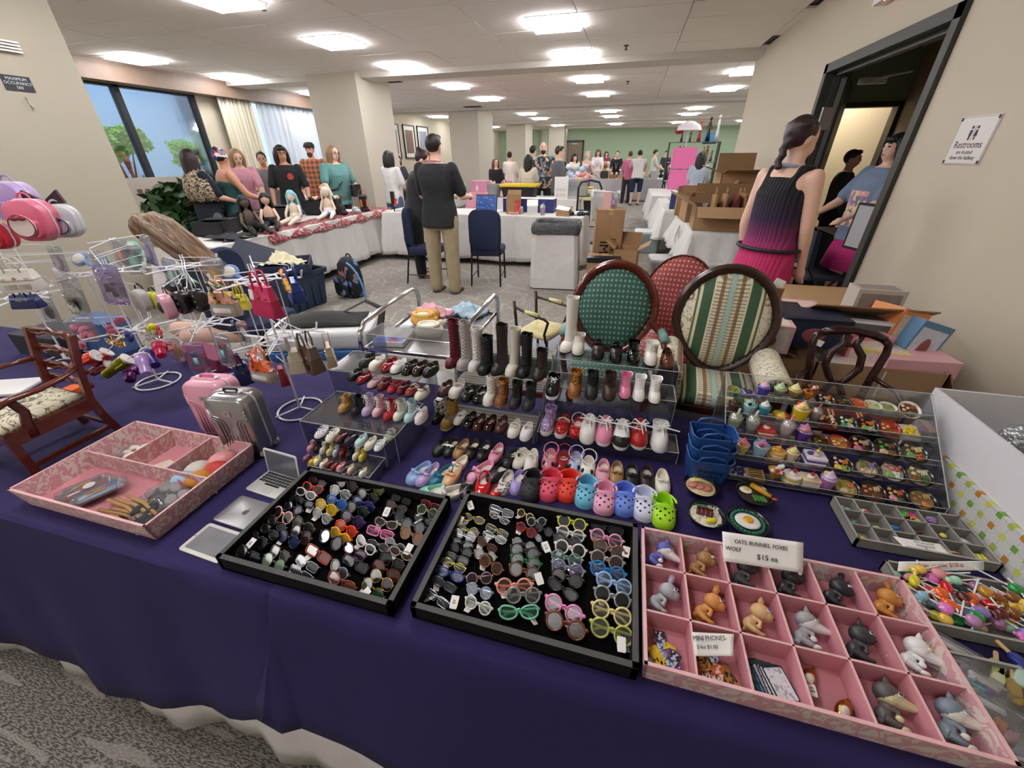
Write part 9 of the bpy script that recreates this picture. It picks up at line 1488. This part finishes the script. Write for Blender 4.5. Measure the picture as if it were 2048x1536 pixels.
# ================= PINK AND GREY TRAYS, FIGURES, LOLLIPOPS =================
DM2=damask('#c9969c','#d0c4ba',26);ws=[]
X0,X1,Y0,Y1=.124,.638,.39,.69;cx0,cy0=(X0+X1)/2,(Y0+Y1)/2;wx,wy=(X1-X0)/2,(Y1-Y0)/2
for r in(1,2):ws.append((-wx+.006,-wy+r*2*wy/3,wx-.006,-wy+r*2*wy/3))
for c in range(1,6):ws.append((-wx+c*2*wx/6,-wy+.006,-wx+c*2*wx/6,wy-.006))
divtray('figure_tray','pink tray with eighteen square compartments of animal figures',X0,X1,Y0,Y1,.052,DM2,PINKI,PKE,ws,taper=.004)
def cell(c,r):return(X0+(c+.5)*2*wx/6,Y0+(r+.5)*2*wy/3)
def fig(label,c,r,kind,body,face=None,eye='#4c3c34',tail=None,rz=None,inner=None,dx=0,dy=0):
 x,y=cell(c,r);t=thing('animal_figure',label,'animal figure',(x+dx,y+dy,TZ+.008),rz if rz is not None else-38,rx=0,ry=0);B=mat(body,.45);F=mat(face or body,.45)
 hx_,hy_=.014,.016
 def mk(nm,fn,m_,vox=.0011):g=G();fn(g);o=ob(nm,g,m_,t,True);md=o.modifiers.new('r','REMESH');md.mode='VOXEL';md.voxel_size=vox;md.use_smooth_shade=True;s_=o.modifiers.new('s','SMOOTH');s_.iterations=3;return o
 def bod(g):
  g.ell((-.013,-.013,.016),(.012,.0155,.0135),14,8,rz=-28);g.ell((-.005,-.002,.018),(.008,.009,.009),10,6)
  for s,z in((1,.026),(-1,.008)):
   g.tube([(-.006,-.003,z),(.004,-.011,z+.002*s),(.001,-.018,z)],[.0045,.004,.0042],8);g.ell((.0,-.0195,z),(.0045,.0045,.004))
   g.tube([(-.02,-.02,z),(-.008,-.03,z+.001*s),(-.001,-.032,z)],[.0075,.0055,.004],8);g.ell((.002,-.034,z),(.007,.004,.0042))
  if kind=='bunny':g.ell((-.026,-.022,.016),.005)
  elif kind=='cat':g.tube([(-.022,-.024,.016),(-.032,-.03,.018),(-.036,-.022,.02)],[.0035,.003,.0024],7)
  else:g.tube([(-.022,-.022,.016),(-.033,-.024,.016),(-.036,-.014,.016),(-.036,-.007,.016)],[.005,.007,.008,.003],8)
 mk('body',bod,B)
 def head(g):
  g.ell((hx_-.004,hy_,.02),(.0185,.0165,.0165),16,10)
  if kind=='fox':g.tube([(hx_,hy_-.004,.02),(hx_+.018,hy_-.012,.02),(hx_+.03,hy_-.017,.02)],[.013,.008,.004],10);g.ell((hx_+.03,hy_-.0165,.02),.0045)
  else:g.ell((hx_+.008,hy_-.006,.02),(.011,.0095,.0115),10,8)
 mk('head',head,F if face and kind=='fox' else B)
 if face and kind=='fox':g=G();g.ell((hx_-.006,hy_+.003,.0215),(.0185,.0158,.0168),16,10);ob('cap_marking',g,B,t,True)
 if kind=='bunny':
  for s in(-1,1):
   g=G();g.ell((0,0,.0),(.0065,.0175,.003),12,8);o=ob('ear',g,B,t,True);o.location=(hx_+.003,hy_+.028,.02+s*.008);o.rotation_euler=(rad(-8*s),rad(10*s),rad(-18 if s>0 else 6));g=G();g.ell((0,0,.0018),(.0042,.0135,.002),10,6);ob('inner_ear',g,mat(inner or body,.5),o,True)
 else:
  for s in(-1,1):g=G();g.lathe([(.0062,0),(.0045,.007),(.0008,.014)],10,cap=True,sy=.6);o=ob('ear',g,B,t,True);o.location=(hx_-.002,hy_+.012,.02+s*.009);o.rotation_euler=(rad(-80+s*12),rad(0),rad(-10))
 g=G();ex,ey,ez=(hx_+.009,hy_-.001,.034)if kind!='fox' else(hx_+.007,hy_-.003,.0345);g.ell((0,0,0),(.0045,.0034,.0016),10,6,rz=20);o=ob('eye',g,mat('#e8e8e8' if eye!='#101010' else '#f0f0f0',.15),t,True);o.location=(ex,ey,ez-.0006);g=G();g.ell((0,0,.0006),(.0033,.0028,.0015),10,6);ob('iris',g,mat(eye,.1),o,True)
 g=G();g.ell((hx_+(.034 if kind=='fox' else .019),hy_-(.0175 if kind=='fox' else .008),.02),.0018,8,6);ob('nose',g,mat('#2c2024' if kind!='fox' else '#d8ccc8',.4),t,True)
 if face and kind=='fox':g=G();g.ell((.001,-.02,.028),(.0055,.005,.0045));g.ell((.0,-.034,.027),(.008,.0048,.0045));ob('paw',g,F,t,True)
for a in((0,2,'fox','#5c5ca8','#dcdad6','#3c3c6c','violet and white fox figure in the back left cell'),(1,2,'cat','#9c7444',None,'#c89c54','tan cat figure with gold eyes in the back row'),(2,2,'cat','#3c3c3f',None,'#5ca8a4','dark grey cat figure with teal eyes under the paper sign'),(3,2,'bunny','#2a2a2c',None,'#e8e8e8','black rabbit figure left of the other black one in the back row'),(4,2,'bunny','#28282b',None,'#6c94b8','black rabbit figure with a blue eye in the back row'),(5,2,'bunny','#c4843c',None,'#6c4424','orange-brown rabbit figure at the back right corner'),
  (0,1,'bunny','#a4a5a9',None,'#2c3c84','light grey rabbit figure with a lilac inner ear in the middle row'),(1,1,'bunny','#c88a48',None,'#5c3424','caramel rabbit figure with brown patches in the middle row'),(2,1,'cat','#d0a878',None,'#3c5cb0','cream-beige cat figure with blue eyes in the middle row'),(3,1,'fox','#9a999b','#d8d6d4','#5c8c84','grey and white fox figure in the middle row'),(4,1,'cat','#38383b',None,'#3c3c3c','dark grey cat figure turned away in the middle row'),(5,1,'fox','#e2e0de','#e6e4e2','#c8bc2c','all-white fox figure with yellow eyes at the right end of the middle row'),
  (4,0,'fox','#55504e','#cfc298','#3c3428','dark brown and cream fox figure in the front row'),(5,0,'fox','#74808a','#dcd8cc','#4c8c9c','blue-grey and cream wolf figure in the front right cell')):
 c,r,k,b,f,e,lb=a;fig(lb,c,r,k,b,f,e,rz=[-8,-4,-6,-2,8,4][(c+r)%6],inner='#b8a0cc' if 'lilac' in lb else None)
def cards(c,r,n,w,h,cols,lab,name='toy_phone',rz0=0,sp=.022,grp=None):
 x,y=cell(c,r)
 for i in range(n):
  cc=cols[i%len(cols)];t=thing(name,lab%cc[1],'toy card',(x+RU(-sp,sp),y+RU(-sp,sp)*.9,TZ+.0065+.0013*i),rz0+RU(-40,40),grp);g=G();g.slab(rr(w,h,.0022,3),0,.0012);ob('card',g,mat(cc[0],.3),t)
  nt=NT(.3,'printed card');g=G();g.slab(rr(w*.84,h*.88,.0012,2),.0012,.0015);ob('print',g,cc[2],t)
def prt(a,b,c,s=260):nt=NT(.3,'print');return nt.done(nt.ramp(nt.voro(nt.map(),s,'F1','Color'),[(0,a),(.4,b),(.7,c)],True))
P1=(('#2c2c34','dark printed',prt('#2c2c3c','#c8ccd8','#4c5c9c')),('#c8a82c','yellow and black',prt('#e0b82c','#e0b82c','#1c1c1c')),('#d8dce4','pale blue printed',prt('#b8c8e0','#e8ecf4','#7c8cb8')),('#3c4c8c','blue and red printed',prt('#3c4c8c','#c83c4c','#e0e0e8')),('#7c7c94','lilac grey printed',prt('#8c8ca8','#c8c4d8','#4c4c5c')))
cards(0,0,12,.019,.036,P1,'%s flat toy phone in the front left cell',grp='flat toy phones in the front left cell')
P2=(('#3c4454','blue white printed',prt('#a8b8d8','#d8dce8','#3c4c6c')),('#c8a06c','tan red leaf',prt('#d0ac74','#c8a06c','#a83c24')),('#d8642c','orange backed',prt('#d8642c','#e8dcd0','#3c2c2c')),('#a87c3c','brown dotted',prt('#b88c44','#3c2c1c','#b88c44')))
cards(1,0,12,.019,.036,P2,'%s flat toy phone in the second front cell',grp='flat toy phones in the second front cell')
P3=(('#1c3c3c','green forest',prt('#1c5c54','#3c8c7c','#16302c')),('#2c4c5c','blue water',prt('#2c6c9c','#5c9cbc','#2c4c6c')),('#3c3c44','black and white',prt('#e0e0e4','#c8c8cc','#3c3c44')),('#1c2c3c','white ledger',prt('#dcdce0','#e4e4e8','#a8acb4')))
x,y=cell(2,0)
for i in range(8):
 cc=P3[min(3,i//2)];t=thing('toy_tablet_card','%s toy tablet card fanned in the third front cell'%cc[1],'toy card',(x-.018+.005*i,y+.004-.0012*i,TZ+.007+.0015*i),14+RU(-3,3),'toy tablet cards in the third front cell');g=G();g.slab(rr(.036,.056,.003,3),0,.0012);ob('card',g,mat(cc[0],.3),t);g=G();g.slab(rr(.032,.05,.002,2),.0012,.0015);ob('print',g,cc[2],t)
x,y=cell(3,0)
for i,(dx,dy,lb)in enumerate(((-.018,.02,'gold metallic egg-shaped charm with a $9 tag in the front row'),(.02,-.018,'gold metallic charm at the lower right of the same cell as the tagged one'))):
 t=thing('gold_charm',lb,'charm',(x+dx,y+dy,TZ+.016),-40);g=G();g.ell((0,0,0),(.011,.02,.01),14,10);g.ell((0,.019,0),(.004,.006,.004));ob('charm_body',g,mat('#b87c2c',.12,.9),t,True);g=G();g.ell((.001,-.004,.0045),(.008,.011,.007),12,8);ob('clear_belly',g,mat('#e0d8c8',.1),t,True)
 if i==0:g=G();g.slab(rr(.012,.02,.002,2),0,.001);q=ob('price_tag',g,PAPER,t);q.location=(.012,-.018,.004);q.rotation_euler=(0,0,rad(35));text('lettering','$9',.009,INK,q,(0,0,.0012),(0,0,90),ext=.0001)
def sign(name,label,pts,lines,m=PAPER):
 a,b,c,d=[V(p)for p in pts]
 o_=(a+b)/2;ex=(b-a).normalized();n_=ex.cross((d-a)).normalized();ey=n_.cross(ex);M_=Mx((ex,ey,n_)).transposed().to_4x4();M_.translation=o_;t=thing(name,label,'sign');t.matrix_world=M_;iv=M_.inverted();g=G()
 def f(u,v):p=iv@(a.lerp(b,u).lerp(d.lerp(c,u),v));return(p.x,p.y,p.z-.0015*sin(u*PI))
 g.grid(f,10,6);o=ob('paper',g,m,t,True);o.modifiers.new('s','SOLIDIFY').thickness=.0006
 for s_,x,y,sz,cm,sx in lines:text('lettering',s_,sz,cm,t,(x,y,.0012),(0,0,0),ext=.0003,sx=sx,shear=.1)
 return t
zt=TZ+.052
a,b=U(1447,1122,z=zt+.004),U(1606,1146,z=zt+.004);dirn=(b-a).normalized();up=V((0,.05,.034))
sign('price_sign','folded white paper sign reading CATS, BUNNIES, FOXES WOLF $15 ea',(a,b,b+up+dirn*.006,a+up-dirn*.002),(('CATS, BUNNIES, FOXES',0.0,.043,.0115,INK,.88),('WOLF',-.056,.027,.0115,INK,1.),('$15 ea',.01,.018,.015,INK,1.)))
a,b=U(1390,1312,z=zt-.002),U(1466,1312,z=zt+.004);c_,d_=U(1468,1268,z=zt+.008),U(1384,1264,z=zt+.012)
sign('price_sign','curled white paper sign reading MINI PHONES 2 for $1.00',(a,b,c_,d_),(('MINI PHONES-',0.,(d_-a).length*.72,.0105,INK,.85),('2 for $1.00',-.008,(d_-a).length*.36,.008,INK,1.)))
FEL=mat('#87847e',.95,bump=(300,.3,.001));FELI=mat('#7c7973',.95,bump=(300,.3,.001))
def gtray(label,x0,x1,y0,y1,h,cols,rows):
 w,d=(x1-x0)/2,(y1-y0)/2;W_=[(-w+.004,-d+r*2*d/rows,w-.004,-d+r*2*d/rows)for r in range(1,rows)]+[(-w+c*2*w/cols,-d+.004,-w+c*2*w/cols,d-.004)for c in range(1,cols)];return divtray('felt_tray',label,x0,x1,y0,y1,h,FEL,FELI,mat('#9c9993',.95),W_,th=.005)
GX0,GX1,GY0,GY1=.612,.885,.80,.94
gtray('grey felt tray with eighteen compartments of tiny trinkets below the food display',GX0,GX1,GY0,GY1,.03,6,3);gtray('grey felt tray heaped with doll lollipops',.642,.889,.612,.75,.032,1,1);gtray('grey felt tray of bagged popsicle charms at the lower right corner',.645,.889,.41,.565,.03,1,1)
def gc(c,r):return(GX0+(c+.5)*(GX1-GX0)/6,GY0+(r+.5)*(GY1-GY0)/3)
def trinket(c,r,label,parts,name='trinket'):
 x,y=gc(c,r);t=thing(name,label,'trinket',(x,y,TZ+.006));
 for nm,fn,cl in parts:g=G();fn(g);ob(nm,g,mat(cl,.4),t,True)
pail=lambda g:g.lathe([(0,0),(.007,0),(.0095,.017),(.0102,.018),(.008,.016)],14);ball=lambda g:[g.ell((RU(-.008,.008),RU(-.008,.008),.006),.006,8,6)for _ in range(4)]
for a in((0,2,'pale aqua beads in the back left felt cell',(('bead',ball,'#9cc0b4'),)),(1,2,'pink frosted cookie charm in the back row of the felt tray',(('cookie',lambda g:g.ell((0,0,.006),(.013,.01,.006)),'#e8dcd0'),('frosting',lambda g:g.ell((.003,-.003,.01),(.008,.006,.004)),'#c8485c'))),
 (4,2,'lilac pail charm in the felt tray',(('pail',pail,'#a88cc8'),('handle',lambda g:g.tube(arc((0,0,.017),.009,0,180,8),.001,5),'#c8b0d8'))),(0,1,'green speckled gem charms in the felt tray',(('gem',ball,'#5c8c7c'),)),(1,1,'pale yellow egg charm in the felt tray',(('egg',lambda g:g.ell((.004,-.005,.006),(.009,.007,.006)),'#e0d494'),('dark_bead',lambda g:g.ell((-.009,.006,.005),.005),'#4c3c2c'))),
 (2,1,'blue cylinder and yellow marker charms in the felt tray',(('blue_can',lambda g:g.tube([(-.008,.008,.008),(.008,.003,.008)],.006,10),'#2c7cb4'),('yellow_marker',lambda g:g.tube([(-.009,-.008,.005),(.003,-.011,.005)],.0042,8),'#dca82c'),('pink_tip',lambda g:g.tube([(.003,-.011,.005),(.013,-.014,.004)],[.004,.002],8),'#e0b4b4'))),(3,1,'brown chocolate and pink cup charms in the felt tray',(('chocolate',lambda g:g.ell((0,.003,.008),(.009,.008,.007)),'#4c2c20'),('pink_cup',lambda g:(g.ell((-.008,-.012,.005),.005),g.ell((.006,-.013,.005),.005)),'#d88c9c'))),
 (4,1,'yellow and brown layered sweet charm in the felt tray',(('top_bun',lambda g:g.ell((0,0,.016),(.007,.007,.004)),'#e0cc5c'),('brown_filling',lambda g:g.tube([(0,0,.004),(0,0,.014)],.006,10),'#6c3c20'),('lower_bun',lambda g:g.ell((0,-.008,.004),(.007,.006,.004)),'#e0c46c'))),(5,1,'white paper cup charm lying in the felt tray',(('cup',lambda g:g.tube([(-.008,.004,.006),(.01,-.003,.006)],[.007,.005],12),'#e0deda'),)),(0,0,'fried snack charm with greens in the front left felt cell',(('snack',lambda g:(g.box((.003,-.002,.006),(.016,.012,.008),rz=20),g.ell((-.004,.006,.006),.006)),'#d8b464'),('greens',lambda g:g.ell((-.008,.004,.01),(.006,.005,.004)),'#5c8c4c'))),
 (3,0,'dark red beads in the front row of the felt tray',(('bead',ball,'#7c1c20'),)),(4,0,'chocolate bun charm in the front row of the felt tray',(('bun',lambda g:g.ell((0,-.002,.007),(.009,.008,.007)),'#6c3418'),('cream_line',lambda g:g.tube([(-.008,.002,.012),(0,0,.0145),(.008,.002,.012)],.0012,5),'#e0c484'))),(5,0,'yellow candy bar charms in the front right felt cell',(('candy_bar',lambda g:[g.box((-.012+.0075*i,0,.007+.001*i),(.0065,.022,.006))for i in range(4)],'#e0d864'),('white_bar',lambda g:g.box((.004,-.014,.006),(.03,.006,.006)),'#e4e0c8')))):trinket(*a)
for(dx,dy,c,lb)in((-.008,.006,'#5cc43c','lime green pail charm in the fourth back felt cell'),(.008,.004,'#e03c8c','hot pink pail charm in the fourth back felt cell'),(.008,-.012,'#e0e04c','yellow pail charm lying in the fourth back felt cell')):x,y=gc(3,2);t=thing('pail_charm',lb,'trinket',(x+dx,y+dy,TZ+.0065));g=G();pail(g);ob('pail',g,mat(c,.35),t,True)
zf=TZ+.031
sign('price_card','white price card with faint handwriting lying across the trinket tray',(U(1808,1094,z=zf),U(1905,1111,z=zf),U(1880,1088,z=zf+.004),U(1786,1072,z=zf+.004)),(('Mini foods each 50c',0,.019,.006,mat('#8c8c90',.6),.8),('tiny items 3 for $1',0,.011,.006,mat('#8c8c90',.6),.8)))
sign('price_card','white strip reading lollipops - popsicles $1.50 ea',(U(1795,1143,z=zf+.004),U(1968,1141,z=zf+.004),U(1968,1122,z=zf+.016),U(1798,1123,z=zf+.016)),(('lollipops - popsicles  $1.50 ea',0,.011,.0115,mat('#b0705c',.6),.75),))
LC=[('#d8cc1c','yellow'),('#c8181c','red'),('#e0601c','orange'),('#9cd0b0','mint'),('#8c78c4','violet'),('#e0c04c','butter yellow'),('#d88c94','rose pink'),('#e078c4','bubblegum pink'),('#1c8c3c','green'),('#8cb8cc','pale blue'),('#b07ca8','mauve'),('#b88414','amber'),('#3c1414','dark cherry'),('#c04858','berry red'),('#5c1c1c','cola'),('#2c5c7c','blue'),('#d8b4b8','blush'),('#7c4c14','caramel')]
rl=random.Random(21);used={}
for i in range(76):
 col_,nm=LC[(i*7+(0 if i<30 else 3))%len(LC)]if i>=36 else LC[i%11];fx=rl.uniform(.02,.48)if i<36 else rl.uniform(.4,.97);x=.642+.247*fx;y=.62+.125*rl.uniform(.08,.92);z=TZ+.014+.0125*(i%3)
 x=min(max(x,.66),.872);y=min(max(y,.628),.738);fo=rl.choice(('round','bear','drop'));pl='left' if fx<.45 else 'right';ly=('at the bottom','in the middle','on top')[i%3]
 t=thing('lollipop','%s %s lollipop %s of the heap, %s half of the grey tray'%(nm,{'round':'round','bear':'bear-shaped','drop':'oval'}[fo],ly,pl),'lollipop',(x,y,z),rl.uniform(0,360),'doll lollipops');g=G();r=.0125
 if fo=='round':g.ell((0,0,0),(r,r,r*.75),14,10)
 elif fo=='bear':g.ell((0,0,0),(r*.8,r*.9,r*.7),12,8);g.ell((0,r*1.1,0),(r*.65,r*.6,r*.55),10,8);g.ell((r*.45,r*1.6,0),r*.28);g.ell((-r*.45,r*1.6,0),r*.28)
 else:g.ell((0,0,0),(r*.75,r*1.3,r*.7),14,10)
 ob('candy',g,mat(col_,.12,coat=.5),t,True);L_=.05+.012*(i%2);e=V((0,-L_,.004*(i%3-1)));
 a=t.rotation_euler.z;q=Mx.Rotation(a,4,'Z')@e
 if not(.65<x+q.x<.882 and .62<y+q.y<.745):t.rotation_euler.z=math.atan2(.76-x,0)+PI/2+math.atan2((.683-y)*3,(.765-x));
 g=G();g.tube([(0,-r*.5,0),tuple(e)],.0016,6);ob('stick',g,mat('#eceae4',.5),t)
for i,(px_,py_,c,rz,lb)in enumerate(((1990,1345,'#a8b068','-30','pale green popsicle charm beside the zip bags'),(1985,1370,'#b4b894','-45','sage green popsicle charm'),(2020,1390,'#8c7434','-30','olive brown popsicle charm'),(2035,1360,'#a8c0b4','-40','frosted green popsicle charm'),(2040,1345,'#1c2c7c','20','dark blue popsicle charm at the right edge'))):
 p=U(px_,py_,z=TZ+.012);t=thing('popsicle',lb,'popsicle',(min(p.x,.86),p.y,TZ+.012+.003*i),float(rz));g=G();g.slab(rr(.018,.05,.008,5),0,.009,.003);ob('ice_body',g,mat(c,.25),t,40);g=G();g.slab(rr(.006,.024,.003,3,0,.034),.003,.006);ob('stick',g,mat('#c8a874',.6),t)
def cbag(label,px_,py_,rz,cols):p=U(px_,py_,z=TZ+.014);bag(label,(p.x,p.y,TZ+.016),rz,.1,.085,tuple(('charm_%s'%n,(lambda q:(lambda g:[g.ell((RU(-.03,.03),RU(-.028,.02),.006),(.014,.006,.005),8,5,rz=RU(0,180))for _ in range(q)]))(3),mat(c,.4))for n,c in cols)+(('paper_label',lambda g:g.slab(rr(.036,.012,.004,3,0,.02),.009,.0098),PAPER),),rx=4)
cbag('zip bag of purple and teal charms with a white label in the lowest grey tray',1955,1385,-35,(('purple','#7c5ca8'),('teal','#4ca4b4'),('white','#d8d8dc')));cbag('zip bag of orange and blue charms at the front of the lowest grey tray',1975,1440,-25,(('orange','#d87c2c'),('blue','#6cb8c8'),('pink','#d8949c')));cbag('zip bag of pale pink charms at the back left of the lowest grey tray',1900,1320,-30,(('rose','#c86a84'),('grey','#c4c4c8')))
PLQ=NT(.5,'square print');vx=PLQ.map((1,1,1));x_,y_,z_=PLQ.xyz(vx);K=30.;fu=PLQ.m('ABSOLUTE',PLQ.m('SUBTRACT',rep(PLQ,y_,K),.5));fv=PLQ.m('ABSOLUTE',PLQ.m('SUBTRACT',rep(PLQ,z_,K),.5));sq=PLQ.m('LESS_THAN',PLQ.m('MAXIMUM',fu,fv),.22);cr=PLQ.m('LESS_THAN',PLQ.m('MINIMUM',fu,fv),.035);idx=PLQ.m('FRACT',PLQ.m('MULTIPLY',PLQ.m('ADD',PLQ.m('FLOOR',PLQ.m('MULTIPLY',y_,K)),PLQ.m('MULTIPLY',PLQ.m('FLOOR',PLQ.m('MULTIPLY',z_,K)),2.)),.25));cc=PLQ.ramp(idx,[(0,'#6c9c44'),(.2,'#c4c45c'),(.45,'#b87c34'),(.7,'#a8b454')],True)
PLM=PLQ.done(PLQ.mix(sq,PLQ.mix(PLQ.m('MULTIPLY',cr,.35),'#c9cbc8','#8c948c'),cc))
g=G();g.bb(.895,.62,TZ,1.5,1.235,.855);o=tag(ob('printed_box',g,PLM),'box printed with green and orange squares under the white box','box')
t=thing('white_box','large open white box on the printed box at the right edge','box',(1.22,.93,.856));hw,hd,hh=.315,.31,.125;wb=mat('#d9d8dc',.6);tk=.006
g=G();g.bb(-hw,-hd,0,hw,hd,tk);ob('box_floor',g,wb,t)
for nm,b in(('left_wall',(-hw,-hd,tk,-hw+tk,hd,hh)),('right_wall',(hw-tk,-hd,tk,hw,hd,hh)),('back_wall',(-hw+tk,hd-tk,tk,hw-tk,hd,hh)),('front_wall',(-hw+tk,-hd,tk,hw-tk,-hd+tk,hh))):g=G();g.bb(*b);ob(nm,g,wb,t)
t=thing('wrapped_doll_part','beige wrapped doll torso with silver foil inside the white box','doll part',(1.13,1.02,.866));g=G();g.ell((.05,0,.05),(.1,.07,.05),16,10);g.ell((.06,-.11,.045),(.08,.07,.045),14,8);ob('torso',g,mat('#c8b084',.4),t,True);g=G();g.ell((-.07,.09,.05),(.06,.05,.045),9,6);ob('foil_wrap',g,mat('#b4b8bc',.2,.7,bump=(60,1.)),t);g=G();g.ell((.02,-.02,.06),(.16,.15,.055),14,8);ob('clear_wrap',g,clear('#f4f2ec',.35,.08),t,True)
t=thing('restroom_sign','white framed sign pointing to the restrooms on the right wall','sign');p=U(1943,281,x=WR);t.location=(WR-.004,p.y,p.z);t.rotation_euler=(0,0,rad(-90))
g=G();g.box((0,0,0),(.285,.006,.222));ob('sign_board',g,mat('#e4e0dc',.5),t);tx=lambda s_,z,sz,m_=INK,x=0,sx=1.:text('lettering',s_,sz,m_,t,(x,-.0035,z),(90,0,0),ext=.0003,sx=sx)
for sx in(-1,1):
 for sz in(-1,1):g=G();g.box((sx*.133,-.0035,sz*.1),(.016,.001,.016));ob('corner_mark',g,INK,t)
for s in(-1,1):
 g=G();g.box((0,-.0035,s*.106),(.27,.0008,.0012));g.box((s*.137,-.0035,0),(.0012,.0008,.2));ob('border_line',g,INK,t)
 x=s*.02;g=G();g.at(x,-.0035,.06,90);g.slab(circ(.0075,12),0,.0008);g.T=Mx.Identity(4)
 if s<0:g.plate([(x-.009,-.0035,.048),(x+.009,-.0035,.048),(x+.009,-.0035,.022),(x+.006,-.0035,.022),(x+.006,-.0035,.002),(x-.006,-.0035,.002),(x-.006,-.0035,.022),(x-.009,-.0035,.022)],(0,-.0008,0))
 else:g.plate([(x-.006,-.0035,.048),(x+.006,-.0035,.048),(x+.012,-.0035,.02),(x+.004,-.0035,.02),(x+.004,-.0035,.002),(x-.004,-.0035,.002),(x-.004,-.0035,.02),(x-.012,-.0035,.02)],(0,-.0008,0))
 ob('pictogram',g,INK,t)
g=G();g.box((0,-.0035,.033),(.0016,.0008,.07));ob('divider_line',g,INK,t);tx('Restrooms',-.02,.048);tx('are located',-.054,.027);tx('down the hallway',-.08,.027)
t=thing('occupancy_sign','black sign reading MAXIMUM OCCUPANCY 500 on the left pillar','sign');p=U(35,167,x=-5.26);t.location=(-5.256,p.y,p.z);t.rotation_euler=(0,0,rad(90));g=G();g.box((0,0,0),(.2,.006,.11));ob('sign_board',g,mat('#22252c',.5),t);text('lettering','MAXIMUM\nOCCUPANCY\n500',.031,mat('#c8ccd4',.5),t,(0,-.004,.0),(90,0,0),ext=.0003)
t=thing('wall_hook','small metal hook below the occupancy sign','hook');p=U(55,205,x=-5.26);t.location=(-5.25,p.y,p.z);g=G();g.tube([(0,0,.04),(.01,0,0),(.03,0,-.03),(.02,0,-.05),(.01,0,-.03)],.006,6);ob('hook_wire',g,mat('#b8b4aa',.3,.7),t,True)
t=thing('wall_vent','small white wall speaker vent at the upper left edge','vent');p=U(6,92,x=-5.26);t.location=(-5.24,p.y,p.z);
for k in range(4):g=G();g.box((0,0,-.03+.022*k),(.03,.2,.012));ob('louver',g,WH,t)
t=thing('notice_clipboard','white notice in a black frame held at the doorway edge','notice');t.location=(1.9,4.1,1.02);t.rotation_euler=(rad(0),rad(0),rad(-72));g=G();g.box((0,0,0),(.26,.012,.36));ob('frame',g,BK,t);g=G();g.box((0,-.007,0),(.22,.002,.32));ob('paper',g,mat('#a8a8ac',.6),t)
